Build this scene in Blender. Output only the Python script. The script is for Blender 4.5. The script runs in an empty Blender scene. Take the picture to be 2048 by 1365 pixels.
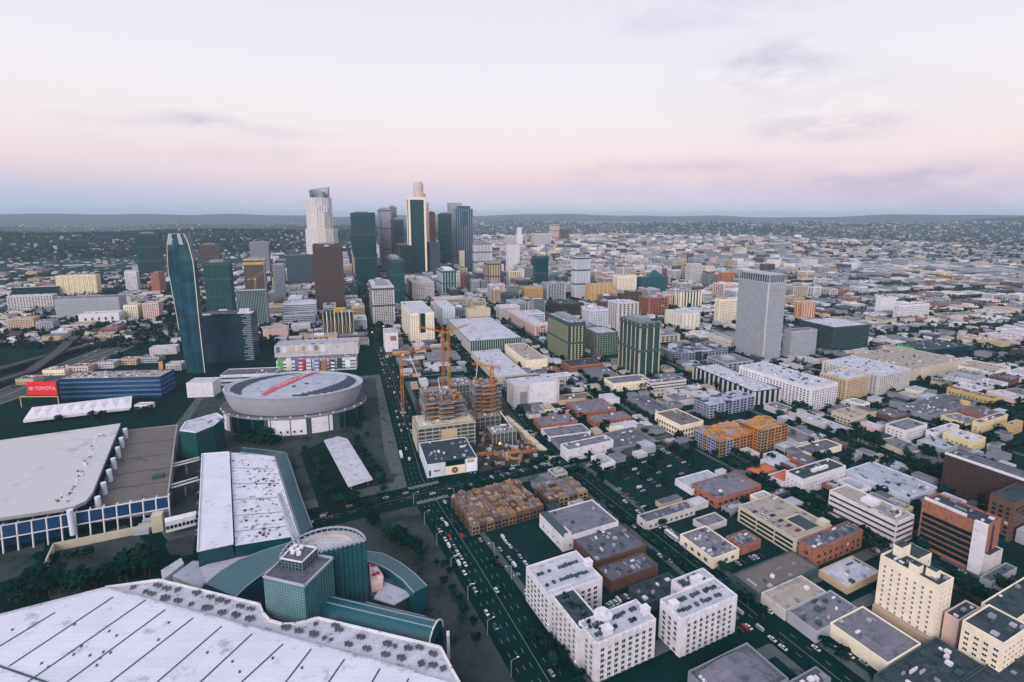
import bpy, math, random
from mathutils import Vector, Matrix
R = random.Random(7)
sc = bpy.context.scene
COL = sc.collection

# ------------------------------------------------------------------ camera (calibrated from the street grid and the tower edges)
H, F, CX, CY, HZ = 230.0, 1064.0, 1024.0, 610.0, 430.0
PITCH = math.atan((CY - HZ) / F); CP, SP = math.cos(PITCH), math.sin(PITCH)
cam = bpy.data.cameras.new('camera'); camo = bpy.data.objects.new('camera', cam); COL.objects.link(camo)
camo.location = (0, 0, H); camo.rotation_euler = (math.pi / 2 - PITCH, 0, 0)
cam.sensor_fit = 'HORIZONTAL'; cam.sensor_width = 36; cam.lens = F / 2048 * 36
cam.shift_y = -(682.5 - CY) / 2048; cam.clip_start = 1; cam.clip_end = 90000
sc.camera = camo

def lin(c):
    return c / 12.92 if c <= .04045 else ((c + .055) / 1.055) ** 2.4
def rgb(r, g, b):
    return (lin(r / 255), lin(g / 255), lin(b / 255), 1)

# ------------------------------------------------------------------ dusk sky: blue earth-shadow band, pink belt above it, pale lilac higher up
world = bpy.data.worlds.new('World'); sc.world = world; world.use_nodes = True
nt = world.node_tree; nt.nodes.clear(); nn = nt.nodes.new; lk = nt.links.new
out = nn('ShaderNodeOutputWorld'); bg = nn('ShaderNodeBackground'); lk(bg.outputs[0], out.inputs[0])
tc = nn('ShaderNodeTexCoord'); sep = nn('ShaderNodeSeparateXYZ'); lk(tc.outputs['Generated'], sep.inputs[0])
ramp = nn('ShaderNodeValToRGB'); lk(sep.outputs['Z'], ramp.inputs[0])
stops = [(0.0, (208, 208, 229)), (.015, (216, 212, 231)), (.040, (226, 214, 229)), (.065, (242, 221, 228)), (.095, (247, 229, 231)), (.15, (247, 238, 240)),
         (.22, (243, 240, 246)), (.30, (236, 235, 246)), (.38, (229, 229, 242)), (.6, (214, 218, 238)), (1.0, (190, 200, 228))]
els = ramp.color_ramp.elements
while len(els) < len(stops): els.new(.5)
for e, (p_, c_) in zip(els, stops): e.position = p_; e.color = rgb(*c_)
# cloud wisps: stretched noise, kept to the low sky
cmap = nn('ShaderNodeMapping'); cmap.inputs['Scale'].default_value = (4.5, 4.5, 12); cmap.inputs['Location'].default_value = (1.3, .4, .2)
lk(tc.outputs['Generated'], cmap.inputs[0])
cn = nn('ShaderNodeTexNoise'); cn.inputs['Scale'].default_value = 2.1; cn.inputs['Detail'].default_value = 7; cn.inputs['Roughness'].default_value = .58
lk(cmap.outputs[0], cn.inputs['Vector'])
def skydir(px, py):
    a = (px - CX) / F; b = -(py - CY) / F
    v = Vector((a, CP + b * SP, -SP + b * CP)); return v.normalized()
def mnode(op, a, b=None, c=None, clamp=False):
    n = nn('ShaderNodeMath'); n.operation = op; n.use_clamp = clamp
    for i, v in enumerate((a, b, c)):
        if v is None: continue
        if isinstance(v, (int, float)): n.inputs[i].default_value = v
        else: lk(v, n.inputs[i])
    return n.outputs[0]
cl = None
for (px, py, sx, sz, st) in [(1535, 125, .075, .030, 1.0), (1670, 256, .085, .015, 1.1), (1600, 195, .14, .03, .45), (395, 240, .05, .010, .8), (200, 238, .04, .008, .6), (1815, 346, .10, .015, .8),
                             (1390, 30, .14, .022, .5), (1420, 335, .12, .014, .5), (1950, 395, .2, .02, .9), (500, 262, .10, .010, .4), (450, 305, .16, .014, .3), (1400, 372, .25, .015, .6), (1190, 340, .08, .012, .4)]:
    v = skydir(px, py)
    az = math.atan2(v.x, v.y)
    AZ = mnode('ARCTAN2', sep.outputs['X'], sep.outputs['Y'])
    dx = mnode('DIVIDE', mnode('SUBTRACT', AZ, az), sx); dz = mnode('DIVIDE', mnode('SUBTRACT', sep.outputs['Z'], v.z), sz)
    g = mnode('MULTIPLY', mnode('EXPONENT', mnode('MULTIPLY', mnode('ADD', mnode('MULTIPLY', dx, dx), mnode('MULTIPLY', dz, dz)), -.8)), st)
    cl = g if cl is None else mnode('ADD', cl, g)
cn2 = mnode('MULTIPLY', mnode('SUBTRACT', cn.outputs[0], .36), 3.6, clamp=True)
cmask = mnode('MULTIPLY', mnode('MULTIPLY', cl, cn2), .8, clamp=True)
mix = nn('ShaderNodeMixRGB'); lk(cmask, mix.inputs[0]); lk(ramp.outputs[0], mix.inputs[1]); mix.inputs[2].default_value = rgb(192, 182, 210)
# the earth shadow is bluer towards the north-west, on the left
AZL = mnode('ARCTAN2', sep.outputs['X'], sep.outputs['Y'])
lf = mnode('MULTIPLY', mnode('MULTIPLY', mnode('ADD', AZL, .05), -1.5, clamp=True), mnode('EXPONENT', mnode('MULTIPLY', sep.outputs['Z'], -26.0)), clamp=True)
mixl = nn('ShaderNodeMixRGB'); lk(lf, mixl.inputs[0]); lk(mix.outputs[0], mixl.inputs[1]); mixl.inputs[2].default_value = rgb(166, 190, 214); mix = mixl
# physical dusk sky added faintly for its bluish shade
sky = nn('ShaderNodeTexSky'); sky.sky_type = 'NISHITA'; sky.sun_disc = False
SUN_EL, SUN_AZ = math.radians(32), math.radians(201)
sky.sun_elevation = math.radians(4); sky.sun_rotation = SUN_AZ
addc = nn('ShaderNodeMixRGB'); addc.blend_type = 'ADD'; addc.inputs[0].default_value = .004
lk(mix.outputs[0], addc.inputs[1]); lk(sky.outputs[0], addc.inputs[2])
lk(addc.outputs[0], bg.inputs[0]); bg.inputs[1].default_value = 1.0

# afterglow of the sun that has just set behind the camera
sl = bpy.data.lights.new('sun', 'SUN'); sl.energy = 2.7; sl.angle = math.radians(45); sl.color = (1.0, .93, .90)
so = bpy.data.objects.new('sun', sl); COL.objects.link(so)
sd = Vector((math.sin(SUN_AZ) * math.cos(SUN_EL), math.cos(SUN_AZ) * math.cos(SUN_EL), math.sin(SUN_EL)))
so.rotation_euler = (-sd).to_track_quat('-Z', 'Y').to_euler()
so.location = (0, -500, 600)
vs = sc.view_settings; vs.view_transform = 'Standard'; vs.look = 'None'; vs.exposure = 0; vs.gamma = 1; vs.use_curve_mapping = False
cy_ = sc.cycles; cy_.use_denoising = True; cy_.max_bounces = 5; cy_.diffuse_bounces = 1; cy_.adaptive_threshold = .025; cy_.glossy_bounces = 2; cy_.transmission_bounces = 2; cy_.volume_bounces = 0; cy_.use_adaptive_sampling = True
cy_.sample_clamp_indirect = 4; cy_.caustics_reflective = False; cy_.caustics_refractive = False

# ------------------------------------------------------------------ where a point seen in the photograph stands in the world
def ray(x, y):
    a = (x - CX) / F; b = -(y - CY) / F
    return a, CP + b * SP, -SP + b * CP
def P(x, y, z=0.0):
    d = ray(x, y); t = (z - H) / d[2]; return Vector((d[0] * t, d[1] * t, z))
def proj(v):
    dep = v[1] * CP + (H - v[2]) * SP; up = v[1] * SP - (H - v[2]) * CP
    return CX + F * v[0] / dep, CY - F * up / dep
YV = CY + F * CP / SP
def hgt(x, y, yb):
    xb = x + (yb - y) * (CX - x) / (YV - y)
    g = P(xb, yb); d = ray(x, y)
    return H + d[2] / math.hypot(d[0], d[1]) * math.hypot(g.x, g.y)
def axes(deg):
    a = math.radians(deg); e1 = Vector((math.sin(a), math.cos(a), 0)); return e1, Vector((e1.y, -e1.x, 0))
A1, A2 = -25.9, -18.0
E1, E2 = axes(A1)
O2 = E2 * 118 + E1 * 430; N1, N2 = axes(A2)
def uv(u, v, z=0.0): return E2 * u + E1 * v + Vector((0, 0, z))
def uv2(u, v, z=0.0): return O2 + N2 * u + N1 * v + Vector((0, 0, z))
def slide(pt, e, px):
    k = (px - CX) / F; dN = pt.y * CP + (H - pt.z) * SP
    return (k * dN - pt.x) / (e.x - k * e.y * CP)

# ------------------------------------------------------------------ materials
MATS = {}
def M(name, col, rough=.85, var=.18, scale=.12, spec=.25, metal=0.0, fine=1.2, stain=None, wave=None, island=0.0, lit=0.0, panel=None):
    m = bpy.data.materials.new(name); m.use_nodes = True; t = m.node_tree; b = t.nodes['Principled BSDF']; n = t.nodes.new; l = t.links.new
    b.inputs['Roughness'].default_value = rough; b.inputs['Specular IOR Level'].default_value = spec; b.inputs['Metallic'].default_value = metal
    geo = n('ShaderNodeNewGeometry'); no = n('ShaderNodeTexNoise'); no.inputs['Scale'].default_value = scale; no.inputs['Detail'].default_value = 5
    l(geo.outputs['Position'], no.inputs['Vector'])
    nf = n('ShaderNodeTexNoise'); nf.inputs['Scale'].default_value = fine; nf.inputs['Detail'].default_value = 3; l(geo.outputs['Position'], nf.inputs['Vector'])
    def mt(op, a, c):
        q = n('ShaderNodeMath'); q.operation = op
        for i, v in enumerate((a, c)):
            if isinstance(v, (int, float)): q.inputs[i].default_value = v
            else: l(v, q.inputs[i])
        return q.outputs[0]
    s = mt('ADD', mt('MULTIPLY', mt('SUBTRACT', no.outputs[0], .5), 2.4 * var), mt('MULTIPLY', mt('SUBTRACT', nf.outputs[0], .5), 1.4 * var))
    oi = n('ShaderNodeObjectInfo'); rnd_ = mt('FRACT', mt('ADD', geo.outputs['Random Per Island'], mt('MULTIPLY', oi.outputs['Random'], 7.31)), 0)
    if island: s = mt('ADD', s, mt('MULTIPLY', mt('SUBTRACT', rnd_, .5), island))
    if wave:
        oc = n('ShaderNodeTexCoord'); w = n('ShaderNodeTexWave'); w.bands_direction = wave[0]; w.inputs['Scale'].default_value = wave[1]; w.inputs['Distortion'].default_value = .6; w.inputs['Detail'].default_value = 2
        l(oc.outputs['Object'], w.inputs['Vector']); s = mt('ADD', s, mt('MULTIPLY', mt('SUBTRACT', w.outputs['Fac'], .5), wave[2]))
    if panel:
        oc = n('ShaderNodeTexCoord'); bk = n('ShaderNodeTexBrick'); bk.inputs['Scale'].default_value = 1.0; bk.inputs['Brick Width'].default_value = panel[0]; bk.inputs['Row Height'].default_value = panel[1]; bk.inputs['Mortar Size'].default_value = panel[2]
        bk.inputs['Color1'].default_value = (1 + panel[3], 1 + panel[3], 1 + panel[3], 1); bk.inputs['Color2'].default_value = (1 - panel[3], 1 - panel[3], 1 - panel[3], 1); bk.inputs['Mortar'].default_value = (panel[4], panel[4], panel[4], 1); bk.inputs['Bias'].default_value = -.2
        l(oc.outputs['Object'], bk.inputs['Vector']); s = mt('ADD', s, mt('SUBTRACT', bk.outputs['Color'], 1.0))
    k = mt('ADD', s, 1.0)
    mx = n('ShaderNodeMixRGB'); mx.blend_type = 'MULTIPLY'; mx.inputs[0].default_value = 1; mx.inputs[1].default_value = (*col[:3], 1)
    cb = n('ShaderNodeCombineXYZ')
    for i in range(3): l(k, cb.inputs[i])
    l(cb.outputs[0], mx.inputs[2]); last = mx.outputs[0]
    if stain:
        vn = n('ShaderNodeTexNoise'); vn.inputs['Scale'].default_value = stain[1]; vn.inputs['Detail'].default_value = 6; vn.inputs['Roughness'].default_value = .65; l(geo.outputs['Position'], vn.inputs['Vector'])
        r = n('ShaderNodeValToRGB'); r.color_ramp.elements[0].position = stain[2]; r.color_ramp.elements[1].position = min(1, stain[2] + .12); l(vn.outputs[0], r.inputs[0])
        m2 = n('ShaderNodeMixRGB'); l(r.outputs[0], m2.inputs[0]); l(last, m2.inputs[1]); m2.inputs[2].default_value = (*stain[0][:3], 1); last = m2.outputs[0]
    l(last, b.inputs['Base Color'])
    if lit:
        g = mt('GREATER_THAN', rnd_, 1 - lit)
        b.inputs['Emission Color'].default_value = (1, .72, .42, 1); l(mt('MULTIPLY', g, .45), b.inputs['Emission Strength'])
    MATS[name] = m; return m
_M = M
def M(name, col, **kw):
    if name in ('asphalt', 'road', 'lot', 'plaza', 'far_ground', 'lawn', 'earth', 'freeway', 'leaf', 'leaf_b', 'paint'): kw['spec'] = .03; kw['rough'] = 1.0
    return _M(name, col, **kw)
def c(r, g, b): return rgb(r, g, b)
# walls
M('white', c(216, 212, 218), stain=(c(186, 182, 188), .18, .56)); M('offwhite', c(198, 192, 192), stain=(c(168, 164, 164), .15, .55)); M('cream', c(236, 223, 202)); M('pale_yellow', c(216, 200, 156)); M('tan', c(190, 168, 142)); M('pink', c(214, 184, 176))
M('beige', c(190, 180, 162)); M('lgrey', c(160, 163, 172)); M('grey', c(132, 136, 144)); M('dgrey', c(62, 80, 84)); M('slate', c(60, 72, 84)); M('brown', c(96, 74, 66)); M('dbrown', c(62, 50, 48))
M('brick', c(158, 104, 88), stain=(c(118, 78, 70), .5, .5)); M('orange', c(172, 114, 74)); M('ochre', c(182, 150, 92)); M('yellow', c(190, 164, 110)); M('lilac', c(144, 146, 170)); M('red', c(170, 60, 64), var=.15); M('green', c(70, 180, 90))
M('concrete', c(150, 150, 150)); M('dconcrete', c(92, 98, 100)); M('cool_white', c(206, 212, 224)); M('bronze', c(70, 58, 54), rough=.4, spec=.5); M('steel', c(150, 156, 164), rough=.4, metal=.6)
M('lavender_grey', c(164, 164, 174))
# roofs
M('roof_white', c(180, 179, 190), var=.22, stain=(c(128, 128, 136), .22, .56), panel=(7, 3.2, .09, .06, .72)); M('roof_grey', c(110, 109, 120), var=.24, stain=(c(80, 85, 93), .16, .52), panel=(9, 4.1, .12, .10, .68)); M('roof_mid', c(92, 93, 104), var=.24, stain=(c(62, 70, 77), .2, .52), panel=(12, 2.3, .14, .08, .66)); M('roof_dark', c(52, 64, 72), var=.24, stain=(c(26, 44, 50), .2, .5), panel=(6, 3, .1, .12, .7))
M('roof_tan', c(156, 146, 138), var=.22, stain=(c(108, 102, 99), .18, .54), panel=(8, 3.6, .1, .08, .74)); M('roof_pale', c(160, 164, 176), var=.2, stain=(c(122, 125, 136), .15, .56), panel=(10, 2.8, .1, .06, .74)); M('roof_brown', c(104, 98, 96), stain=(c(76, 76, 78), .1, .55)); M('roof_red', c(190, 104, 70))
M('hall_roof', c(204, 204, 216), var=.12, scale=.05, wave=('DIAGONAL', .55, .08), stain=(c(146, 148, 158), .09, .58), panel=(24, 5, .12, .03, .86)); M('hall_roof_b', c(200, 199, 210), var=.16, stain=(c(70, 72, 80), .22, .55), panel=(14, 9, .12, .05, .8)); M('west_roof', c(186, 184, 186), var=.08, scale=.03, stain=(c(160, 158, 160), .03, .55))
# glass
M('glass', c(6, 46, 50), rough=.2, spec=.55, var=.3, island=1.3, lit=.02); M('glass_dark', c(0, 42, 46), rough=.25, spec=.35, var=.25, island=.5); M('glass_teal', c(16, 74, 80), rough=.25, spec=.5, var=.25, island=.4)
M('glass_blue', c(28, 72, 86), rough=.14, spec=.7, var=.55, scale=.05, island=.5, panel=(5, 3.4, .3, .18, .75)); M('glass_green', c(26, 74, 68), rough=.25, spec=.5, var=.35, island=.6, lit=.03); M('teal_metal', c(12, 84, 92), rough=.35, spec=.5, var=.1); M('black_glass', c(0, 60, 64), rough=.12, spec=.6, var=.25, scale=.03, panel=(4, 3.6, .2, .12, .8))
M('glass_mint', c(62, 108, 108), rough=.3, spec=.5, var=.25, island=.3); M('glass_sail', c(150, 168, 180), rough=.2, spec=.5, var=.2); M('glass_pale', c(78, 112, 142), rough=.2, spec=.6, var=.3); M('blue_panel', c(16, 56, 92), rough=.3, spec=.5)
# ground
M('asphalt', (.0006, .0195, .0190), var=.35, scale=.02, fine=.4, stain=((.004, .022, .0225), .05, .56)); M('lot', (.004, .026, .026), var=.35, scale=.06, stain=((.018, .033, .035), .08, .56)); M('paving', (.088, .105, .107), var=.35, spec=.05, stain=((.016, .03, .03), .12, .52)); M('plaza', (.045, .058, .06), var=.35, stain=((.014, .03, .03), .06, .5))
M('road', (.0012, .021, .0205), var=.4, scale=.08, stain=((.005, .030, .030), .06, .56)); M('paint', (.26, .30, .30), var=.3); M('far_ground', (.010, .040, .043), var=.5, scale=.004, fine=.02); M('lawn', (.004, .024, .020), var=.4); M('earth', (.05, .052, .045), var=.4, stain=((.02, .035, .033), .1, .5)); M('freeway', (.07, .074, .078), var=.2)
M('leaf', (.0008, .025, .021), rough=.7, var=.5, scale=.5, island=.9); M('leaf_b', (.003, .034, .025), rough=.7, var=.5, scale=.5, island=.9); M('leaf_c', (.008, .048, .032), rough=.8, spec=.05, var=.5, scale=.5, island=.9); M('bark', (.05, .045, .04))
M('car_white', c(198, 202, 208), rough=.3, spec=.5, var=.03); M('car_silver', c(150, 156, 162), rough=.3, spec=.5, var=.03); M('car_dark', c(24, 34, 40), rough=.25, spec=.5, var=.03); M('car_red', c(120, 26, 28), rough=.3, spec=.5, var=.03); M('car_blue', c(40, 62, 100), rough=.3, spec=.5, var=.03); M('rubber', (.01, .012, .013))
M('crane_orange', c(178, 110, 44), var=.08); M('crane_yellow', c(184, 138, 66), var=.08); M('ply', c(150, 122, 98), island=.5); M('tarp_orange', c(190, 130, 64), var=.35, scale=.3, island=.3); M('wrap_lilac', c(156, 160, 184), var=.2, island=.25); M('timber', c(116, 88, 72), island=.5); M('deck_grey', c(120, 112, 112), island=.4)
def emis(name, col, st, base=None):
    m = M(name, base or col); b = m.node_tree.nodes['Principled BSDF']; b.inputs['Emission Color'].default_value = (*col[:3], 1); b.inputs['Emission Strength'].default_value = st; return m
emis('headlight', c(255, 240, 215), 1.6); emis('taillight', c(255, 40, 30), 1.2); emis('screen_green', c(96, 160, 80), .12); emis('screen_blue', c(84, 112, 150), .12); emis('screen_white', c(215, 220, 230), .2); emis('sign_red', c(206, 40, 50), .15); emis('site_lamp', c(255, 190, 90), 1.5)

# ------------------------------------------------------------------ mesh building
class MB:
    def __init__(s): s.v = []; s.f = []; s.m = []
    def box(s, x0, y0, z0, x1, y1, z1, m=0):
        b = len(s.v); s.v += [(x0, y0, z0), (x1, y0, z0), (x1, y1, z0), (x0, y1, z0), (x0, y0, z1), (x1, y0, z1), (x1, y1, z1), (x0, y1, z1)]
        s.f += [(b, b + 3, b + 2, b + 1), (b + 4, b + 5, b + 6, b + 7), (b, b + 1, b + 5, b + 4), (b + 1, b + 2, b + 6, b + 5), (b + 2, b + 3, b + 7, b + 6), (b + 3, b, b + 4, b + 7)]; s.m += [m] * 6
    def quad(s, *p, m=0):
        b = len(s.v); s.v += [tuple(q) for q in p]; s.f.append(tuple(range(b, b + len(p)))); s.m.append(m)
    def prism(s, poly, z0, z1, m=0, mt=None, bottom=False):
        b = len(s.v); n = len(poly); s.v += [(p[0], p[1], z0) for p in poly] + [(p[0], p[1], z1) for p in poly]
        ar = sum(poly[i][0] * poly[(i + 1) % n][1] - poly[(i + 1) % n][0] * poly[i][1] for i in range(n))
        top = [b + n + i for i in range(n)]; 
        if ar < 0: top.reverse()
        s.f.append(tuple(top)); s.m.append(m if mt is None else mt)
        for i in range(n):
            j = (i + 1) % n; q = (b + i, b + j, b + n + j, b + n + i); s.f.append(q if ar > 0 else q[::-1]); s.m.append(m)
    def bar(s, a, b_, r, m=0, n=4):
        a = Vector(a); b_ = Vector(b_); d = (b_ - a)
        if d.length < 1e-6: return
        d.normalize(); u = d.cross(Vector((0, 0, 1)) if abs(d.z) < .95 else Vector((1, 0, 0))).normalized(); w = d.cross(u); k = len(s.v)
        for c0 in (a, b_):
            for i in range(n):
                t = 2 * math.pi * (i + .5) / n; s.v.append(tuple(c0 + u * math.cos(t) * r + w * math.sin(t) * r))
        for i in range(n): j = (i + 1) % n; s.f.append((k + i, k + j, k + n + j, k + n + i)); s.m.append(m)
        s.f.append(tuple(k + n + i for i in range(n))); s.m.append(m); s.f.append(tuple(k + n - 1 - i for i in range(n))); s.m.append(m)
    def mesh(s, name, mats):
        me = bpy.data.meshes.new(name); me.from_pydata(s.v, [], s.f)
        for m in mats: me.materials.append(MATS[m] if isinstance(m, str) else m)
        if len(mats) > 1: me.polygons.foreach_set('material_index', s.m)
        me.update(); return me
    def build(s, name, mats, parent=None, loc=(0, 0, 0), rz=0.0):
        return link(name, s.mesh(name, mats if isinstance(mats, (list, tuple)) else [mats]), parent, loc, rz)
def link(name, me, parent=None, loc=(0, 0, 0), rz=0.0):
    o = bpy.data.objects.new(name, me); COL.objects.link(o); o.parent = parent; o.location = loc; o.rotation_euler = (0, 0, rz); return o
LABELS = {}
def tag(o, label, cat, group=None):
    o['label'] = label; o['category'] = cat
    if group: o['group'] = group
    return o
def struct(o, kind='structure'):
    o['kind'] = kind; return o
def stuffpart(o): o['kind'] = 'stuff'; return o

# occupancy of the ground, so that nothing is set down inside anything else
OCC = set(); BOCC = set(); OC = 6.0
def occ_poly(pts, grow=0.0, mark=True, road=False):
    xs = [p[0] for p in pts]; ys = [p[1] for p in pts]; n = len(pts); cx = sum(xs) / n; cy = sum(ys) / n; hit = []
    if grow: pts = [(p[0] + (p[0] - cx) / max(1, math.hypot(p[0] - cx, p[1] - cy)) * grow, p[1] + (p[1] - cy) / max(1, math.hypot(p[0] - cx, p[1] - cy)) * grow) for p in pts]; xs = [p[0] for p in pts]; ys = [p[1] for p in pts]
    for i in range(int(min(xs) // OC), int(max(xs) // OC) + 1):
        for j in range(int(min(ys) // OC), int(max(ys) // OC) + 1):
            x = (i + .5) * OC; y = (j + .5) * OC; ins = False
            for a in range(n):
                x0, y0 = pts[a][0], pts[a][1]; x1, y1 = pts[a - 1][0], pts[a - 1][1]
                if (y0 > y) != (y1 > y) and x < (x1 - x0) * (y - y0) / (y1 - y0) + x0: ins = not ins
            if ins: hit.append((i, j))
    if mark:
        OCC.update(hit)
        if not road: BOCC.update(hit)
    return hit
def free(pts, grow=0.0): return not any(h in OCC for h in occ_poly(pts, grow, False))
VIEW = []      # picture boxes of what stands there, so that the filling city does not hide it
def note(px0, py0, px1, py1, dist): VIEW.append((px0, py0, px1, py1, dist))

# ------------------------------------------------------------------ a rectangular building from its near roof corner
def sbox(mb, side, a0, a1, z0, z1, w, d, pr=.08, ins=.1, m=0):
    if side == 'f': mb.box(a0, -pr, z0, a1, ins, z1, m)
    elif side == 'b': mb.box(a0, d - ins, z0, a1, d + pr, z1, m)
    elif side == 'l': mb.box(-pr, a0, z0, ins, a1, z1, m)
    else: mb.box(w - ins, a0, z0, w + pr, a1, z1, m)
WINMESH = {}
def window_mesh(ww, wh, fm, pm):
    k = (round(ww, 2), round(wh, 2), fm, pm)
    if k not in WINMESH:
        mb = MB(); f = .16
        mb.box(-ww / 2, -.14, 0, -ww / 2 + f, .05, wh, 0); mb.box(ww / 2 - f, -.14, 0, ww / 2, .05, wh, 0); mb.box(-ww / 2 + f, -.14, wh - f, ww / 2 - f, .05, wh, 0); mb.box(-ww / 2 - .1, -.2, -.15, ww / 2 + .1, .05, f - .15, 0)
        mb.box(-ww / 2 + f, -.05, f - .15, ww / 2 - f, .05, wh - f, 1); mb.box(-.05, -.1, f - .15, .05, -.05, wh - f, 0)
        WINMESH[k] = mb.mesh('window', [fm, pm])
    return WINMESH[k]
def facade(root, w, d, h, spec, wallm, sides='flbr', z0=0.0):
    """spec: ('grid',cw,ww,fh,wh,pane) ('each',..same) ('band',fh,wh,pane) ('fin',cw,fw,finmat) ('curtain',cw,fh,mullion)"""
    kind = spec[0]; mb = MB()
    for sd in sides:
        ln = w if sd in 'fb' else d
        if kind in ('grid', 'each'):
            cw, ww, fh, wh = spec[1:5]; n = max(1, int((ln - 1.0) / cw)); m0 = (ln - n * cw) / 2; nf = max(1, int((h - z0 - .6) / fh))
            for i in range(n):
                for k in range(nf):
                    a = m0 + (i + .5) * cw; z = z0 + k * fh + (fh - wh) * .55
                    if kind == 'each' and sd in 'fl':
                        o = link('window', window_mesh(ww, wh, wallm, spec[5]), root, (a, 0, z) if sd == 'f' else (0, a, z), 0 if sd == 'f' else -math.pi / 2)
                    else: sbox(mb, sd, a - ww / 2, a + ww / 2, z, z + wh, w, d)
            pm = spec[5]
        elif kind == 'band':
            fh, wh = spec[1:3]; nf = max(1, int((h - z0 - .5) / fh)); pm = spec[3]
            for k in range(nf): z = z0 + k * fh + (fh - wh) * .6; sbox(mb, sd, .7, ln - .7, z, z + wh, w, d)
        elif kind == 'fin':
            cw, fw = spec[1:3]; n = max(2, int(round(ln / cw))); pm = spec[3]
            for i in range(n + 1): a = min(max(i * ln / n, fw / 2 + .01), ln - fw / 2 - .01); sbox(mb, sd, a - fw / 2, a + fw / 2, z0, h - .05, w, d, .5)
        elif kind == 'curtain':
            cw, fh = spec[1:3]; pm = spec[3]; n = max(2, int(round(ln / cw)))
            for i in range(n + 1): a = min(max(i * ln / n, .16), ln - .16); sbox(mb, sd, a - .15, a + .15, z0, h - .05, w, d, .18)
            for k in range(1, int((h - z0) / fh) + 1): z = z0 + k * fh - .2; sbox(mb, sd, .02, ln - .02, z, min(z + .35, h - .06), w, d, .12)
    if mb.f:
        nm = {'grid': 'windows', 'each': 'windows', 'band': 'window_bands', 'fin': 'fins', 'curtain': 'mullions'}[kind]
        stuffpart(mb.build(nm, pm, root))
UNIT = None
def roof_units(root, w, d, h, n, rnd, mats=('lgrey', 'grey', 'dgrey', 'white'), lo=.9, hi=3.2, box=None):
    n = int(n * 1.6)
    global UNIT
    if UNIT is None:
        UNIT = {}
        for m in ('lgrey', 'grey', 'dgrey', 'white', 'roof_dark', 'cream'):
            mb = MB(); mb.box(-.5, -.5, 0, .5, .5, .86); mb.box(-.38, -.38, .86, .02, .38, 1.0); mb.box(.1, -.3, .86, .42, .3, .94); UNIT[m] = mb.mesh('roof_unit', [m])
    x0, y0, x1, y1 = box or (1.5, 1.5, w - 1.5, d - 1.5); put = []
    for _ in range(n * 4):
        if len(put) >= n or x1 <= x0 or y1 <= y0: break
        a = rnd.uniform(lo, hi); b = rnd.uniform(lo, hi); q_ = rnd.random(); a, b = (a * 2.2, .7) if q_ < .14 else (.7, b * 2.2) if q_ < .28 else (a, b); x = rnd.uniform(x0, x1); y = rnd.uniform(y0, y1)
        if x - a / 2 < .8 or x + a / 2 > w - .8 or y - b / 2 < .8 or y + b / 2 > d - .8: continue
        if any(abs(x - q[0]) < (a + q[2]) / 2 + .2 and abs(y - q[1]) < (b + q[3]) / 2 + .2 for q in put): continue
        o = link('roof_unit', UNIT[rnd.choice(mats)], root, (x, y, h)); o.scale = (a, b, rnd.uniform(.8, 2.0)); put.append((x, y, a, b))
ALLB = []
def bld(name, label, cat, xN, yN, yb, xL, xR, wall='white', roof='roof_grey', win=None, h=None, w=None, d=None, ang=None, par=.9, units=3, side='l', group=None, sides='flbr', occ=True, wz0=0.6, pent=None, top=None):
    if h is None: h = hgt(xN, yN, yb)
    h = max(h, 4.0); n = P(xN, yN, h)
    if ang is None: ang = A1 if (n.x * E1.x + n.y * E1.y) < 425 else A2
    e1, e2 = axes(ang)
    if side == 'l':
        if w is None: w = slide(n, e2, xR)
        if d is None: d = slide(n, e1, xL)
        org = Vector((n.x, n.y, 0))
    else:
        if w is None: w = -slide(n, e2, xL)
        if d is None: d = slide(n, e1, xR)
        org = Vector((n.x, n.y, 0)) - e2 * w
    w = min(max(w, 5), 420); d = min(max(d, 6), 420)
    rnd = random.Random(int(xN * 13 + yN * 7)); mb = MB()
    mb.box(0, 0, -.5, w, d, h)
    if par:
        t = .45; mb.box(0, 0, h, w, t, h + par); mb.box(0, d - t, h, w, d, h + par); mb.box(0, t, h, t, d - t, h + par); mb.box(w - t, t, h, w, d - t, h + par)
    root = mb.build(name, wall, None, org, -math.radians(ang))
    tag(root, label, cat, group)
    t = .45 if par else .02
    mb = MB(); mb.box(t, t, h - .3, w - t, d - t, h + .06); mb.build('roof', roof, root)
    if win:
        for s in (win if isinstance(win, list) else [win]): facade(root, w, d, h, s, wall if wall not in ('glass', 'glass_dark', 'glass_teal', 'glass_blue', 'glass_green', 'black_glass') else 'grey', sides, wz0)
    if pent:
        fx, fy, fw, fd, ph = pent[:5]; mb = MB(); mb.box(w * fx, d * fy, h + .06, w * (fx + fw), d * (fy + fd), h + ph); mb.box(w * fx + .4, d * fy + .4, h + ph, w * (fx + fw) - .4, d * (fy + fd) - .4, h + ph + .3)
        mb.build('penthouse', pent[5] if len(pent) > 5 else wall, root)
    if units:
        if pent: roof_units(root, w, d, h + .06, units, rnd, box=(1.5, 1.5, w - 1.5, max(2, d * pent[1] - 1)) if pent[1] > .3 else (1.5, d * (pent[1] + pent[3]) + 1, w - 1.5, d - 1.5))
        else: roof_units(root, w, d, h + .06, units, rnd)
    pts = [org, org + e2 * w, org + e2 * w + e1 * d, org + e1 * d]
    if occ: occ_poly(pts, 3)
    pj = [proj(q + Vector((0, 0, z))) for q in pts for z in (0, h)]
    note(min(q[0] for q in pj), min(q[1] for q in pj), max(q[0] for q in pj), max(q[1] for q in pj), math.hypot(org.x, org.y))
    ALLB.append((label, org, w, d, h)); root['wdh'] = (w, d, h)
    return root
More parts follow.
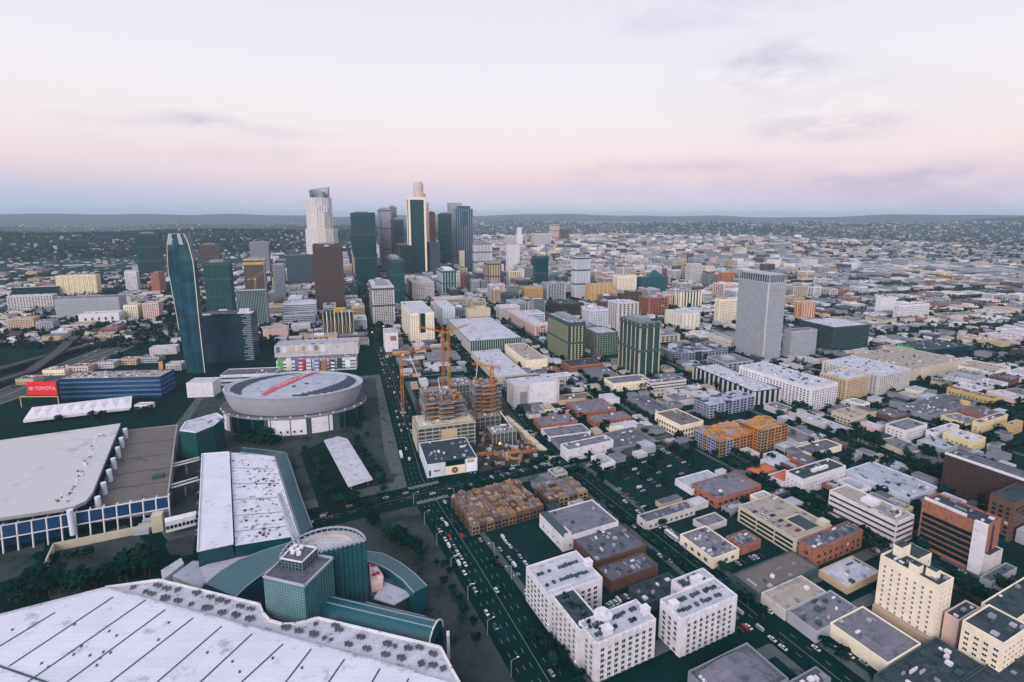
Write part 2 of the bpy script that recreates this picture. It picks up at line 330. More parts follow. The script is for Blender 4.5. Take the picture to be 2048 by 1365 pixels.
def poly(name, label, cat, pix, ztop, zbot=0.0, top='roof_white', side='white', group=None, occ=True, parent=None):
    pts = [P(x, y, ztop) for x, y in pix]; cx = sum(p.x for p in pts) / len(pts); cy = sum(p.y for p in pts) / len(pts)
    mb = MB(); mb.prism([(p.x - cx, p.y - cy) for p in pts], zbot, ztop, 0, 1)
    o = mb.build(name, [side, top], parent, (cx, cy, 0))
    if label: tag(o, label, cat, group)
    if occ: occ_poly(pts, 3)
    return o

# ------------------------------------------------------------------ the setting: ground, roads, pavements
mb = MB(); S_ = 26000; mb.quad((-S_, -2000, 0), (S_, -2000, 0), (S_, 2 * S_, 0), (-S_, 2 * S_, 0)); struct(mb.build('ground', 'asphalt'))
def sheet(name, pts, z, mat, kind='structure', parent=None):
    mb = MB(); mb.quad(*[(p[0], p[1], z) for p in pts]); o = mb.build(name, mat, parent)
    if parent is None: struct(o, kind)
    return o
def block(pts, mat='paving', lot=None, inset=7.0):
    """a city block: raised pavement with a kerb and the lot surface inside it"""
    cx = sum(p[0] for p in pts) / len(pts); cy = sum(p[1] for p in pts) / len(pts)
    mb = MB(); mb.prism([(p[0], p[1]) for p in pts], -.1, .14); o = struct(mb.build('pavement', mat))
    if lot:
        q = []
        for p in pts:
            L = math.hypot(p[0] - cx, p[1] - cy); k = (L - inset * 1.3) / L; q.append((cx + (p[0] - cx) * k, cy + (p[1] - cy) * k))
        sheet('lot_surface', q, .144, lot, parent=o)
def strip(line, wd, z, mat, name, lanes=0, kind='structure', occ=True, dash=True):
    pts = [Vector((p[0], p[1], 0)) for p in line]; L = []; Rr = []
    for i, p in enumerate(pts):
        t = (pts[min(i + 1, len(pts) - 1)] - pts[max(i - 1, 0)]).normalized(); nrm = Vector((-t.y, t.x, 0)); L.append(p + nrm * wd / 2); Rr.append(p - nrm * wd / 2)
    mb = MB()
    for i in range(len(pts) - 1): mb.quad((L[i].x, L[i].y, z), (Rr[i].x, Rr[i].y, z), (Rr[i + 1].x, Rr[i + 1].y, z), (L[i + 1].x, L[i + 1].y, z))
    o = struct(mb.build(name, mat), kind)
    if occ:
        for i in range(len(pts) - 1): occ_poly([L[i], Rr[i], Rr[i + 1], L[i + 1]], road=True)
    if lanes:
        mk = MB()
        for i in range(len(pts) - 1):
            a, b = pts[i], pts[i + 1]; t = (b - a); ln = t.length; t.normalize(); nrm = Vector((-t.y, t.x, 0))
            for k in range(1, lanes):
                off = (k / lanes - .5) * wd; s = 0.0; mid = (k == lanes // 2)
                while s < ln - 3:
                    e = min(s + (ln if mid else 3.2), ln); q = a + nrm * off
                    mk.quad(*[(v.x, v.y, z + .004) for v in (q + t * s - nrm * .11, q + t * e - nrm * .11, q + t * e + nrm * .11, q + t * s + nrm * .11)]); s = e + 7.0
        stuffpart(mk.build('lane_markings', 'paint', o))
    return o
FIG = [uv(108, -40), uv(115, 180), uv(118, 300), uv(118, 430), uv2(4, 300), uv2(8, 900), uv2(10, 2200)]
strip(FIG, 27, .006, 'road', 'road', 7)
strip([uv(249, -60), uv(249, 430), uv2(131, 30), uv2(131, 2000)], 18, .008, 'road', 'road', 4)
strip([uv(394, -60), uv(394, 430), uv2(276, 40), uv2(276, 2000)], 17, .010, 'road', 'road', 4)
for u in (535, 670, 800): strip([uv(u, -60), uv(u, 440), uv2(u - 118, 60), uv2(u - 118, 2200)], 16, .012 + u * 1e-5, 'road', 'road')
strip([uv(-60, 400), uv(104, 404), uv(1100, 404)], 17, .022, 'road', 'road', 4)
for k, v in enumerate((178, 20)): strip([uv(132, v), uv(1200, v)], 14, .026 + k * .003, 'road', 'road')
for k, v in enumerate((150, 292, 420, 560, 690, 830, 980, 1150, 1320)): strip([uv2(14, v), uv2(1900, v)], 15, .032 + k * .001, 'road', 'road')
# zebra crossings where the avenue meets the cross street
mb = MB()
for sgn in (-1, 1):
    for i in range(18):
        a = uv(105 + i * 1.5, 404 + sgn * 13); t = E1 * 2.2; s = E2 * .35
        mb.quad(*[(q.x, q.y, .048) for q in (a - s - t, a + s - t, a + s + t, a - s + t)])
struct(mb.build('zebra_crossing', 'paint'))
for uc, vc in ((249, 404), (394, 404)):
    mb = MB()
    for sgn in (-1, 1):
        for i in range(11):
            a = uv(uc - 8 + i * 1.6, vc + sgn * 11); t = E1 * 1.8; s_ = E2 * .4; mb.quad(*[(q.x, q.y, .05) for q in (a - s_ - t, a + s_ - t, a + s_ + t, a - s_ + t)])
            a = uv(uc + sgn * 12.5, vc - 6.5 + i * 1.3); t = E2 * 1.6; s_ = E1 * .35; mb.quad(*[(q.x, q.y, .051) for q in (a - s_ - t, a + s_ - t, a + s_ + t, a - s_ + t)])
    struct(mb.build('zebra_crossing', 'paint'))
for (u0, u1) in ((134, 238), (260, 384), (404, 526), (544, 660)):
    block([uv(u0, 188), uv(u1, 188), uv(u1, 392), uv(u0, 392)], 'paving', 'lot')
    block([uv(u0, 30), uv(u1, 30), uv(u1, 168), uv(u0, 168)], 'paving', 'lot')
for i, (u0, u1) in enumerate(((20, 120), (142, 266), (286, 404), (426, 540), (562, 676))):
    for j, (v0, v1) in enumerate(((8, 141), (159, 283), (301, 411), (429, 551), (569, 681))):
        block([uv2(u0, v0), uv2(u1, v0), uv2(u1, v1), uv2(u0, v1)], 'paving', 'lot')
# convention-centre side of the avenue
block([uv(100, 30), uv(103, 300), uv(103, 388), uv(40, 388), uv(-30, 330), uv(-120, 200), uv(-60, 40)], 'plaza')
block([uv(104, 420), uv2(-12, 60), uv2(-10, 330), uv2(-240, 330), uv2(-240, 60), uv(-70, 420)], 'paving', 'plaza', 12)
sheet('lot_surface', [P(640, 1020), P(600, 905), P(655, 880), P(705, 985), P(690, 1030)], .16, 'lawn')
for q in ([(100, 1200), (95, 1110), (250, 1050), (310, 1100), (200, 1130), (150, 1190)], [(0, 1165), (0, 1110), (90, 1085), (80, 1140)], [(330, 1090), (370, 1040), (395, 1050), (385, 1110), (340, 1110)]):
    sheet('service_yard', [P(*p) for p in q], .05 + q[0][0] * 1e-5, 'plaza')
sheet('car_park', [uv(139, 300), uv(180, 300), uv(180, 262), uv(139, 262)], .15, 'lot')
# freeway on the left with concrete barriers
FW = [P(440, 606), P(392, 627), P(330, 660), P(240, 694), P(140, 734), P(20, 790), P(-160, 850)]
strip(FW, 46, .05, 'freeway', 'freeway', 10)
for off, nm in ((-24, 'barrier'), (24, 'barrier'), (0, 'barrier')):
    mb = MB()
    for i in range(len(FW) - 1):
        t = (FW[i + 1] - FW[i]).normalized(); n = Vector((-t.y, t.x, 0)) * off; a = FW[i] + n; b = FW[i + 1] + n; s = Vector((-t.y, t.x, 0)) * .4
        mb.prism([tuple(q[:2]) for q in (a - s, b - s, b + s, a + s)], 0, 1.2)
    struct(mb.build('barrier', 'concrete'))
# ramps beside it
for q, z in ((((-30, 745), (90, 712), (175, 690)), 7.0), (((-30, 770), (60, 742), (120, 700), (150, 672)), 9.0)):
    mb = MB(); pts = [P(x, y, z) for x, y in q]
    for i in range(len(pts) - 1):
        t = (pts[i + 1] - pts[i]).normalized(); n = Vector((-t.y, t.x, 0)) * 8; a, b = pts[i], pts[i + 1]
        mb.prism([tuple(v[:2]) for v in (a - n, b - n, b + n, a + n)], z - 1.5, z)
        mb.prism([tuple(v[:2]) for v in (a + n * .94, b + n * .94, b + n, a + n)], z, z + 1); mb.prism([tuple(v[:2]) for v in (a - n, b - n, b - n * .94, a - n * .94)], z, z + 1)
        mb.box(a.x - 1.5, a.y - 1.5, 0, a.x + 1.5, a.y + 1.5, z - 1.5)
    struct(mb.build('freeway_ramp', 'freeway'))

# ------------------------------------------------------------------ helpers for free-form structures (parents stand unrotated)
def rel(root, v): return (v[0] - root.location.x, v[1] - root.location.y, v[2] - root.location.z)
def wallgrid(root, pts, z0, z1, cw, fh, mat, t=.14, pr=.15, closed=False, name='mullions'):
    mb = MB(); seg = list(zip(pts, pts[1:] + ([pts[0]] if closed else [])))[:len(pts) if closed else len(pts) - 1]
    for a, b in seg:
        a = Vector((a[0], a[1], 0)); b = Vector((b[0], b[1], 0)); dd = b - a; L = dd.length
        if L < .3: continue
        dd.normalize(); n = Vector((dd.y, -dd.x, 0)) * pr; k = max(1, int(round(L / cw)))
        for i in range(k + 1):
            q = a + dd * (L * i / k); mb.prism([rel(root, v)[:2] for v in (q - dd * t + n, q + dd * t + n, q + dd * t - n, q - dd * t - n)], z0, z1)
        z = z0 + fh
        while z < z1 - .2:
            mb.prism([rel(root, v)[:2] for v in (a + n * .8, b + n * .8, b - n, a - n)], z - t, z + t); z += fh
    return stuffpart(mb.build(name, mat, root))
def coping(root, pts, z, wd, ht, mat, closed=True, name='coping'):
    mb = MB(); seg = list(zip(pts, pts[1:] + ([pts[0]] if closed else [])))[:len(pts) if closed else len(pts) - 1]
    for a, b in seg:
        a = Vector((a[0], a[1], 0)); b = Vector((b[0], b[1], 0)); dd = (b - a)
        if dd.length < .05: continue
        dd.normalize(); n = Vector((dd.y, -dd.x, 0)) * wd / 2; a = a - dd * wd * .3; b = b + dd * wd * .3
        mb.prism([rel(root, v)[:2] for v in (a + n, b + n, b - n, a - n)], z, z + ht)
    return mb.build(name, mat, root)

# ------------------------------------------------------------------ south exhibition hall (white roof at the bottom)
ZH = 28.0
hall = poly('exhibition_hall', 'huge white ribbed exhibition hall roof filling the bottom corner of the picture', 'hall',
            [(-260, 1298), (211, 1177), (292, 1199), (520, 1261), (748, 1323), (828, 1345), (920, 1370), (1000, 1500), (1040, 1660), (-260, 1660)], ZH, 0, 'hall_roof', 'glass_teal')
terr = [(211, 1177), (317, 1162), (400, 1182), (519, 1211), (526, 1228), (540, 1243), (566, 1251), (590, 1250), (612, 1245), (635, 1238), (760, 1268), (881, 1297), (903, 1340), (930, 1388), (828, 1345), (520, 1261)]
tp = [P(x, y, ZH - .8) for x, y in terr]
mb = MB(); mb.prism([rel(hall, p)[:2] for p in tp], 0, ZH - .8, 1, 0); mb.build('terrace', ['roof_white', 'glass_teal'], hall); occ_poly(tp, 4)
coping(hall, tp[:14], ZH - .8, .9, 1.1, 'white', closed=False)
coping(hall, [P(-260, 1298, ZH), P(211, 1177, ZH), P(828, 1345, ZH)], ZH, .8, .7, 'roof_white', closed=False)
def z7(x, y): return x * .2539, 1020 + y * .2539
def z8(x, y): return 400 + x * .2674, 1000 + y * .2674
for a, b in [((-600, 1440), (435, 810)), ((70, 1235), (890, 690)), ((-100, 1580), (1150, 710)), ((200, 1600), (1300, 790)), ((560, 1600), (1520, 855)), ((960, 1600), (1745, 920)), ((1320, 1600), (1985, 980)), ((1640, 1600), (2230, 1060))]:
    p, q = P(*z7(*a), ZH), P(*z7(*b), ZH); mb = MB(); mb.bar(rel(hall, p), rel(hall, q), .42); mb.build('roof_bar', 'dgrey', hall)  # dark grey bars laid along the slanting lines of the roof
for a, b in [((430, 1640), (830, 1120)), ((800, 1600), (1080, 1195)), ((1130, 1640), (1345, 1265)), ((1420, 1640), (1560, 1340))]:
    p, q = P(*z8(*a), ZH), P(*z8(*b), ZH); mb = MB(); mb.bar(rel(hall, p), rel(hall, q), .42); mb.build('roof_bar', 'dgrey', hall)
mb = MB(); mb.bar(rel(hall, P(*z7(-500, 1060), ZH)), rel(hall, P(*z7(560, 1430), ZH)), .5); mb.build('roof_cross_bar', 'dgrey', hall)  # one dark grey bar crossing the slanting ones
rr = random.Random(3)
mb = MB()
for sx, sy in ((-1.5, -1.5), (.1, -1.5), (-1.5, .1), (.1, .1)): mb.box(sx, sy, 0, sx + 1.4, sy + 1.4, .75, 0); mb.box(sx + .2, sy + .2, .75, sx + 1.2, sy + 1.2, .9, 1)
TUB = mb.mesh('roof_vent', ['roof_grey', 'dgrey'])
tubs = [z7(*q) for q in [(1060, 620), (1130, 645), (1240, 600), (1310, 625), (1410, 640), (1190, 665), (1300, 700), (1400, 720), (1490, 745), (1540, 660), (1650, 690), (1730, 715), (1620, 775), (1800, 735), (1890, 765), (1975, 785), (1740, 815), (1850, 835), (1960, 865)]]
tubs += [z8(*q) for q in [(60, 810), (160, 845), (270, 860), (370, 890), (850, 930), (740, 985), (850, 1010), (915, 1035), (990, 1055), (1040, 975), (1110, 1085), (1200, 1030), (1245, 1115), (1400, 1080), (1385, 1160), (1500, 1185), (1470, 1105), (1560, 1115), (1640, 1110), (1740, 1155), (1640, 1225), (1740, 1240), (1830, 1270), (1010, 945), (640, 960)]]
for x, y in tubs:
    for k in range(2):
        p = P(x + k * 7 - 3, y + k * 2 - 1, ZH - .8); 
        if rr.random() < .12: continue
        q_ = rr.uniform(.6, .95); o = link('roof_vent', TUB, hall, rel(hall, p), .45 + rr.uniform(-.12, .12)); o.scale = (q_, q_ * rr.uniform(.8, 1.25), .8 + .5 * rr.random())
for _ in range(26):
    x, y = rr.uniform(20, 700), rr.uniform(1215, 1350)
    if (x - 211) * .272 + 1190 < y and y > 1231 - x * .25:
        p = P(x, y, ZH); o = link('roof_vent', TUB, hall, rel(hall, p), .5); o.scale = (.28, .5, .4)

# ------------------------------------------------------------------ glazed lobby tower with its half-round rear block
ZT = 45.0
tw = poly('lobby_tower', 'green glass lobby tower with half-round rear block beside the white hall roof', 'tower', [(527, 1155), (609, 1174), (666, 1118), (585, 1102)], ZT, 0, 'roof_mid', 'glass_mint')
tq = [P(*q, ZT) for q in [(527, 1155), (609, 1174), (666, 1118), (585, 1102)]]
wallgrid(tw, tq[:2], 4, ZT - 1, 1.6, 1.6, 'lgrey', .045, .08); wallgrid(tw, tq[1:3], 4, ZT - 1, 2.2, 1.9, 'glass_teal', .12, .1)
coping(tw, tq, ZT, .9, 1.0, 'lgrey')
pq = [P(*q, 50) for q in [(562, 1118), (604, 1126), (634, 1097), (590, 1090)]]
mb = MB(); mb.prism([rel(tw, p)[:2] for p in pq], ZT, 50, 1, 0); mb.build('penthouse', ['roof_mid', 'glass_green'], tw); coping(tw, pq, 50, .7, .6, 'white'); wallgrid(tw, pq[:3], ZT, 50, 2, 1.6, 'lgrey', .06, .1)
mb = MB()
for x, y in ((584, 1100), (596, 1103), (590, 1096), (602, 1098), (586, 1107), (598, 1110)): p = rel(tw, P(x, y, 50.6)); mb.bar(p, (p[0], p[1], p[2] + 1.4), 1.3, n=8)
mb.build('cooling_units', 'white', tw)
ZR = 48.0
a_, b_ = P(731, 1080, ZR), P(560, 1120, ZR); cen = (a_ + b_) / 2; rad = (a_ - b_).length / 2; dv = (a_ - cen).normalized(); pv = Vector((-dv.y, dv.x, 0))
arc = [cen + dv * rad * math.cos(t) + pv * rad * .95 * math.sin(t) for t in [math.pi * i / 20 for i in range(21)]]
mb = MB(); mb.prism([rel(tw, p)[:2] for p in arc], 0, ZR - 2, 1, 0); rb = mb.build('round_block', ['roof_white', 'glass_mint'], tw)
wallgrid(tw, [arc[-1], arc[0]], 4, ZR - .3, 2.5, 1.5, 'glass_teal', .42, .2); wallgrid(tw, arc, 4, ZR - .3, 2.4, 2.0, 'glass_teal', .16, .2)
coping(tw, arc, ZR - .3, .9, .8, 'lgrey')
inner = [cen + dv * rad * .72 * math.cos(t) + pv * (rad * .68 * math.sin(t)) for t in [math.pi * i / 16 for i in range(17)]]
coping(tw, inner[1:-1], ZR - 2, .6, 1.4, 'beige', closed=False)
mb = MB()
for i in range(1, 20): mb.bar(rel(tw, (arc[i][0], arc[i][1], ZR - .1)), rel(tw, (cen + (arc[i] - cen) * .78)[:2] + (ZR - .1,)), .22)
mb.build('roof_beams', 'lgrey', tw); occ_poly(arc, 5)
# twin tubes of the ridge light running north from the tower
for dx in (0, 9):
    mb = MB(); mb.bar(rel(tw, P(593 + dx, 1099, 50)), rel(tw, P(556 + dx * .6, 988, 30)), .8, n=8); mb.build('ridge_tube', 'lgrey', tw)

# teal canopy wings round the tower
def ribbon(name, label, outer, inner_, zo, zi, mat, cat='canopy', edge='lgrey', thick=.6):
    o1 = [P(x, y, zo) for x, y in outer]; i1 = [P(x, y, zi) for x, y in inner_]; c0 = (o1[0] + i1[-1]) / 2; mb = MB(); n = len(o1)
    for k in range(n - 1):
        q = [o1[k], o1[k + 1], i1[k + 1], i1[k]]; mb.quad(*[(v.x - c0.x, v.y - c0.y, v.z) for v in q]); mb.quad(*[(v.x - c0.x, v.y - c0.y, v.z - thick) for v in q[::-1]])
        for s in (o1, i1): mb.quad(*[(v[0] - c0.x, v[1] - c0.y, v[2]) for v in (s[k], s[k + 1], s[k + 1] - Vector((0, 0, s[k + 1].z)), s[k] - Vector((0, 0, s[k].z)))])
    for k in (0, n - 1): q = (o1[k], i1[k]); mb.quad(*[(v[0] - c0.x, v[1] - c0.y, v[2]) for v in (q[0], q[1], q[1] - Vector((0, 0, zi)), q[0] - Vector((0, 0, zo)))])
    o = mb.build(name, mat, None, (c0.x, c0.y, 0)); tag(o, label, cat)
    for s in (o1, i1):
        mb = MB()
        for k in range(n - 1): mb.bar(rel(o, s[k]), rel(o, s[k + 1]), .28)
        mb.build('edge_trim', edge, o)
    occ_poly(o1 + i1[::-1], 2); return o
ribbon('glass_canopy', 'curved teal glass canopy wing left of the lobby tower', [(411, 1168), (440, 1143), (480, 1119), (525, 1102), (577, 1086)], [(471, 1194), (492, 1174), (512, 1158), (540, 1138), (580, 1118)], 18, 24, 'teal_metal')
ribbon('glass_canopy', 'curved teal glass canopy wing right of the lobby tower', [(728, 1102), (765, 1107), (800, 1125), (830, 1148), (854, 1172)], [(728, 1122), (752, 1128), (778, 1140), (805, 1160), (828, 1186)], 14, 18, 'teal_metal')
po = poly('podium', 'grey podium roof between lobby tower and curved teal canopy', 'podium', [(733, 1125), (752, 1130), (778, 1142), (805, 1162), (825, 1186), (790, 1207), (740, 1190)], 12, 0, 'roof_mid', 'dgrey')
poly('forecourt_roof', 'small white wedge roof at the foot of the lobby tower', 'roof', [(768, 1163), (826, 1187), (788, 1208), (748, 1196)], 13, 12, 'roof_white', 'white', occ=False)
mu = poly('mural_wall', 'small kiosk with red and white mural beside the lobby tower', 'kiosk', [(738, 1124), (752, 1128), (767, 1152), (765, 1166), (742, 1170)], 17, 0, 'pink', 'pink', occ=False)
for i, (x, y) in enumerate(((745, 1132), (750, 1140), (756, 1147), (748, 1150), (759, 1156))):
    p = P(x, y, 17); mb = MB(); mb.box(-1.2, -1, 0, 1.2, 1, .5); mb.build('mural_patch', ('red', 'white', 'red', 'red', 'white')[i], mu, rel(mu, p), i)
for lab, pts in (('grey forecourt terrace strip in front of the glazed barrel vault', [(640, 1200), (690, 1192), (760, 1210), (850, 1232), (882, 1252), (655, 1206)]),):
    poly('terrace_roof', lab, 'terrace', pts, 9, 0, 'roof_white', 'concrete', occ=False)
# barrel vault
def vault(a, b, r, z, label):
    a = P(*a, z); b = P(*b, z); ax = (b - a); L = ax.length; ax.normalize(); n = Vector((-ax.y, ax.x, 0)); mb = MB(); K = 12
    ring = lambda q, rr_: [(q + n * rr_ * math.cos(math.pi * i / K) + Vector((0, 0, rr_ * math.sin(math.pi * i / K)))) - a for i in range(K + 1)]
    A, B = ring(a, r), ring(b, r)
    for i in range(K): mb.quad(B[i], A[i], A[i + 1], B[i + 1])
    mb.quad(*A); mb.quad(*B[::-1])
    g = Vector((0, 0, -z))
    for q0, q1 in ((A[0], B[0]), (B[K], A[K])): mb.quad(q0, q1, q1 + g, q0 + g)
    o = mb.build('barrel_vault', 'teal_metal', None, tuple(a)); tag(o, label, 'vault')
    for q in (a, b):
        mb = MB(); C = ring(q, r + .25)
        for i in range(K): mb.bar(C[i], C[i + 1], .45)
        mb.build('end_arch', 'white', o)
    mb = MB(); t = [(A[i], B[i]) for i in (5, 7)]
    for q0, q1 in t: mb.bar(q0, q1, .25)
    for k in range(40):
        s = ax * (L * (k + .5) / 40); mb.bar(A[5] + s, A[7] + s, .16)
    mb.build('ridge_light', 'lgrey', o)
    mb = MB(); mb.quad(*[v + ax * .05 for v in ring(b, r * .93)][::-1]); mb.build('end_glazing', 'black_glass', o)
    occ_poly([a + n * r, b + n * r, b - n * r, a - n * r], 2); return o
vault((645, 1223), (872, 1278), 8.5, 16, 'teal glazed barrel vault with white end arches along the hall edge')
poly('entrance_fin', 'white upright fin at the end of the barrel vault', 'wall', [(893, 1262), (899, 1262), (899, 1272), (893, 1272)], 22, 0, 'white', 'white', occ=False)

# ------------------------------------------------------------------ concourse hall with two roof fields and a teal sloped side
ZC = 20.0
ca = poly('concourse_hall', 'long white concourse roof with teal glass end left of the lobby tower', 'hall', [(404, 909), (458, 905), (466, 1089), (395, 1104)], ZC, 0, 'hall_roof', 'glass_teal')
cb_ = poly('concourse_hall', 'stained white flat roof of the concourse beside the teal sloped glazing', 'hall', [(461, 905), (548, 913), (598, 1072), (470, 1092)], ZC - 1.5, 0, 'hall_roof_b', 'glass_teal')
rr = random.Random(5)
for _ in range(46):
    t = rr.random(); s = rr.random(); x = 464 + t * 78 + s * 30; y = 915 + s * 160
    p = P(x, y, ZC - 1.5); mb = MB(); mb.box(-1, -1, 0, 1, 1, 1); o = mb.build('roof_unit', rr.choice(['dgrey', 'dbrown', 'grey']), cb_, rel(cb_, p), rr.random()); o.scale = (rr.uniform(.3, .8), rr.uniform(.3, 1.2), rr.uniform(.4, 1.1))
for k in range(5):
    s = (k + .5) / 5; p, q = P(463 + 3 * s, 920 + 160 * s, ZC - 1.4), P(545 + 48 * s, 925 + 140 * s, ZC - 1.4); mb = MB(); mb.bar(rel(cb_, p), rel(cb_, q), .18); mb.build('roof_bar', 'dgrey', cb_)
coping(ca, [P(*q, ZC) for q in [(404, 909), (458, 905), (466, 1089), (395, 1104)]], ZC, .7, .8, 'white')
ribbon('sloped_glazing', 'long teal sloped glazing along the side of the concourse', [(549, 913), (562, 950), (580, 1008), (600, 1070)], [(572, 905), (586, 945), (604, 1000), (625, 1055)], 19, 9, 'teal_metal', 'glazing')
ribbon('sloped_glazing', 'short teal glazed slope at the far end of the concourse', [(480, 905), (515, 909), (549, 914)], [(484, 896), (520, 899), (571, 905)], 18.5, 10, 'teal_metal', 'glazing')
for k in range(8): p = P(400 - k * .6, 925 + k * 21, 14); mb = MB(); mb.box(-1.4, -2.4, -1.5, .4, 2.4, 1.5); mb.build('side_window', 'black_glass', ca, rel(ca, p), .38)
# stained podium strip north of the canopy
poly('podium', 'low stained podium roof strip between concourse and teal canopy', 'podium', [(400, 1135), (470, 1105), (600, 1078), (580, 1092), (480, 1120), (411, 1166)], 10, 0, 'roof_white', 'concrete', occ=False)
poly('podium', 'pale stained podium roof near the small white pavilion', 'podium', [(345, 1152), (385, 1122), (440, 1124), (411, 1166), (400, 1178)], 9, 0, 'roof_pale', 'concrete', occ=False)
poly('pavilion', 'small white box pavilion by the dark service road', 'pavilion', [(322, 1141), (362, 1116), (368, 1127), (329, 1157)], 8, 0, 'roof_white', 'white')

# ------------------------------------------------------------------ west hall (large pale grey roof at the left edge) and its lower brown roof
ZW = 25.0
wh = poly('exhibition_hall', 'wide pale grey flat exhibition hall roof at the left edge with column row', 'hall', [(-330, 930), (0, 881), (241, 847), (185, 985), (172, 1002), (150, 1012), (123, 1018), (0, 1036), (-330, 1090)], ZW, 22.6, 'west_roof', 'concrete')
mb = MB(); mb.prism([rel(wh, P(*q, ZW))[:2] for q in [(-330, 940), (0, 890), (232, 857), (178, 985), (118, 1009), (0, 1027), (-330, 1078)]], 0, 22.6); mb.build('glazed_storey', 'blue_panel', wh)
for k, (x, y) in enumerate([(945, 630), (915, 700), (885, 775), (850, 860), (815, 950), (770, 1050), (722, 1160), (505, 1262)]):
    px, py = x * .2564, 700 + y * .2564; p = P(px + 1, py - 6, ZW); mb = MB(); mb.bar((0, 0, 5), (0, 0, ZW - 1), 1.9, n=12); mb.build('column', 'cool_white', wh, (p.x - wh.location.x + 3, p.y - wh.location.y, 0))
rr = random.Random(9)
for k in range(46):
    t = rr.random(); x = 205 - 75 * t + rr.uniform(-6, 6); y = 865 + 140 * t + rr.uniform(-4, 4)
    if t > .9: x -= rr.random() * 18
    p = P(x, y, ZW); mb = MB(); mb.box(-.8, -.8, 0, .8, .8, 1); o = mb.build('roof_vent', rr.choice(['white', 'dgrey', 'grey', 'white']), wh, rel(wh, p), rr.random()); o.scale = (rr.uniform(.5, 1.3), rr.uniform(.5, 1.2), rr.uniform(.5, 1.3))
br = poly('hall_annex', 'flat brown-grey annex roof between pale hall roof and green glass block', 'annex', [(250, 862), (354, 851), (336, 991), (186, 1012)], 14, 0, 'roof_brown', 'concrete')
for k in range(1, 5):
    s = k / 5; p, q = P(250 - 64 * s, 862 + 150 * s, 14.1), P(354 - 18 * s, 851 + 140 * s, 14.1); mb = MB(); mb.bar(rel(br, p), rel(br, q), .3); mb.build('roof_bar', 'dgrey', br)
coping(br, [P(354, 851, 14), P(336, 991, 14)], 14, 1.0, 1.0, 'concrete', closed=False); coping(br, [P(250, 862, 14), P(354, 851, 14)], 14, .7, .7, 'concrete', closed=False)
p = P(317, 955, 14); mb = MB(); mb.box(-4, -3, 0, 4, 3, 2.5); mb.build('plant_room', 'dgrey', br, rel(br, p), .4)
# white portal frames with blue panels along the front of both halls
pf = bpy.data.objects.new('portal_frame_gallery', None); COL.objects.link(pf); q0, q1 = P(-60, 1063, 19), P(337, 993, 19); pf.location = (q0.x, q0.y, 0)
tag(pf, 'white portal frame gallery with blue panels below the pale hall roof', 'gallery')
ax = (q1 - q0); NP = 14; ln = ax.length; ax.normalize(); nrm = Vector((ax.y, -ax.x, 0))
for k in range(NP + 1):
    b0 = ax * (ln * k / NP); mb = MB(); mb.bar(b0 + Vector((0, 0, 0)) + nrm * 3, b0 + Vector((0, 0, 19)) + nrm * .3, .55); mb.bar(b0 + Vector((0, 0, 19)) + nrm * .6, b0 + Vector((0, 0, 19)) - nrm * 4, .5); mb.build('portal_frame', 'white', pf)
    if k < NP:
        b1 = ax * (ln * (k + 1) / NP); m_ = MB(); m_.quad(b0 + ax * .6 + nrm * 1.4 + Vector((0, 0, 11)), b1 - ax * .6 + nrm * 1.4 + Vector((0, 0, 11)), b1 - ax * .6 + nrm * .1 + Vector((0, 0, 18.4)), b0 + ax * .6 + nrm * .1 + Vector((0, 0, 18.4))); m_.build('blue_panel', 'blue_panel', pf)
for z, off in ((19.2, .2), (10.4, 1.7)): mb = MB(); mb.bar(nrm * off + Vector((0, 0, z)), ax * ln + nrm * off + Vector((0, 0, z)), .45); mb.build('rail_beam', 'white', pf)
occ_poly([q0, q1, q1 + nrm * 6, q0 + nrm * 6], 2)
# second green glass block
g2 = poly('glass_block', 'green glass office block with white rim beside the brown annex roof', 'block', [(361, 862), (372, 845), (433, 828), (446, 836), (427, 852), (392, 866)], 30, 0, 'roof_white', 'glass_green')
g2p = [P(*q, 30) for q in [(361, 862), (392, 866), (427, 852), (446, 836), (433, 828), (372, 845)]]
wallgrid(g2, g2p[:4], 1, 29.5, 2.6, 3.4, 'teal_metal', .2, .2); coping(g2, g2p, 30, 1.2, 1.0, 'cool_white')
roof_units(g2, 20, 14, 30, 3, random.Random(2))
# foot bridges
for lab, a, b, z in (('white covered footbridge between brown annex and concourse, farther one', (342, 932), (400, 917), 12), ('white covered footbridge between brown annex and concourse, nearer one', (340, 974), (398, 957), 12)):
    a, b = P(*a, z), P(*b, z); ax2 = (b - a); L2 = ax2.length; ax2.normalize(); n2 = Vector((ax2.y, -ax2.x, 0)); root = bpy.data.objects.new('footbridge', None); COL.objects.link(root); root.location = (a.x, a.y, 0); tag(root, lab, 'footbridge')
    for s in (-1, 1):
        mb = MB(); mb.bar(n2 * 3 * s + Vector((0, 0, z)), ax2 * L2 + n2 * 3 * s + Vector((0, 0, z)), .6); mb.build('parapet', 'white', root)
    mb = MB(); mb.prism([tuple(v[:2]) for v in (n2 * 2.5, ax2 * L2 + n2 * 2.5, ax2 * L2 - n2 * 2.5, -n2 * 2.5)], z - 2, z - .8); mb.build('deck', 'dgrey', root)
    mb = MB(); mb.bar(ax2 * L2 * .5, ax2 * L2 * .5 + Vector((0, 0, z - 2)), .8, n=8); mb.build('pier', 'concrete', root)
lw = poly('link_corridor', 'white link corridor with a row of dark square openings', 'corridor', [(329, 1037), (392, 1022), (394, 1030), (330, 1046)], 12, 4, 'white', 'white', occ=False)
fa, fb_ = P(330, 1046, 12), P(394, 1030, 12)
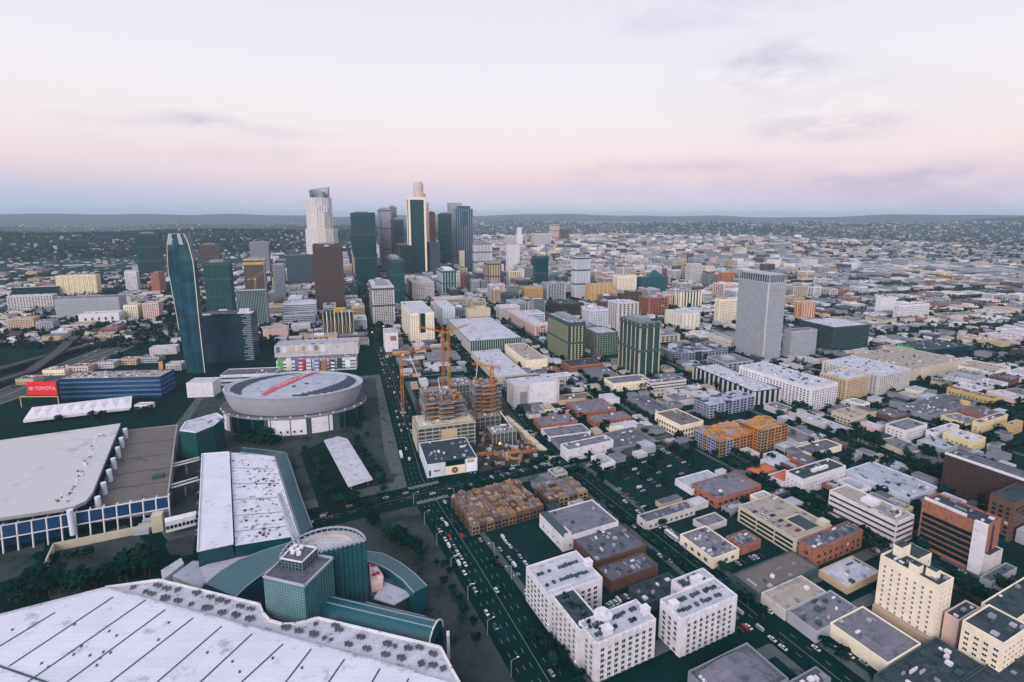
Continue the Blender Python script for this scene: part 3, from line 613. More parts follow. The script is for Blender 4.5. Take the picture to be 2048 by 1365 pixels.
for k in range(8):
    q = fa + (fb_ - fa) * ((k + .5) / 8); mb = MB(); mb.box(-.9, -.25, -5.6, .9, .3, -3.2); mb.build('opening', 'glass_dark', lw, rel(lw, q), math.atan2((fb_ - fa).y, (fb_ - fa).x))
mb = MB(); q = fb_; mb.box(-1, -1, -12, 1, 1, -8); mb.build('pier', 'white', lw, rel(lw, q))
st = bpy.data.objects.new('stair_tower', None); COL.objects.link(st); p = P(318, 1060); st.location = p; tag(st, 'beige stair tower with three stepped grey vent boxes beside the portal frames', 'stair')
mb = MB(); mb.box(-3.5, -3.5, 0, 3.5, 3.5, 13); mb.build('shaft', 'beige', st, (0, 0, 0), .4)
for k in range(3): mb = MB(); mb.box(-5, -1.6, 0, 5, 1.6, 4 + k); mb.build('vent_box', 'lgrey', st, (-9, -5 + k * 5, 0), .25)
bw = MB(); pts = [P(*q, 6) for q in [(82, 1140), (107, 1087), (310, 1046)]]
for a, b in zip(pts, pts[1:]): d_ = (b - a).normalized(); n_ = Vector((d_.y, -d_.x, 0)) * .4; bw.prism([tuple(v[:2]) for v in (a + n_, b + n_, b - n_, a - n_)], 0, 6)
tag(bw.build('retaining_wall', 'beige'), 'long pale retaining wall around the sunken service yard', 'wall')

# ------------------------------------------------------------------ arena
AC = P(589, 770, 42); PHI = .1
def ell(a, b, z, n=64, cx=0, cy=0): return [(cx + a * math.cos(t) * math.cos(PHI) - b * math.sin(t) * math.sin(PHI), cy + a * math.cos(t) * math.sin(PHI) + b * math.sin(t) * math.cos(PHI), z) for t in [2 * math.pi * i / n for i in range(n)]]
ar = bpy.data.objects.new('arena', None); COL.objects.link(ar); ar.location = (AC.x, AC.y, 0); tag(ar, 'oval sports arena with grey bowl and red-striped white roof', 'arena')
def loft(name, rings, mat, parent, cap=False, m2=None):
    mb = MB()
    for A, B in zip(rings, rings[1:]):
        for i in range(len(A)): j = (i + 1) % len(A); mb.quad(A[i], A[j], B[j], B[i])
    if cap: mb.quad(*rings[-1], m=1 if m2 else 0)
    return mb.build(name, [mat] + ([m2] if m2 else []), parent)
loft('lower_glazing', [ell(76, 49.5, 0), ell(76, 49.5, 21)], 'dgrey', ar)
loft('terrace', [ell(77.6, 51, 21), ell(77.6, 51, 22.2), ell(60, 40, 22.2)], 'roof_mid', ar)
loft('terrace_rim', [ell(77.9, 51.2, 20.8), ell(77.9, 51.2, 22.9), ell(77.3, 50.7, 22.9), ell(77.3, 50.7, 22)], 'grey', ar)
loft('bowl', [ell(67, 43, 22), ell(69.5, 45, 27), ell(72, 47.2, 34), ell(74, 49, 41.5)], 'lavender_grey', ar)
loft('roof_rim', [ell(74, 49, 41.5), ell(74.6, 49.6, 43), ell(72, 47, 43.2), ell(70.5, 45.5, 42)], 'lgrey', ar)
loft('roof', [ell(70.5, 45.5, 42), ell(55, 34, 43.6), ell(30, 18, 45)], 'roof_pale', ar, True)
def roofz(x, y):
    q = math.sqrt((x / 70.5) ** 2 + (y / 45.5) ** 2)
    return 45 if q < .4 else 45 - 1.4 * (q - .4) / .36 if q < .76 else 43.6 - 1.6 * (q - .76) / .24
def roofpiece(name, f, mat, lift, nx=46, ny=24):
    mb = MB()
    for i in range(nx):
        for j in range(ny):
            x0, x1 = -70 + 140 * i / nx, -70 + 140 * (i + 1) / nx; y0, y1 = -45 + 90 * j / ny, -45 + 90 * (j + 1) / ny
            if f((x0 + x1) / 2, (y0 + y1) / 2):
                mb.quad(*[(x * math.cos(PHI) - y * math.sin(PHI), x * math.sin(PHI) + y * math.cos(PHI), roofz(x, y) + lift) for x, y in ((x0, y0), (x1, y0), (x1, y1), (x0, y1))])
    return mb.build(name, mat, ar)
ins = lambda x, y, k: (x / (70.5 * k)) ** 2 + (y / (45.5 * k)) ** 2 < 1
lens = lambda x, y: ((x - 2) * .83 + (y) * .55) ** 2 / 56 ** 2 + (-(x - 2) * .55 + y * .83) ** 2 / 39 ** 2 < 1
for sgn in (-1, 1):
    for k in range(26):
        mb = MB(); y0 = -45 + k * 3.5; n_ = 60
        for i in range(n_):
            x0, x1 = 70 * i / n_ * sgn, 70 * (i + 1) / n_ * sgn; xm = (x0 + x1) / 2
            if ins(xm, y0 + 1.5, .95) and not lens(xm, y0 + 1.5): mb.quad(*[(x * math.cos(PHI) - y * math.sin(PHI), x * math.sin(PHI) + y * math.cos(PHI), roofz(x, y) + .55) for x, y in ((x0, y0), (x1, y0), (x1, y0 + 3.0), (x0, y0 + 3.0))])
        if mb.f: mb.build('solar_panel_row', 'slate', ar)
# red stripe with pale lettering, tapering to both ends
def stripe(name, wd, mat, lift, m=14):
    a = P(527, 791, 43) - AC; b = P(640, 741, 43) - AC; ax3 = Vector((b.x - a.x, b.y - a.y, 0)); L3 = ax3.length; ax3.normalize(); n3 = Vector((-ax3.y, ax3.x, 0)); mb = MB()
    for i in range(m):
        q = []
        for s in (i / m, (i + 1) / m):
            wq = wd * (.55 + .45 * math.sin(math.pi * s)); c0 = Vector((a.x, a.y, 0)) + ax3 * L3 * s
            for k in (-1, 1):
                v = c0 + n3 * wq * k; x = v.x * math.cos(-PHI) - v.y * math.sin(-PHI); y = v.x * math.sin(-PHI) + v.y * math.cos(-PHI); q.append((v.x, v.y, roofz(x, y) + lift))
        mb.quad(q[0], q[2], q[3], q[1])
    mb.build(name, mat, ar); return a, ax3, L3
M('stripe_red', c(190, 78, 104), var=.1)
a3, ax3, L3 = stripe('red_stripe', 5.6, 'stripe_red', .6)
def text(body, size, mat, parent, loc, rot, ext=.05, name='lettering'):
    cu = bpy.data.curves.new(name, 'FONT'); cu.body = body; cu.size = size; cu.extrude = ext; cu.align_x = 'CENTER'; cu.align_y = 'CENTER'; cu.materials.append(MATS[mat]); o = bpy.data.objects.new(name, cu); COL.objects.link(o); bpy.context.view_layer.update(); me = bpy.data.meshes.new_from_object(o.evaluated_get(bpy.context.evaluated_depsgraph_get())); bpy.data.objects.remove(o); o = link(name, me, parent, loc); o.rotation_euler = rot; return o
mid = Vector((a3.x, a3.y, 0)) + ax3 * L3 * .5
text('STAPLES Center', 8.0, 'pink', ar, (mid.x, mid.y, 45.75), (0, 0, math.atan2(ax3.y, ax3.x)))
for x, y in ((16, -6), (6, -16)): mb = MB(); mb.box(-1.5, -1.5, 0, 1.5, 1.5, 2); mb.build('roof_hatch', 'dgrey', ar, (x, y, 44))
# white wall panels, dark piers, entrance glazing round the base
def curvewall(name, t0, t1, z0, z1, mat, k=1.012, n=8):
    mb = MB(); A = [(77 * k * math.cos(t), 50 * k * math.sin(t)) for t in [t0 + (t1 - t0) * i / n for i in range(n + 1)]]; A = [(x * math.cos(PHI) - y * math.sin(PHI), x * math.sin(PHI) + y * math.cos(PHI)) for x, y in A]
    B = [(x * .985, y * .985) for x, y in A]; mb.prism(A + B[::-1], z0, z1); return mb.build(name, mat, ar)
T = math.radians
for (t0, t1, nm, mt_) in ((260, 288, 'white_panel', 'white'), (292, 309, 'white_panel', 'white'), (210, 220, 'white_panel', 'white'), (316, 352, 'glazed_bay', 'glass_dark'), (225, 256, 'entrance_bay', 'glass_dark')): curvewall(nm, T(t0), T(t1), 3, 20, mt_)
for k in range(11): t = T(203 + k * 14.6); curvewall('pier', t, t + .012, 0, 20.4, 'dgrey', 1.015, 1)
for k in range(14):
    t = T(200 + k * 11); x, y = 78 * math.cos(t), 51 * math.sin(t); mb = MB(); mb.bar((0, 0, 0), (0, 0, 1.4), .9, n=8); mb.build('terrace_planter', 'white', ar, (x * math.cos(PHI) - y * math.sin(PHI), x * math.sin(PHI) + y * math.cos(PHI), 22.3))
for k in range(5):
    t = T(264 + k * 5); x, y = 78.2 * math.cos(t), 50.8 * math.sin(t); mb = MB(); mb.box(-1, -.3, 0, 1, .3, 2); mb.build('wall_vent', 'glass_dark', ar, (x * math.cos(PHI) - y * math.sin(PHI), x * math.sin(PHI) + y * math.cos(PHI), 6), PHI)
occ_poly([(AC.x + q[0], AC.y + q[1]) for q in ell(82, 55, 0, 24)]); note(431, 742, 732, 880, 480)
# long white flat canopy on the forecourt lawn
can = poly('canopy', 'long white flat canopy roof on the lawn beside the avenue', 'canopy', [(648, 881), (676, 873), (695, 878), (745, 958), (697, 973)], 8, 7, 'roof_white', 'white')
for x, y in ((655, 884), (690, 884), (715, 925), (680, 925), (735, 955), (702, 965)):
    p = P(x, y, 7); mb = MB(); mb.bar((0, 0, 0), (0, 0, 7), .4, n=8); mb.build('post', 'lgrey', can, (p.x - can.location.x, p.y - can.location.y, 0))

# ------------------------------------------------------------------ buildings south of the cross street, one by one
G = lambda cw=3.2, ww=1.6, fh=3.3, wh=1.6, p='glass': ('grid', cw, ww, fh, wh, p)
EA = lambda cw=3.2, ww=1.6, fh=3.3, wh=1.6, p='glass': ('each', cw, ww, fh, wh, p)
BD = lambda fh=3.6, wh=1.7, p='glass': ('band', fh, wh, p)
FN = lambda cw=4.0, fw=1.2, m='white': ('fin', cw, fw, m)
CT = lambda cw=3.0, fh=3.6, m='dgrey': ('curtain', cw, fh, m)
# two white apartment buildings by the avenue
def apt(label, parts, group=None):
    """parts: near roof corner px, left px, right px, roof height, roof"""
    root = None
    for i, (x, y, xl, xr, h, roof, each) in enumerate(parts):
        if xl is None: n = root.location + E2 * (bw0 * x) + E1 * (bd0 + .02); w = bw0 * (1 - x); d = xr
        else: n = P(x, y, h); w = slide(n, E2, xr); d = slide(n, E1, xl); n.z = 0; bw0, bd0 = w, d
        mb = MB(); mb.box(0, 0, -.3, w, d, h - .01 * i); t = .5
        for (a0, b0, a1, b1) in ((0, 0, w, t), (0, d - t, w, d), (0, t, t, d - t), (w - t, t, w, d - t)): mb.box(a0, b0, h - .01 * i, a1, b1, h + 1.0)
        if root is None: root = mb.build('apartment_building', 'white', None, n, -math.radians(A1)); tag(root, label, 'apartments', group); off = Vector((0, 0, 0)); par_ = root
        else: dlt = n - root.location; off = Vector((dlt.dot(E2), dlt.dot(E1), 0)); par_ = mb.build('wing', 'white', root, off)
        mb = MB(); mb.box(t, t, h - .3, w - t, d - t, h + .08); mb.build('roof', roof, par_)
        rn = random.Random(i + int(x))
        # bays: upright shafts proud of the wall between window columns
        for sd in 'fl':
            ln = w if sd == 'f' else d; cw = 4.3; nn_ = max(1, int((ln - 2) / cw)); m0 = (ln - nn_ * cw) / 2
            for k in range(nn_):
                a = m0 + (k + .5) * cw
                for fl in range(int((h - 1.2) / 3.1)):
                    z = 1.0 + fl * 3.1
                    link('window', window_mesh(2.5, 2.1, 'white', 'glass'), par_, (a, 0, z) if sd == 'f' else (0, a, z), 0 if sd == 'f' else -math.pi / 2)
            if each:
                for k in range(nn_ + 1):
                    a = min(max(m0 + k * cw, .9), ln - .9); mb = MB(); sbox(mb, sd, a - .75, a + .75, .5, h + .5, w, d, .7); mb.build('bay_pier', 'white', par_)
        mb = MB()
        for sd in 'br':
            ln = w if sd == 'b' else d; nn_ = max(1, int((ln - 2) / 4.3)); m0 = (ln - nn_ * 4.3) / 2
            for k in range(nn_):
                for fl in range(int((h - 1.2) / 3.1)): a = m0 + (k + .5) * 4.3; sbox(mb, sd, a - 1.1, a + 1.1, 1 + fl * 3.1, 2.8 + fl * 3.1, w, d)
        stuffpart(mb.build('windows', 'glass', par_))
        # dark condenser rows
        for row in (.32, .68):
            for k in range(int((w - 6) / 2.4)):
                if rn.random() < .78: o = link('roof_unit', UNIT['dgrey'] if rn.random() < .7 else UNIT['roof_dark'], par_, (3.5 + k * 2.4, d * row + rn.uniform(-.5, .5), h + .08)); o.scale = (1.7, rn.uniform(1.5, 2.6), 1.1)
        occ_poly([n, n + E2 * w, n + E2 * w + E1 * d, n + E1 * d], 3)
    return root
roof_units(None, 1, 1, 1, 0, R)
apA = apt('white seven-storey apartment building with three wings and roof garden by the avenue', [(1193, 1291, 1157, 1312, 21.5, 'roof_white', True), (1160, 1264, 1098, 1205, 21.2, 'roof_dark', True), (1099, 1196, 1052, 1205, 21.6, 'roof_white', False)])
def on(root, px, py, h): v = P(px, py, h) - root.location; return (v.dot(E2), v.dot(E1), h)
for px, py, w_, d_, hh in ((1176, 1131, 4, 4, 3), (1214, 1268, 4.5, 4, 3.5), (1290, 1226, 4, 3.5, 3.2)):
    mb = MB(); mb.box(-w_ / 2, -d_ / 2, 0, w_ / 2, d_ / 2, hh); mb.box(-w_ / 2 - .3, -d_ / 2 - .3, hh, w_ / 2 + .3, d_ / 2 + .3, hh + .5); mb.build('stair_head', 'white', apA, on(apA, px, py, 21.6))
mb = MB(); mb.bar((0, 0, 0), (0, 0, 1.8), 5.0, n=24); mb.bar((0, 0, 1.8), (0, 0, 4.4), 2.2, n=16); mb.build('round_lantern', 'white', apA, on(apA, 1206, 1234, 21.3))
rr = random.Random(4)
for k in range(24):
    mb = MB(); r_ = rr.uniform(.6, 1.3)
    for _ in range(14): v = Vector((rr.gauss(0, .5), rr.gauss(0, .5), abs(rr.gauss(.5, .35)))) * r_; q = Vector((rr.gauss(0, 1), rr.gauss(0, 1), rr.gauss(0, 1))).normalized() * .45; s = q.orthogonal() ; mb.quad(v - q, v + s, v + q, v - s)
    mb.build('roof_garden_shrub', 'leaf_b', apA, on(apA, 1122 + k * 3.2 + rr.uniform(-8, 8), 1186 + k * 3.3 + rr.uniform(-4, 4), 21.3))
apB = apt('white seven-storey apartment block standing apart beyond the three-winged one', [(1363, 1242, 1320, 1475, 22.0, 'roof_white', True), (.4, 0, None, 9, 22.3, 'roof_white', False)])
for px, py, w_, d_, hh in ((1392, 1168, 7, 3, 4), (1347, 1217, 4.5, 3.5, 3.5)):
    mb = MB(); mb.box(-w_ / 2, -d_ / 2, 0, w_ / 2, d_ / 2, hh); mb.box(-w_ / 2 - .3, -d_ / 2 - .3, hh, w_ / 2 + .3, d_ / 2 + .3, hh + .5); mb.build('stair_head', 'white', apB, on(apB, px, py, 22.0))

# low workshops and warehouses
b = bld('showroom', 'white two-storey showroom with grey roof and red sign beside timber-framed site', 'showroom', 1126, 1079, 1105, 1079, 1237, 'white', 'roof_grey', EA(7, 1.8, 6.2, 2.0), units=2)
w_, d_, h_ = b['wdh']; mb = MB(); mb.box(.5, 0.5, h_, 6, d_ * .98, h_ + 2.2); mb.build('parapet_screen', 'dgrey', b); mb = MB(); mb.box(1, .2, h_ + .9, 7, .46, h_ + 3.4); mb.box(6.2, .46, h_ + .9, 6.6, 9, h_ + 3.2); mb.build('sign_wall', 'white', b); mb = MB(); mb.box(6.62, 1, h_ + .9, 6.9, 8, h_ + 3.3); mb.build('red_sign', 'sign_red', b)
bld('warehouse', 'grey corrugated warehouse roof directly behind the three-winged white apartments', 'warehouse', 1192, 1126, 0, 1142, 1293, 'brown', 'roof_mid', h=7, units=12)
bld('warehouse', 'dark grey warehouse with brown front wall beside the white apartments', 'warehouse', 1222, 1166, 0, 1194, 1316, 'brown', 'roof_mid', h=7, units=7)
bld('workshop', 'small dark flat-roofed workshop between the two white apartment blocks', 'workshop', 1292, 1210, 0, 1258, 1372, 'dgrey', 'roof_dark', h=6, units=4)
bld('warehouse', 'brownish grey warehouse roof first in the row behind the single white block', 'warehouse', 1518, 1190, 0, 1465, 1638, 'dgrey', 'roof_brown', h=6, units=5, win=EA(5, 2.2, 5, 1.6))
bld('warehouse', 'pinkish grey warehouse roof second in the row with low white parapet', 'warehouse', 1571, 1224, 0, 1522, 1652, 'offwhite', 'roof_tan', h=6, units=3)
bld('warehouse', 'grey warehouse roof third in the row with dark skylights', 'warehouse', 1634, 1267, 0, 1575, 1721, 'lgrey', 'roof_grey', h=6.5, units=10)
b = bld('warehouse', 'long grey roof with cream front wall above a dark loading yard', 'warehouse', 1776, 1330, 0, 1660, 1842, 'cream', 'roof_grey', h=7.5, units=3)
bld('warehouse', 'dark teal-grey flat roof at the bottom edge beside the loading yard', 'warehouse', 1840, 1422, 0, 1747, 1965, 'dgrey', 'roof_dark', h=7, units=12)
bld('warehouse', 'dark flat roof in the bottom right corner below the cream terraces', 'warehouse', 1990, 1430, 0, 1910, 2130, 'dgrey', 'roof_dark', h=7, units=6)
fb = bld('market_hall', 'grey vaulted market hall roof at the bottom edge in front of white block', 'hall', 1455, 1428, 0, 1376, 1577, 'grey', 'roof_mid', h=8, units=0)
w_, d_, h_ = fb['wdh']; mb = MB(); K = 14
for i in range(K):
    t0, t1 = i / K, (i + 1) / K; f_ = lambda t: h_ + .1 + 2.2 * math.sin(math.pi * t)
    mb.quad((w_ * (.12 + .8 * t0), d_ * .12, f_(t0)), (w_ * (.12 + .8 * t1), d_ * .12, f_(t1)), (w_ * (.12 + .8 * t1), d_ * .9, f_(t1)), (w_ * (.12 + .8 * t0), d_ * .9, f_(t0)))
mb.quad(*[(w_ * (.12 + .8 * i / K), d_ * .12, h_ + .1 + 2.2 * math.sin(math.pi * i / K)) for i in range(K + 1)]); mb.build('vaulted_roof', 'roof_grey', fb)
for k in range(9): o = link('roof_unit', UNIT['white'], fb, (w_ * .08, d_ * (.12 + k * .085), h_ + .06)); o.scale = (1.3, 1.3, 1)
bld('shed', 'small grey shed roof at the bottom edge right of the market hall', 'shed', 1602, 1395, 0, 1572, 1662, 'grey', 'roof_mid', h=6, units=4)
bld('workshop', 'grey workshop with cream arched front and white flank by the side street', 'workshop', 1426, 1120, 1139, 1360, 1479, 'cream', 'roof_grey', EA(6, 3, 5.5, 2.6), units=14)
bld('workshop', 'brick rear workshop attached to the grey-roofed arched one', 'workshop', 1483, 1096, 1112, 1452, 1522, 'brick', 'roof_mid', units=7)
bld('shed', 'small pinkish grey shed behind the arched workshop', 'shed', 1410, 1057, 1066, 1386, 1454, 'offwhite', 'roof_grey', units=1)
bld('workshop', 'low grey workshop with white loading wall beside parked vans', 'workshop', 1293, 1047, 1062, 1274, 1391, 'offwhite', 'roof_mid', ('each', 5, 2.4, 4, 2.2, 'glass_dark'), units=5)
bld('workshop', 'orange brick workshop with pale striped roof beside the car park', 'workshop', 1433, 1000, 1018, 1383, 1523, 'brick', 'roof_grey', EA(6, 3.4, 5.4, 2.4), units=4)
bld('workshop', 'pale flat-roofed workshop attached to the orange brick one', 'workshop', 1384, 981, 992, 1350, 1450, 'white', 'roof_pale', units=3)
b = bld('parking_structure', 'beige parking structure with open decks and a sunken ramp court', 'car park', 1592, 1082, 1114, 1477, 1664, 'beige', 'roof_tan', None, units=0, par=1.1)
w_, d_, h_ = b['wdh']
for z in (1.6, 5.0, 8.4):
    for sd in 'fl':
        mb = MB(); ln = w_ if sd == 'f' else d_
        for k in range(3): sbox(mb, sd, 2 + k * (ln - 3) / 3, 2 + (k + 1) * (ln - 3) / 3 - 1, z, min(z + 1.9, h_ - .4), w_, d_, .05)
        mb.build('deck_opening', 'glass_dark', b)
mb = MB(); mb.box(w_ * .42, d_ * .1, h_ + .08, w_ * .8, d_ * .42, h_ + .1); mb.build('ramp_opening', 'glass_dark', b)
mb = MB(); mb.box(w_ * .42, d_ * .42, h_, w_ * .8, d_ * .44, h_ + 1.1); mb.box(w_ * .4, d_ * .1, h_, w_ * .42, d_ * .44, h_ + 1.1); mb.build('ramp_parapet', 'beige', b)
mb = MB(); mb.box(w_ - 7, 1, h_, w_ - 1, 7, h_ + 4); mb.build('stair_head', 'beige', b); PARK = b
bld('workshop', 'red brick long low building with rounded roof lights beside parking structure', 'workshop', 1631, 1102, 1137, 1598, 1726, 'brick', 'roof_mid', EA(6, 2.6, 4.6, 2.4), units=9)
bld('warehouse', 'white stained flat roof with corner notch behind the cream hotel', 'warehouse', 1695, 1178, 1190, 1638, 1761, 'tan', 'roof_white', units=7)
bld('office_building', 'long white office building with bands of brown windows', 'office', 1794, 1047, 1095, 1659, 1829, 'white', 'roof_tan', [('band', 4.2, 1.6, 'bronze')], units=10, pent=(.3, .4, .4, .2, 3.0))
b = ALLB[-1]
bld('warehouse', 'big pale blue-grey warehouse roof behind the long white office', 'warehouse', 1820, 998, 1009, 1690, 1875, 'cool_white', 'roof_pale', units=14)
bld('apartment_building', 'white walk-up block with rows of small dark windows and grey roof', 'apartments', 1607, 961, 992, 1572, 1692, 'white', 'roof_dark', EA(3.6, 1.3, 3.2, 1.5), units=5, pent=(.35, .3, .35, .16, 2.5))
bld('shop', 'low white shop with orange awning fronting the walk-up block', 'shop', 1566, 966, 975, 1536, 1600, 'white', 'roof_red', units=1)
bld('shop', 'small shop with orange tile roof below the orange-wrapped site', 'shop', 1517, 952, 962, 1492, 1556, 'brick', 'roof_red', units=1)
bld('warehouse', 'low grey roof with cream end wall right of the orange-wrapped site', 'warehouse', 1622, 910, 921, 1590, 1684, 'cream', 'roof_mid', units=3)
bld('shed', 'small grey shed beside the brick tower car court', 'shed', 1983, 1168, 1180, 1960, 2034, 'lgrey', 'roof_mid', units=1)
# cream hotel: tall slab, rear wing, roof houses
b = bld('hotel', 'tall cream hotel slab with many small square windows', 'hotel', 1878, 1176, 1289, 1761, 1908, 'cream', 'roof_dark', EA(3.9, 1.25, 3.05, 1.7), units=4, par=1.2)
w_, d_, h_ = b['wdh']; wl = MB(); wl.box(w_, d_ * .62, 0, w_ + 16, d_, h_ - .3); wing = wl.build('rear_wing', 'cream', b); mb = MB(); mb.box(w_ + .3, d_ * .62 + .4, h_ - .4, w_ + 15.6, d_ - .4, h_ - .2); mb.build('roof', 'roof_dark', wing)
for k in range(4):
    for fl in range(10): link('window', window_mesh(1.25, 1.7, 'cream', 'glass'), wing, (w_ + 2 + k * 3.7, d_ * .62, 1.4 + fl * 3.05))
for (x, y, sx, sy, hz, nm) in ((.1, .36, 4.5, 5, 4.5, 'stair_head'), (.35, .14, 4.5, 5, 4.5, 'stair_head'), (.55, .78, 9, 4.5, 6.5, 'lift_house')): mb = MB(); mb.box(0, 0, 0, sx, sy, hz); mb.box(.3, .3, hz, sx - .3, sy - .3, hz + .25, 1); mb.build(nm, ['cream', 'roof_dark'], b, (w_ * x, d_ * y, h_))
bld('annex', 'low tan base wing at the foot of the cream hotel', 'annex', 1872, 1290, 0, 1745, 1880, 'tan', 'roof_tan', h=3.9, w=6, units=0, occ=False, par=.5, ang=A1)
# cream terraces at the right edge
bld('apartment_building', 'peach brown blank-walled wing beside the cream hotel', 'apartments', 1918, 1244, 1302, 1889, 1960, 'pink', 'roof_dark', units=2)
bld('apartment_building', 'cream stepped apartment building with dark roofs at the right edge', 'apartments', 2008, 1291, 1370, 1925, 2060, 'cream', 'roof_dark', EA(4, 2.2, 3.1, 1.5), units=4)
bld('apartment_building', 'cream rear block with dark roof and white edge in the right corner', 'apartments', 2030, 1245, 1290, 1962, 2120, 'cream', 'roof_dark', EA(4, 2.2, 3.1, 1.5), units=3)
# red-brick tower with banded windows and white pylon
b = bld('office_building', 'red brick office slab with dark window bands and white end pylon', 'office', 1972, 1056, 1150, 1845, 2003, 'brick', 'roof_dark', None, units=6, par=1.4)
w_, d_, h_ = b['wdh']
for k in range(6): mb = MB(); sbox(mb, 'l', 5, d_ - 1, 2.5 + k * 4.1, 5.2 + k * 4.1, w_, d_, .08); mb.build('window_band', 'glass_dark', b)
for k in range(5): mb = MB(); sbox(mb, 'l', 5, d_ - 1, 5.3 + k * 4.1, 5.9 + k * 4.1, w_, d_, .16); mb.build('spandrel', 'brown', b)
mb = MB(); mb.box(-1.0, -.8, 0, 1.2, 6, h_ + 2.2); mb.build('pylon', 'white', b); mb = MB(); mb.box(.6, d_ * .3, h_ + .1, 1.2, d_ * .98, h_ + 3.4); mb.build('parapet_wall', 'white', b)
mb = MB(); sbox(mb, 'f', w_ * .45, w_ * .6, 3, h_ - 1, w_, d_, .08); mb.build('window_band', 'glass_dark', b)
bld('stair_tower', 'slim white stair tower standing free beside the red brick slab', 'tower', 1979, 1115, 1155, 1972, 2006, 'offwhite', 'roof_dark', None, units=0)
b = bld('office_building', 'dark brown office complex with white roof fascia at the right edge', 'office', 2110, 985, 1065, 1890, 2300, 'dbrown', 'roof_mid', EA(5, 2.4, 4, 1.4, 'bronze'), units=4, par=.4, w=22)
w_, d_, h_ = b['wdh']; mb = MB(); mb.box(-.5, -.5, h_ + .42, 1.2, d_, h_ + 2.0); mb.box(1.2, -.5, h_ + .42, w_, 1.2, h_ + 2.0); mb.build('fascia', 'white', b)
bld('pavilion', 'white chamfered roof pavilion between brick slab and brown complex', 'pavilion', 1965, 985, 1008, 1926, 1994, 'white', 'roof_brown', units=0, occ=False)
bld('office_building', 'brown brick wing in front of the white-rimmed complex at the right edge', 'office', 2030, 1010, 1085, 1980, 2160, 'brown', 'roof_dark', G(4, 2, 3.6, 1.8), units=3, occ=False)

# ------------------------------------------------------------------ timber-framed apartment site
def bays(name, label, x, y, yb, xl, xr, nx, ny, mats, walls, seed, hole=0.1, cat='building site', h=None, group=None):
    if h is None: h = hgt(x, y, yb)
    n = P(x, y, h); ang = A1 if n.dot(E1) < 425 else A2; e1, e2 = axes(ang); w = slide(n, e2, xr); d = slide(n, e1, xl); n.z = 0; rnd = random.Random(seed)
    root = bpy.data.objects.new(name, None); COL.objects.link(root); root.location = n; root.rotation_euler = (0, 0, -math.radians(ang)); tag(root, label, cat, group); cache = {}
    for i in range(nx):
        for j in range(ny):
            if i > 0 and j > 0 and i < nx - 1 and j < ny - 1 and rnd.random() < hole: continue
            hh = h + rnd.choice((-1.3, -.5, 0, 0, .4, .9)); x0, x1, y0, y1 = w * i / nx, w * (i + 1) / nx - .25, d * j / ny, d * (j + 1) / ny - .25; wm = rnd.choice(walls); rm = rnd.choice(mats); mb = MB()
            mb.box(x0, y0, -.2, x1, y1, hh, 0); mb.box(x0 + .4, y0 + .4, hh, x1 - .4, y1 - .4, hh + .3, 1)
            for k in range(2): q = rnd.uniform(0, .6); mb.box(x0 + (x1 - x0) * q, y0 + .3, hh + .3, x0 + (x1 - x0) * (q + rnd.uniform(.1, .35)), y1 - .6, hh + rnd.uniform(.5, 1.6), rnd.choice((0, 1)))
            nf = max(1, int(h / 3.1))
            for fl in range(nf):
                if j == 0:
                    for q in (.1, .55): mb.box(x0 + (x1 - x0) * q, y0 - .07, .8 + fl * 3.1, x0 + (x1 - x0) * (q + .32), y0 + .1, 2.7 + fl * 3.1, 2)
                if i == 0:
                    for q in (.1, .55): mb.box(x0 - .07, y0 + (y1 - y0) * q, .8 + fl * 3.1, x0 + .1, y0 + (y1 - y0) * (q + .32), 2.7 + fl * 3.1, 2)
            mb.build('bay', [wm, rm, 'glass_dark'], root)
    pts = [n, n + e2 * w, n + e2 * w + e1 * d, n + e1 * d]; occ_poly(pts, 3)
    note(min(xl, x), y - 40, xr, y + 20, n.length); return root, w, d, h
bays('timber_frame_site', 'unfinished timber-framed apartment block with patchy plywood roofs', 944, 1049, 1072, 901, 1088, 10, 9, ['ply', 'deck_grey', 'deck_grey', 'roof_brown', 'roof_tan', 'deck_grey'], ['timber', 'brown', 'timber', 'ply'], 11, .14)
bays('timber_frame_site', 'smaller unfinished timber block with grey roof next to the avenue corner', 1099, 1000, 1019, 1068, 1176, 4, 5, ['deck_grey', 'roof_grey', 'roof_tan', 'roof_grey'], ['timber', 'brown', 'ply'], 12, .15)
bays('wrapped_site', 'orange-sheathed apartment block under construction, nearer part', 1440, 882, 916, 1390, 1508, 5, 6, ['tarp_orange', 'ply', 'tarp_orange', 'roof_tan'], ['tarp_orange', 'orange', 'ply', 'lilac'], 13, .1)
bays('wrapped_site', 'orange-sheathed apartment block under construction, farther part', 1524, 862, 905, 1478, 1577, 4, 6, ['tarp_orange', 'ply', 'ochre', 'roof_tan'], ['tarp_orange', 'orange', 'ply'], 14, .1)
bays('wrapped_site', 'lilac-sheathed apartment block under construction with courtyard', 1420, 811, 838, 1388, 1510, 6, 5, ['roof_pale', 'wrap_lilac', 'roof_white', 'slate'], ['wrap_lilac', 'lilac', 'wrap_lilac'], 15, .2)
bays('wrapped_site', 'low violet-grey block with cluttered white roof left of the grey tower', 1350, 708, 724, 1322, 1457, 8, 5, ['roof_white', 'slate', 'roof_pale', 'roof_mid'], ['lilac', 'grey', 'slate'], 16, .1)

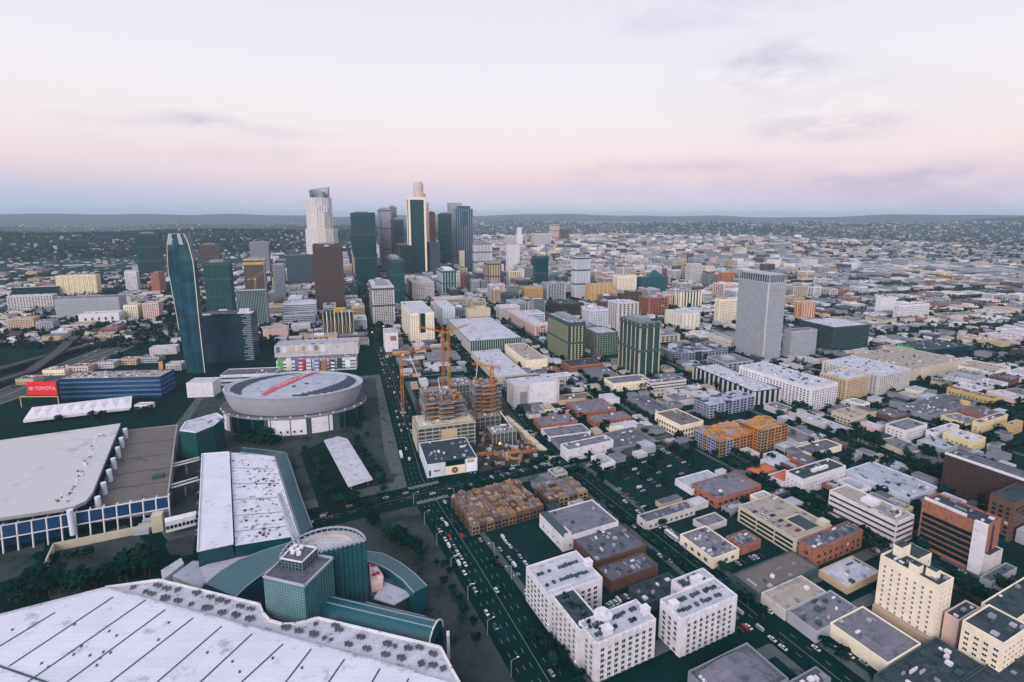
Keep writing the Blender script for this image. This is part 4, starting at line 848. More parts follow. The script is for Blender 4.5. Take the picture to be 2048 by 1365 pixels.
# ------------------------------------------------------------------ north of the cross street: mid distance
BB = [
 ('warehouse', 'white warehouse with rounded corner and three small windows across from the car park', 1137, 902, 925, 1121, 1227, 'white', 'roof_grey', EA(14, 1.5, 5, 1.5), dict(units=3)),
 ('warehouse', 'grey flat warehouse roof behind the rounded white warehouse', 1224, 900, 908, 1183, 1310, 'grey', 'roof_mid', None, dict(units=9)),
 ('warehouse', 'grey roof with bright white front wall in the brick row', 1098, 876, 884, 1082, 1182, 'white', 'roof_grey', None, dict(units=3)),
 ('warehouse', 'low grey shed between white-fronted roof and rounded warehouse', 1118, 893, 900, 1100, 1190, 'grey', 'roof_mid', None, dict(units=3)),
 ('workshop', 'pinkish roof workshop with red brick walls in the brick row', 1082, 853, 864, 1067, 1156, 'brick', 'roof_grey', EA(5, 2.4, 4, 1.8), dict(units=4)),
 ('workshop', 'red brick workshop with arched windows and grey roof, second in the brick row', 1157, 827, 838, 1132, 1232, 'brick', 'roof_grey', EA(4.4, 2.2, 4.6, 2.2), dict(units=3)),
 ('workshop', 'orange brick workshop with grey roof nearest the tree-lined street', 1188, 845, 855, 1173, 1263, 'brick', 'roof_grey', EA(4.4, 2.2, 4.6, 2.0), dict(units=4)),
 ('shed', 'small tan shed roof behind the brick row', 1120, 803, 811, 1108, 1186, 'tan', 'roof_brown', None, dict(units=3)),
 ('shop', 'low white shop beside the blank white billboard wall', 1081, 756, 767, 1075, 1142, 'white', 'roof_white', G(4, 2, 3, 1.5), dict(units=4)),
 ('office_building', 'beige flat roof office with long roof ridges beside the cranes', 992, 755, 768, 942, 1056, 'beige', 'roof_white', None, dict(units=12)),
 ('office_building', 'beige office with cream end wall behind the ridged roof', 1052, 722, 743, 1010, 1095, 'cream', 'roof_tan', None, dict(units=9)),
 ('civic_building', 'wide glass-walled civic building with white sawtooth roof', 940, 684, 708, 893, 1044, 'glass_green', 'roof_white', FN(4, .7, 'offwhite'), dict(units=6, pent=(.35, .4, .3, .3, 5, 'roof_white'))),
 ('school', 'pinkish white block with black graphic wall above the civic building', 1070, 651, 672, 1014, 1093, 'pink', 'roof_white', G(5, 2.6, 4, 2.2), dict(units=6)),
 ('residential_tower', 'green glass apartment tower with pale roof, left one of the pair', 1138, 647, 726, 1096, 1171, 'glass_green', 'roof_pale', [CT(3.4, 3.2, 'dgrey'), G(6, 2.6, 3.2, 1.8, 'pale_yellow')], dict(units=6)),
 ('residential_tower', 'shorter green glass tower with cream window frames beside it', 1195, 668, 714, 1169, 1236, 'glass_green', 'roof_pale', [CT(5, 3.4, 'beige')], dict(units=6)),
 ('residential_tower', 'green glass tower with beige upright piers on a cream podium', 1281, 650, 755, 1240, 1322, 'glass_green', 'roof_grey', [CT(2.6, 3.1, 'dgrey'), FN(11, 1.6, 'beige')], dict(units=4, pent=(.3, .3, .4, .4, 5))),
 ('shop', 'brick-fronted low podium below the green glass pair', 1140, 734, 747, 1122, 1204, 'brick', 'roof_dark', G(3, 1.6, 4, 2), dict(units=3)),
 ('warehouse', 'low grey hip roof below the brick podium', 1190, 757, 763, 1160, 1240, 'grey', 'roof_grey', None, dict(units=2)),
 ('shop', 'cream two-storey shop row with dark windows under the green tower', 1227, 769, 785, 1208, 1301, 'cream', 'roof_grey', EA(5, 1.8, 4, 1.8), dict(units=4)),
 ('shop', 'white two-storey shop row with ribbon windows and a tree in front', 1302, 768, 788, 1292, 1373, 'offwhite', 'roof_grey', BD(4, 1.3), dict(units=5)),
 ('warehouse', 'wide slate-grey roof between shop row and lilac site', 1311, 828, 836, 1256, 1347, 'grey', 'roof_mid', None, dict(units=6)),
 ('warehouse', 'pale low warehouse beside the lilac-sheathed site', 1350, 804, 814, 1326, 1389, 'offwhite', 'roof_grey', None, dict(units=4)),
 ('loft_building', 'cream-framed loft building with tall windows and brown roof', 1363, 853, 879, 1310, 1407, 'cream', 'roof_brown', EA(4, 2.8, 5.2, 3.4), dict(units=6)),
 ('office_tower', 'tall pale grey ribbed office tower with dark open crown', 1538, 566, 722, 1478, 1573, 'lgrey', 'roof_pale', [BD(3.4, 1.1, 'grey')], dict(units=0, par=0)),
 ('office_block', 'small grey windowless block at the foot of the pale ribbed tower', 1584, 664, 717, 1567, 1635, 'lgrey', 'roof_grey', BD(3.4, .9, 'grey'), dict(units=2)),
 ('office_block', 'dark green-grey office block with white roof beside the pale tower', 1668, 656, 706, 1600, 1740, 'dgrey', 'roof_white', BD(3.2, 1.5, 'glass_dark'), dict(units=6)),
 ('parking_structure', 'long beige parking roof crowded with cars at right', 1828, 741, 763, 1700, 1925, 'beige', 'roof_tan', None, dict(units=26)),
 ('warehouse', 'black warehouse with bright green corner mural', 1851, 702, 716, 1793, 1940, 'black_glass', 'roof_dark', None, dict(units=12)),
 ('school', 'pale tan school block with white curved roof near the right edge', 1985, 746, 757, 1905, 2022, 'cream', 'roof_tan', None, dict(units=6)),
 ('apartment_building', 'brown and white apartment blocks with sculpted roofs right of the white complex, rear', 1759, 753, 792, 1645, 1822, 'offwhite', 'roof_white', EA(4.2, 2.2, 3.1, 1.8), dict(units=16)),
 ('apartment_building', 'white and tan apartment block in front of the sculpted-roof pair', 1694, 761, 802, 1640, 1739, 'tan', 'roof_white', EA(4.2, 2.2, 3.1, 1.8), dict(units=9)),
 ('apartment_building', 'long white apartment complex with upright window strips and cluttered roof', 1624, 778, 824, 1478, 1676, 'white', 'roof_white', [EA(4.6, 2.4, 3.1, 2.0)], dict(units=26)),
 ('apartment_building', 'white apartment complex with dark green end wall behind the lilac site', 1508, 785, 812, 1386, 1562, 'glass_dark', 'roof_white', [FN(9, 3, 'offwhite')], dict(units=18)),
 ('office_building', 'pale beige office with framed windows beside the dark street trees', 1706, 838, 855, 1663, 1738, 'beige', 'roof_tan', EA(4, 2.4, 3.6, 2.2), dict(units=3)),
 ('warehouse', 'low white double roof beside the avenue of dark trees', 1692, 868, 874, 1594, 1713, 'offwhite', 'roof_pale', None, dict(units=4)),
 ('warehouse', 'white low shed roof below the long white complex', 1562, 822, 832, 1528, 1585, 'offwhite', 'roof_grey', None, dict(units=2)),
 ('apartment_building', 'white corner apartment house with grey roof and three window rows', 1811, 863, 885, 1771, 1855, 'white', 'roof_grey', EA(4, 2, 3.2, 1.4), dict(units=4)),
 ('apartment_building', 'white low apartment house right of the corner house', 1870, 868, 884, 1852, 1919, 'white', 'roof_white', EA(4, 2, 3.2, 1.4), dict(units=4)),
 ('apartment_building', 'pale yellow apartment house with dark window rows', 1945, 886, 906, 1886, 1972, 'pale_yellow', 'roof_white', EA(4, 2, 3.2, 1.4), dict(units=3)),
 ('apartment_building', 'long ochre yellow building with brown arcade', 1987, 799, 811, 1894, 1998, 'yellow', 'roof_mid', EA(4.2, 2.4, 4, 2.4, 'brown'), dict(units=5)),
 ('warehouse', 'sprawling grey workshop roof with yellow corner tank', 1861, 833, 842, 1795, 1960, 'grey', 'roof_mid', None, dict(units=22)),
 ('warehouse', 'grey roof with pale yellow gable wall near the right edge', 1962, 848, 868, 1945, 2016, 'pale_yellow', 'roof_mid', EA(4, 1.8, 3.5, 1.6), dict(units=4)),
 ('shop', 'bright yellow-orange corner shop at the right edge', 2021, 853, 873, 2014, 2047, 'yellow', 'roof_tan', EA(4, 2, 3.4, 1.6), dict(units=1)),
 ('warehouse', 'dark low roof between the white corner house and yellow house', 1790, 838, 846, 1745, 1822, 'brown', 'roof_mid', None, dict(units=5)),
 ('hotel', 'white brick hotel block on the plain right of the pale tower', 1800, 612, 640, 1788, 1860, 'white', 'roof_pale', G(5, 2, 4, 2), dict(units=4)),
 ('loft_building', 'plain white loft block beside the hotel on the plain', 1762, 597, 628, 1752, 1793, 'white', 'roof_white', None, dict(units=2)),
 ('apartment_building', 'orange and white twin blocks right of the pale ribbed tower', 1603, 606, 640, 1590, 1632, 'pink', 'roof_tan', FN(7, 3, 'orange'), dict(units=2)),
]
for nm, lab, x, y, yb, xl, xr, wl, rf, wn, kw in BB: bld(nm, lab, kw.pop('cat', nm.split('_')[-1] if nm != 'civic_building' else 'building'), x, y, yb, xl, xr, wl, rf, wn, **kw)
def find(s): return next(o for o in COL.objects if s in o.get('label', ''))
# crown of the pale tower: dark recessed storey under a flat lid
b = find('tall pale grey ribbed'); w_, d_, h_ = b['wdh']; mb = MB(); mb.box(1.5, 1.5, h_, w_ - 1.5, d_ - 1.5, h_ + 11); mb.build('crown_glazing', 'glass_dark', b); mb = MB(); mb.box(0, 0, h_ + 11, w_, d_, h_ + 12.4); mb.build('crown_lid', 'lgrey', b)
for i in range(10): mb = MB(); mb.box(w_ * i / 9 - .5 if i else 0, -.1, h_, w_ * i / 9 + .5, 1.2, h_ + 11); mb.build('crown_post', 'lgrey', b)
for i in range(14): mb = MB(); mb.box(-.1, d_ * i / 13 - .5, h_, 1.2, d_ * i / 13 + .5, h_ + 11); mb.build('crown_post', 'lgrey', b)
mb = MB(); mb.box(-.5, -.5, 0, 1.3, 1.3, h_ + .1); mb.build('corner_strip', 'offwhite', b)
b = find('bright green corner mural'); w_, d_, h_ = b['wdh']; mb = MB(); sbox(mb, 'l', d_ * .35, d_ * .98, .5, h_ + .5, w_, d_, .2); mb.build('green_mural', 'green', b)
b = find('black graphic wall'); w_, d_, h_ = b['wdh']; rr = random.Random(3)
for k in range(26): mb = MB(); a = rr.uniform(1, w_ - 3); z = rr.uniform(2, h_ - 3); sbox(mb, 'f', a, a + rr.uniform(1, 3), z, z + rr.uniform(.6, 2), w_, d_, .14); mb.build('graphic_patch', 'glass_dark', b)
b = find('yellow corner tank'); w_, d_, h_ = b['wdh']; mb = MB(); mb.bar((w_ * .75, d_ * .1, h_), (w_ * .75, d_ * .1, h_ + 4), 5, n=16); mb.build('roof_tank', 'yellow', b)
# blank white billboard building
b = bld('billboard_building', 'white building with huge blank white billboard facing the construction site', 'building', 1027, 773, 817, 1024, 1119, 'offwhite', 'roof_white', None, d=26, units=3)
w_, d_, h_ = b['wdh']; mb = MB(); mb.box(w_ * .33, -.9, 1, w_ * .93, -.2, h_ + 1.5); mb.build('billboard', 'white', b); mb = MB(); sbox(mb, 'f', w_ * .14, w_ * .3, 2, h_ * .7, w_, d_, .1); mb.build('doorway', 'grey', b)

# ------------------------------------------------------------------ skyline: towers one by one (near roof corner, base line, left and right limits)
TT = [
 ('office_tower', 'brown bronze office tower standing in front of the white sail-topped one', 625, 492, 624, 622, 684, 'bronze', 'roof_red', [FN(3, .7, 'brown')], dict(units=3, par=3, d=48)),
 ('office_tower', 'black-green glass slab tower between white tower and grey towers', 706, 426, 562, 700, 750, 'black_glass', 'roof_white', [CT(4, 4, 'glass_teal')], dict(units=2)),
 ('office_tower', 'grey stone tower with brown shaft left of the dark golden-edged tower', 762, 418, 540, 755, 782, 'lavender_grey', 'roof_pale', [FN(3, 1.0, 'grey')], dict(units=1)),
 ('office_tower', 'grey tower just behind the grey stone tower', 780, 414, 532, 777, 793, 'grey', 'roof_mid', BD(7, 3), dict(units=1)),
 ('office_tower', 'lower blue-grey tower tucked behind the dark golden-edged tower', 786, 440, 545, 781, 807, 'slate', 'roof_pale', BD(7, 3), dict(units=1)),
 ('office_tower', 'red-brown slender tower right of the round-crowned tower', 860, 425, 540, 857, 870, 'brown', 'roof_brown', None, dict(units=0)),
 ('office_tower', 'dark teal tower behind the white-striped tower', 879, 428, 545, 876, 903, 'black_glass', 'roof_dark', CT(4, 4, 'glass_teal'), dict(units=1)),
 ('office_tower', 'white tower with bold upright grey stripes', 889, 442, 537, 881, 915, 'slate', 'roof_white', FN(6.5, 3.4, 'white'), dict(units=1)),
 ('office_tower', 'white gridded block right of the blue glass tower', 949, 487, 543, 945, 984, 'grey', 'roof_white', FN(6, 3.0, 'white'), dict(units=3)),
 ('office_block', 'dark low glass block at the foot of the golden-edged tower', 800, 492, 560, 788, 827, 'glass_dark', 'roof_mid', CT(5, 6, 'dgrey'), dict(units=2)),
 ('office_block', 'dark blue-grey block right of the golden-edged tower foot', 858, 487, 556, 850, 880, 'slate', 'roof_mid', CT(5, 6, 'dgrey'), dict(units=2)),
 ('residential_tower', 'teal glass apartment tower left of the yellow hotel', 782, 521, 610, 771, 808, 'glass_teal', 'roof_mid', CT(4, 4, 'glass_blue'), dict(units=2)),
 ('office_block', 'pinkish white ribbed block beside the brown tower', 708, 516, 556, 704, 738, 'brown', 'roof_tan', FN(6, 3.2, 'pink'), dict(units=5)),
 ('residential_tower', 'white slab apartment tower with grey balconies facing the avenue', 744, 576, 648, 737, 788, 'offwhite', 'roof_white', [G(4.5, 2.6, 3.4, 2.2)], dict(units=3, pent=(.1, .3, .6, .4, 4))),
 ('residential_tower', 'green glass tower with crown frame among mid-rise blocks', 884, 543, 592, 873, 913, 'glass_green', 'roof_pale', FN(8, 1.6, 'cool_white'), dict(units=2, pent=(.2, .2, .6, .6, 6, 'cool_white'))),
 ('office_tower', 'beige twin-shaft tower left of the plain', 976, 527, 580, 968, 1002, 'tan', 'roof_tan', FN(9, 3, 'brown'), dict(units=2)),
 ('hotel', 'pale yellow hotel with dark recessed slot in its front', 820, 629, 688, 802, 868, 'cream', 'roof_white', [G(4, 1.4, 3.4, 1.4)], dict(units=4)),
 ('office_block', 'blue-white block right of the yellow hotel', 884, 617, 655, 868, 910, 'cool_white', 'roof_white', FN(5, 1.2, 'lgrey'), dict(units=3)),
 ('office_block', 'plain beige slab right of the blue-white block', 936, 620, 656, 931, 981, 'beige', 'roof_tan', BD(4, .8, 'tan'), dict(units=3, pent=(.4, .3, .4, .4, 3.5))),
 ('office_block', 'long tan block above the blue-white block', 868, 600, 612, 862, 936, 'tan', 'roof_white', BD(4, 1.6), dict(units=5)),
 ('office_block', 'white stepped block with square tower behind the yellow hotel', 824, 566, 600, 812, 868, 'offwhite', 'roof_white', G(5, 2, 4, 2), dict(units=3, pent=(.3, .3, .4, .4, 7))),
 ('shop', 'white corner block with advertising wall on the avenue', 770, 668, 705, 766, 796, 'white', 'roof_pale', None, dict(units=2)),
 ('office_tower', 'dark teal slab tower right of the skyline group', 1071, 514, 580, 1066, 1097, 'black_glass', 'roof_mid', CT(4, 4, 'glass_teal'), dict(units=1)),
 ('residential_tower', 'pale blue-grey slab tower right of the dark teal slab', 1152, 515, 596, 1144, 1181, 'lgrey', 'roof_white', FN(5, 1.6, 'cool_white'), dict(units=2)),
 ('apartment_building', 'tan twin-fronted block at the foot of the pale blue slab', 1178, 570, 604, 1171, 1227, 'tan', 'roof_tan', FN(13, 6, 'ochre'), dict(units=3)),
 ('apartment_building', 'cream brick block between tan twin fronts and teal pyramid', 1236, 553, 594, 1226, 1273, 'cream', 'roof_tan', G(4.5, 1.6, 3.6, 1.8), dict(units=3)),
 ('office_block', 'teal glass block with pyramid roof', 1283, 556, 588, 1274, 1332, 'glass_teal', 'roof_mid', FN(6, 1.4, 'teal_metal'), dict(units=0)),
 ('office_tower', 'white ribbed tower on the edge of the plain', 1017, 491, 548, 1012, 1039, 'offwhite', 'roof_white', FN(6, 3, 'white'), dict(units=1)),
 ('city_hall', 'slender white stepped city hall tower in the distance', 1034, 470, 500, 1031, 1046, 'white', 'roof_white', None, dict(units=0, pent=(.2, .2, .6, .6, 48))),
 ('office_block', 'pale civic block beside the stepped white tower', 1015, 472, 500, 1008, 1030, 'offwhite', 'roof_white', G(8, 4, 6, 3), dict(units=1)),
 ('office_block', 'pale wide civic block right of the stepped tower', 1068, 468, 500, 1062, 1102, 'offwhite', 'roof_pale', G(8, 4, 6, 3), dict(units=1)),
 ('office_tower', 'distant pinkish tower on the plain', 1102, 450, 488, 1099, 1119, 'pink', 'roof_tan', G(8, 4, 6, 3), dict(units=0)),
 ('office_tower', 'distant grey-brown block beside the pinkish one', 1121, 459, 488, 1118, 1139, 'brown', 'roof_mid', G(8, 4, 6, 3), dict(units=0)),
 ('apartment_building', 'cream striped block with green glass strips left of the pale ribbed tower', 1362, 585, 615, 1350, 1404, 'glass_green', 'roof_tan', FN(9, 4, 'cream'), dict(units=3)),
 ('apartment_building', 'white brick block above the cream striped block', 1382, 529, 568, 1372, 1404, 'offwhite', 'roof_white', G(5, 2, 4, 2), dict(units=2)),
 ('apartment_building', 'cream twin-shaft block against the pale ribbed tower', 1440, 600, 648, 1430, 1480, 'cream', 'roof_tan', G(4, 1.6, 3.4, 1.6), dict(units=3)),
 ('apartment_building', 'orange-tan block above the cream twin shafts', 1446, 546, 578, 1437, 1471, 'orange', 'roof_tan', G(5, 2, 4, 2), dict(units=2)),
 ('apartment_building', 'white loft with broad glass bays behind the green glass pair', 1236, 608, 660, 1216, 1278, 'offwhite', 'roof_white', [('grid', 9, 4, 4, 2.6, 'glass')], dict(units=6)),
 ('apartment_building', 'white loft with small windows left of the broad-bayed one', 1180, 622, 655, 1165, 1220, 'cool_white', 'roof_white', G(4, 2, 3.6, 1.8), dict(units=5)),
 ('office_block', 'dark long low roof with brown ridge behind the green glass pair', 1120, 610, 636, 1098, 1168, 'dbrown', 'roof_dark', BD(4, 1.6), dict(units=5)),
 ('apartment_building', 'cream block with blank gable right of the green tower', 1362, 630, 658, 1330, 1401, 'cream', 'roof_white', FN(10, 4, 'offwhite'), dict(units=3)),
 ('warehouse', 'white low office with red window ribbon beside the pale ribbed tower', 1458, 680, 698, 1418, 1474, 'offwhite', 'roof_tan', BD(5, 1.0, 'brick'), dict(units=3)),
 ('apartment_building', 'cream block left of the dark slab on the plain', 1000, 615, 640, 992, 1040, 'offwhite', 'roof_white', G(4, 2, 3.6, 1.8), dict(units=3)),
 ('apartment_building', 'yellow ochre block below the dark teal slab', 1050, 577, 606, 1043, 1086, 'ochre', 'roof_tan', G(4, 1.6, 3.6, 1.6), dict(units=3)),
 ('office_block', 'grey-blue low glass block left of the green pair', 1066, 600, 640, 1060, 1090, 'glass_green', 'roof_white', FN(5, 1.2, 'lgrey'), dict(units=2)),
 # left of the avenue
 ('office_tower', 'dark teal tower left of the curved glass tower', 268, 468, 550, 264, 317, 'black_glass', 'roof_mid', CT(4, 4, 'glass_teal'), dict(units=2, side='l', d=35)),
 ('office_block', 'red-brown blank block at the foot of the dark teal tower', 300, 547, 585, 274, 324, 'brick', 'roof_mid', None, dict(units=2, side='l', w=22, d=60)),
 ('apartment_building', 'small white tower block left of the red-brown block', 248, 545, 582, 246, 272, 'white', 'roof_white', G(4, 1.6, 3.4, 1.6), dict(units=1, d=25)),
 ('apartment_building', 'cream yellow apartment row on the left hillside', 110, 553, 592, 108, 191, 'cream', 'roof_tan', [G(4.4, 1.6, 3.4, 1.6), FN(14, 5, 'pale_yellow')], dict(units=6, d=30)),
 ('office_block', 'dark green glass low block at the left edge', 22, 577, 597, 20, 112, 'glass_dark', 'roof_white', BD(4, 2), dict(units=4, d=30)),
 ('apartment_building', 'white terraced apartment row at the left edge', 12, 594, 622, 8, 104, 'offwhite', 'roof_white', G(6, 2.6, 3.6, 2), dict(units=8, d=26)),
 ('office_building', 'large plain grey block above the freeway', 108, 600, 640, 105, 237, 'lgrey', 'roof_grey', BD(5, .7, 'grey'), dict(units=6, d=45)),
 ('office_building', 'white block with brown panels in front of the plain grey one', 156, 630, 652, 152, 237, 'white', 'roof_white', G(12, 4, 8, 6, 'brown'), dict(units=4, d=30)),
 ('apartment_building', 'cream walk-up with stepped roofs by the freeway, left of two', 246, 612, 642, 244, 274, 'cream', 'roof_tan', G(4, 2, 3.4, 1.6), dict(units=2, d=30)),
 ('apartment_building', 'cream walk-up with stepped roofs by the freeway, right of two', 284, 608, 640, 282, 316, 'pink', 'roof_tan', G(4, 2, 3.4, 1.6), dict(units=2, d=30)),
 ('apartment_building', 'tan apartment row at the left edge under the freeway ramp', 12, 640, 662, 8, 66, 'tan', 'roof_tan', G(4, 2, 3.4, 1.6), dict(units=4, d=26)),
 ('apartment_building', 'grey gabled apartment row left of the freeway', 70, 645, 664, 66, 104, 'lgrey', 'roof_grey', G(4, 2, 3.4, 1.6), dict(units=3, d=26)),
 ('office_tower', 'brown office block right of the curved glass tower top', 398, 490, 540, 394, 437, 'brown', 'roof_red', BD(5, 1.6), dict(units=2, d=30)),
 ('residential_tower', 'green glass apartment tower behind the blue hotel block', 406, 527, 628, 400, 457, 'glass_green', 'roof_mid', [FN(7, 1.2, 'teal_metal'), CT(4, 4, 'dgrey')], dict(units=3, d=40)),
 ('residential_tower', 'green ribbed apartment tower right of the blue hotel block', 472, 584, 655, 469, 531, 'glass_green', 'roof_pale', FN(3, .8, 'lgrey'), dict(units=4, d=30)),
 ('residential_tower', 'tower under construction with bright yellow top storeys', 486, 520, 600, 482, 528, 'dgrey', 'roof_mid', BD(4, 2.4, 'brown'), dict(units=2, d=30)),
 ('office_block', 'grey office block behind the yellow-topped tower', 498, 485, 555, 495, 536, 'grey', 'roof_pale', CT(5, 5, 'dgrey'), dict(units=1, d=40)),
 ('office_block', 'slate grey wide block left of the brown tower', 572, 512, 570, 566, 625, 'slate', 'roof_mid', CT(5, 5, 'dgrey'), dict(units=3, d=60)),
 ('office_block', 'grey-white slender apartment block right of the needle crane', 545, 530, 600, 542, 567, 'grey', 'roof_white', G(4, 2, 3.6, 1.8), dict(units=1, d=30)),
 ('office_block', 'white cluttered-roof block in front of the slate block', 566, 608, 640, 563, 632, 'cool_white', 'roof_white', BD(4, 2, 'glass_blue'), dict(units=9, d=35)),
 ('office_block', 'low grey terraced block below the cluttered-roof block', 565, 632, 650, 562, 630, 'lgrey', 'roof_grey', BD(4, 1.6), dict(units=5, d=30)),
 ('shop', 'low white shop roof below the terraced grey block', 582, 652, 664, 578, 620, 'offwhite', 'roof_white', None, dict(units=2, d=25)),
 ('shop', 'pinkish low shop roof right of the blue hotel block', 525, 660, 680, 521, 575, 'pink', 'roof_tan', None, dict(units=4, d=30)),
 ('shop', 'small white-roofed pavilion by the freeway bend', 298, 698, 712, 296, 352, 'offwhite', 'roof_white', None, dict(units=2, d=20)),
]
for nm, lab, x, y, yb, xl, xr, wl, rf, wn, kw in TT: bld(nm, lab, nm.split('_')[-1], x, y, yb, xl, xr, wl, rf, wn, **kw)
b = find('pyramid roof'); w_, d_, h_ = b['wdh']; mb = MB(); ap = (w_ * .6, d_ / 2, h_ + 22); q = [(w_ * .25, 2, h_ + .1), (w_ - 2, 2, h_ + .1), (w_ - 2, d_ - 2, h_ + .1), (w_ * .25, d_ - 2, h_ + .1)]
for i in range(4): mb.quad(q[i], q[(i + 1) % 4], ap)
mb.build('pyramid', 'glass_teal', b)
b = find('bright yellow top storeys'); w_, d_, h_ = b['wdh']; mb = MB(); mb.box(-.4, -.4, h_ - 14, w_ + .4, d_ + .4, h_ + 1.2); mb.build('yellow_screen', 'yellow', b)
b = find('dark recessed slot'); w_, d_, h_ = b['wdh']; mb = MB(); sbox(mb, 'f', w_ * .42, w_ * .62, h_ * .35, h_ + .6, w_, d_, .2); mb.build('recessed_slot', 'glass_dark', b); mb = MB(); sbox(mb, 'f', w_ * .36, w_ * .42, h_ * .35, h_ + .6, w_, d_, .3); mb.build('ochre_strip', 'ochre', b)
b = find('brown bronze office'); w_, d_, h_ = b['wdh']; mb = MB(); mb.box(-.6, -.6, h_ - 3, w_ + .6, d_ + .6, h_ + .2); mb.build('cornice', 'brown', b); mb = MB(); mb.box(w_ * .4, -1, h_ - 1.5, w_ * .55, -.6, h_ + 1); mb.build('logo_panel', 'white', b)
b = find('advertising wall'); w_, d_, h_ = b['wdh']; mb = MB(); sbox(mb, 'f', w_ * .4, w_ * .85, h_ * .6, h_ * .85, w_, d_, .3); mb.build('advert', 'brick', b)

for q in [o for o in COL.objects if o.parent is None and o.name.split('.')[0] in ('office_tower', 'residential_tower') and 'wdh' in o]:
    w_, d_, h_ = q['wdh']
    if h_ < 45 or 'ribbed' in q['label']: continue
    rq = random.Random(int(h_ * 10)); dark = rq.random() < .5
    for f_ in ((.34, .68, .97) if h_ > 110 else (.5, .96)):
        mb = MB(); z = h_ * f_; mb.box(-.7, -.7, z - 2.2, w_ + .7, d_ + .7, min(z + 1.6, h_ - .1)); mb.build('belt_course', 'dgrey' if dark else 'slate', q)
    mb = MB(); mb.box(w_ * .2, d_ * .25, h_ + .1, w_ * .75, d_ * .8, h_ + 5.5); mb.build('plant_room', 'grey', q)
    mb = MB(); mb.bar((w_ * .5, d_ * .5, h_ + 5), (w_ * .5, d_ * .5, h_ + 14), .35); mb.build('mast', 'lgrey', q)
def tower(name, label, x, ybase, cat='tower'):
    o = bpy.data.objects.new(name, None); COL.objects.link(o); o.location = P(x, ybase); o.rotation_euler = (0, 0, -math.radians(A2)); return tag(o, label, cat)
def mpp(o): return (o.location.y * CP + H * SP) / F
def spx(o, px): return px * mpp(o)
def zat(o, py): d = ray(proj(o.location)[0], py); return H + d[2] / math.hypot(d[0], d[1]) * math.hypot(o.location.x, o.location.y)
def ngon(cx, cy, r, n, sq=1.0): return [(cx + r * math.cos(2 * math.pi * (i + .5) / n), cy + sq * r * math.sin(2 * math.pi * (i + .5) / n)) for i in range(n)]
def tier(o, nm, pts, z0, z1, mats, fins=None, finm='white'):
    mb = MB(); mb.prism(pts, z0, z1, 0, 1 if len(mats) > 1 else 0); k = mb.build(nm, list(mats), o)
    if fins:
        f = MB(); n = len(pts)
        for i in range(n):
            a = Vector((*pts[i], 0)); b_ = Vector((*pts[(i + 1) % n], 0)); L = (b_ - a).length; m = max(1, int(L / fins)); t = (b_ - a).normalized(); nr = Vector((t.y, -t.x, 0))
            for j in range(m + 1):
                q = a + t * L * j / m; f.prism([tuple(v[:2]) for v in (q - t * .9 + nr * .6, q + t * .9 + nr * .6, q + t * .9 - nr, q - t * .9 - nr)], z0, z1 - .2)
        stuffpart(f.build('fins', finm, o))
    return k
# white tower with glass sail crown
o = tower('sail_tower', 'white tower with curved glass sail crown and stepped shoulders', 649, 562); s = spx(o, 1)
tier(o, 'lower_shaft', ngon(0, 0, 30 * s, 12, .8), 0, zat(o, 458), ('offwhite', 'roof_white'), 9, 'white'); tier(o, 'shaft', ngon(-2 * s, 0, 24.5 * s, 12, .8), zat(o, 458), zat(o, 396), ('offwhite', 'roof_white'), 9, 'white')
tier(o, 'front_bay', ngon(0, -8 * s, 17 * s, 8), 0, zat(o, 425), ('offwhite', 'roof_white'), 6, 'cream')
mb = MB(); K = 14; r_ = 19 * s
for i in range(K):
    t0, t1 = math.pi * (-.15 + 1.3 * i / K), math.pi * (-.15 + 1.3 * (i + 1) / K); zz = lambda t: zat(o, 390) + (zat(o, 374) - zat(o, 390)) * (1 - ((t - .25) / (math.pi * 1.15)) ** 2 * .9)
    p0, p1 = (r_ * math.cos(t0), r_ * .8 * math.sin(t0)), (r_ * math.cos(t1), r_ * .8 * math.sin(t1)); mb.quad((*p0, zat(o, 397)), (*p1, zat(o, 397)), (*p1, zz(t1)), (*p0, zz(t0)))
    p0, p1 = (p0[0] * .96, p0[1] * .96), (p1[0] * .96, p1[1] * .96); mb.quad((*p1, zat(o, 397)), (*p0, zat(o, 397)), (*p0, zz(t0)), (*p1, zz(t1)))
mb.build('sail_crown', 'glass_sail', o); tier(o, 'crown_core', ngon(2 * s, 0, 9 * s, 8), zat(o, 397), zat(o, 384), ('steel',))
mb = MB()
for i in range(5): mb.box((-8 + i * 4.6) * s, -21.2 * s, zat(o, 425), (-5 + i * 4.6) * s, -19.0 * s, zat(o, 415 - (i % 2) * 3))
mb.build('scaffold_panels', 'cool_white', o); occ_poly([o.location + Vector((dx, dy, 0)) for dx, dy in ((-60, -50), (60, -50), (60, 50), (-60, 50))]); note(618, 373, 680, 560, 1900)
# dark tower with golden corner edges
o = tower('golden_edged_tower', 'tall dark tower with bright golden-white corner edges', 836, 556); s = spx(o, 1); a, c2 = 15 * s, 14 * s; ht = zat(o, 397)
tier(o, 'shaft', [(-a, -c2), (a, -c2), (a, c2), (-a, c2)], 0, ht, ('black_glass', 'roof_pale'), 8, 'glass_dark')
for sx in (-1, 1):
    for sy in (-1, 1): mb = MB(); mb.box(sx * a - 1.8 * s, sy * c2 - 1.8 * s, 0, sx * a + 1.8 * s, sy * c2 + 1.8 * s, ht + 2); mb.build('corner_edge', 'cream', o)
mb = MB(); mb.box(-a - 2 * s, -c2 - 2 * s, ht - 6, a + 2 * s, c2 + 2 * s, ht + 3); mb.build('top_band', 'cream', o); note(818, 394, 852, 556, 1950); occ_poly([o.location + Vector((dx, dy, 0)) for dx, dy in ((-45, -45), (45, -45), (45, 45), (-45, 45))])
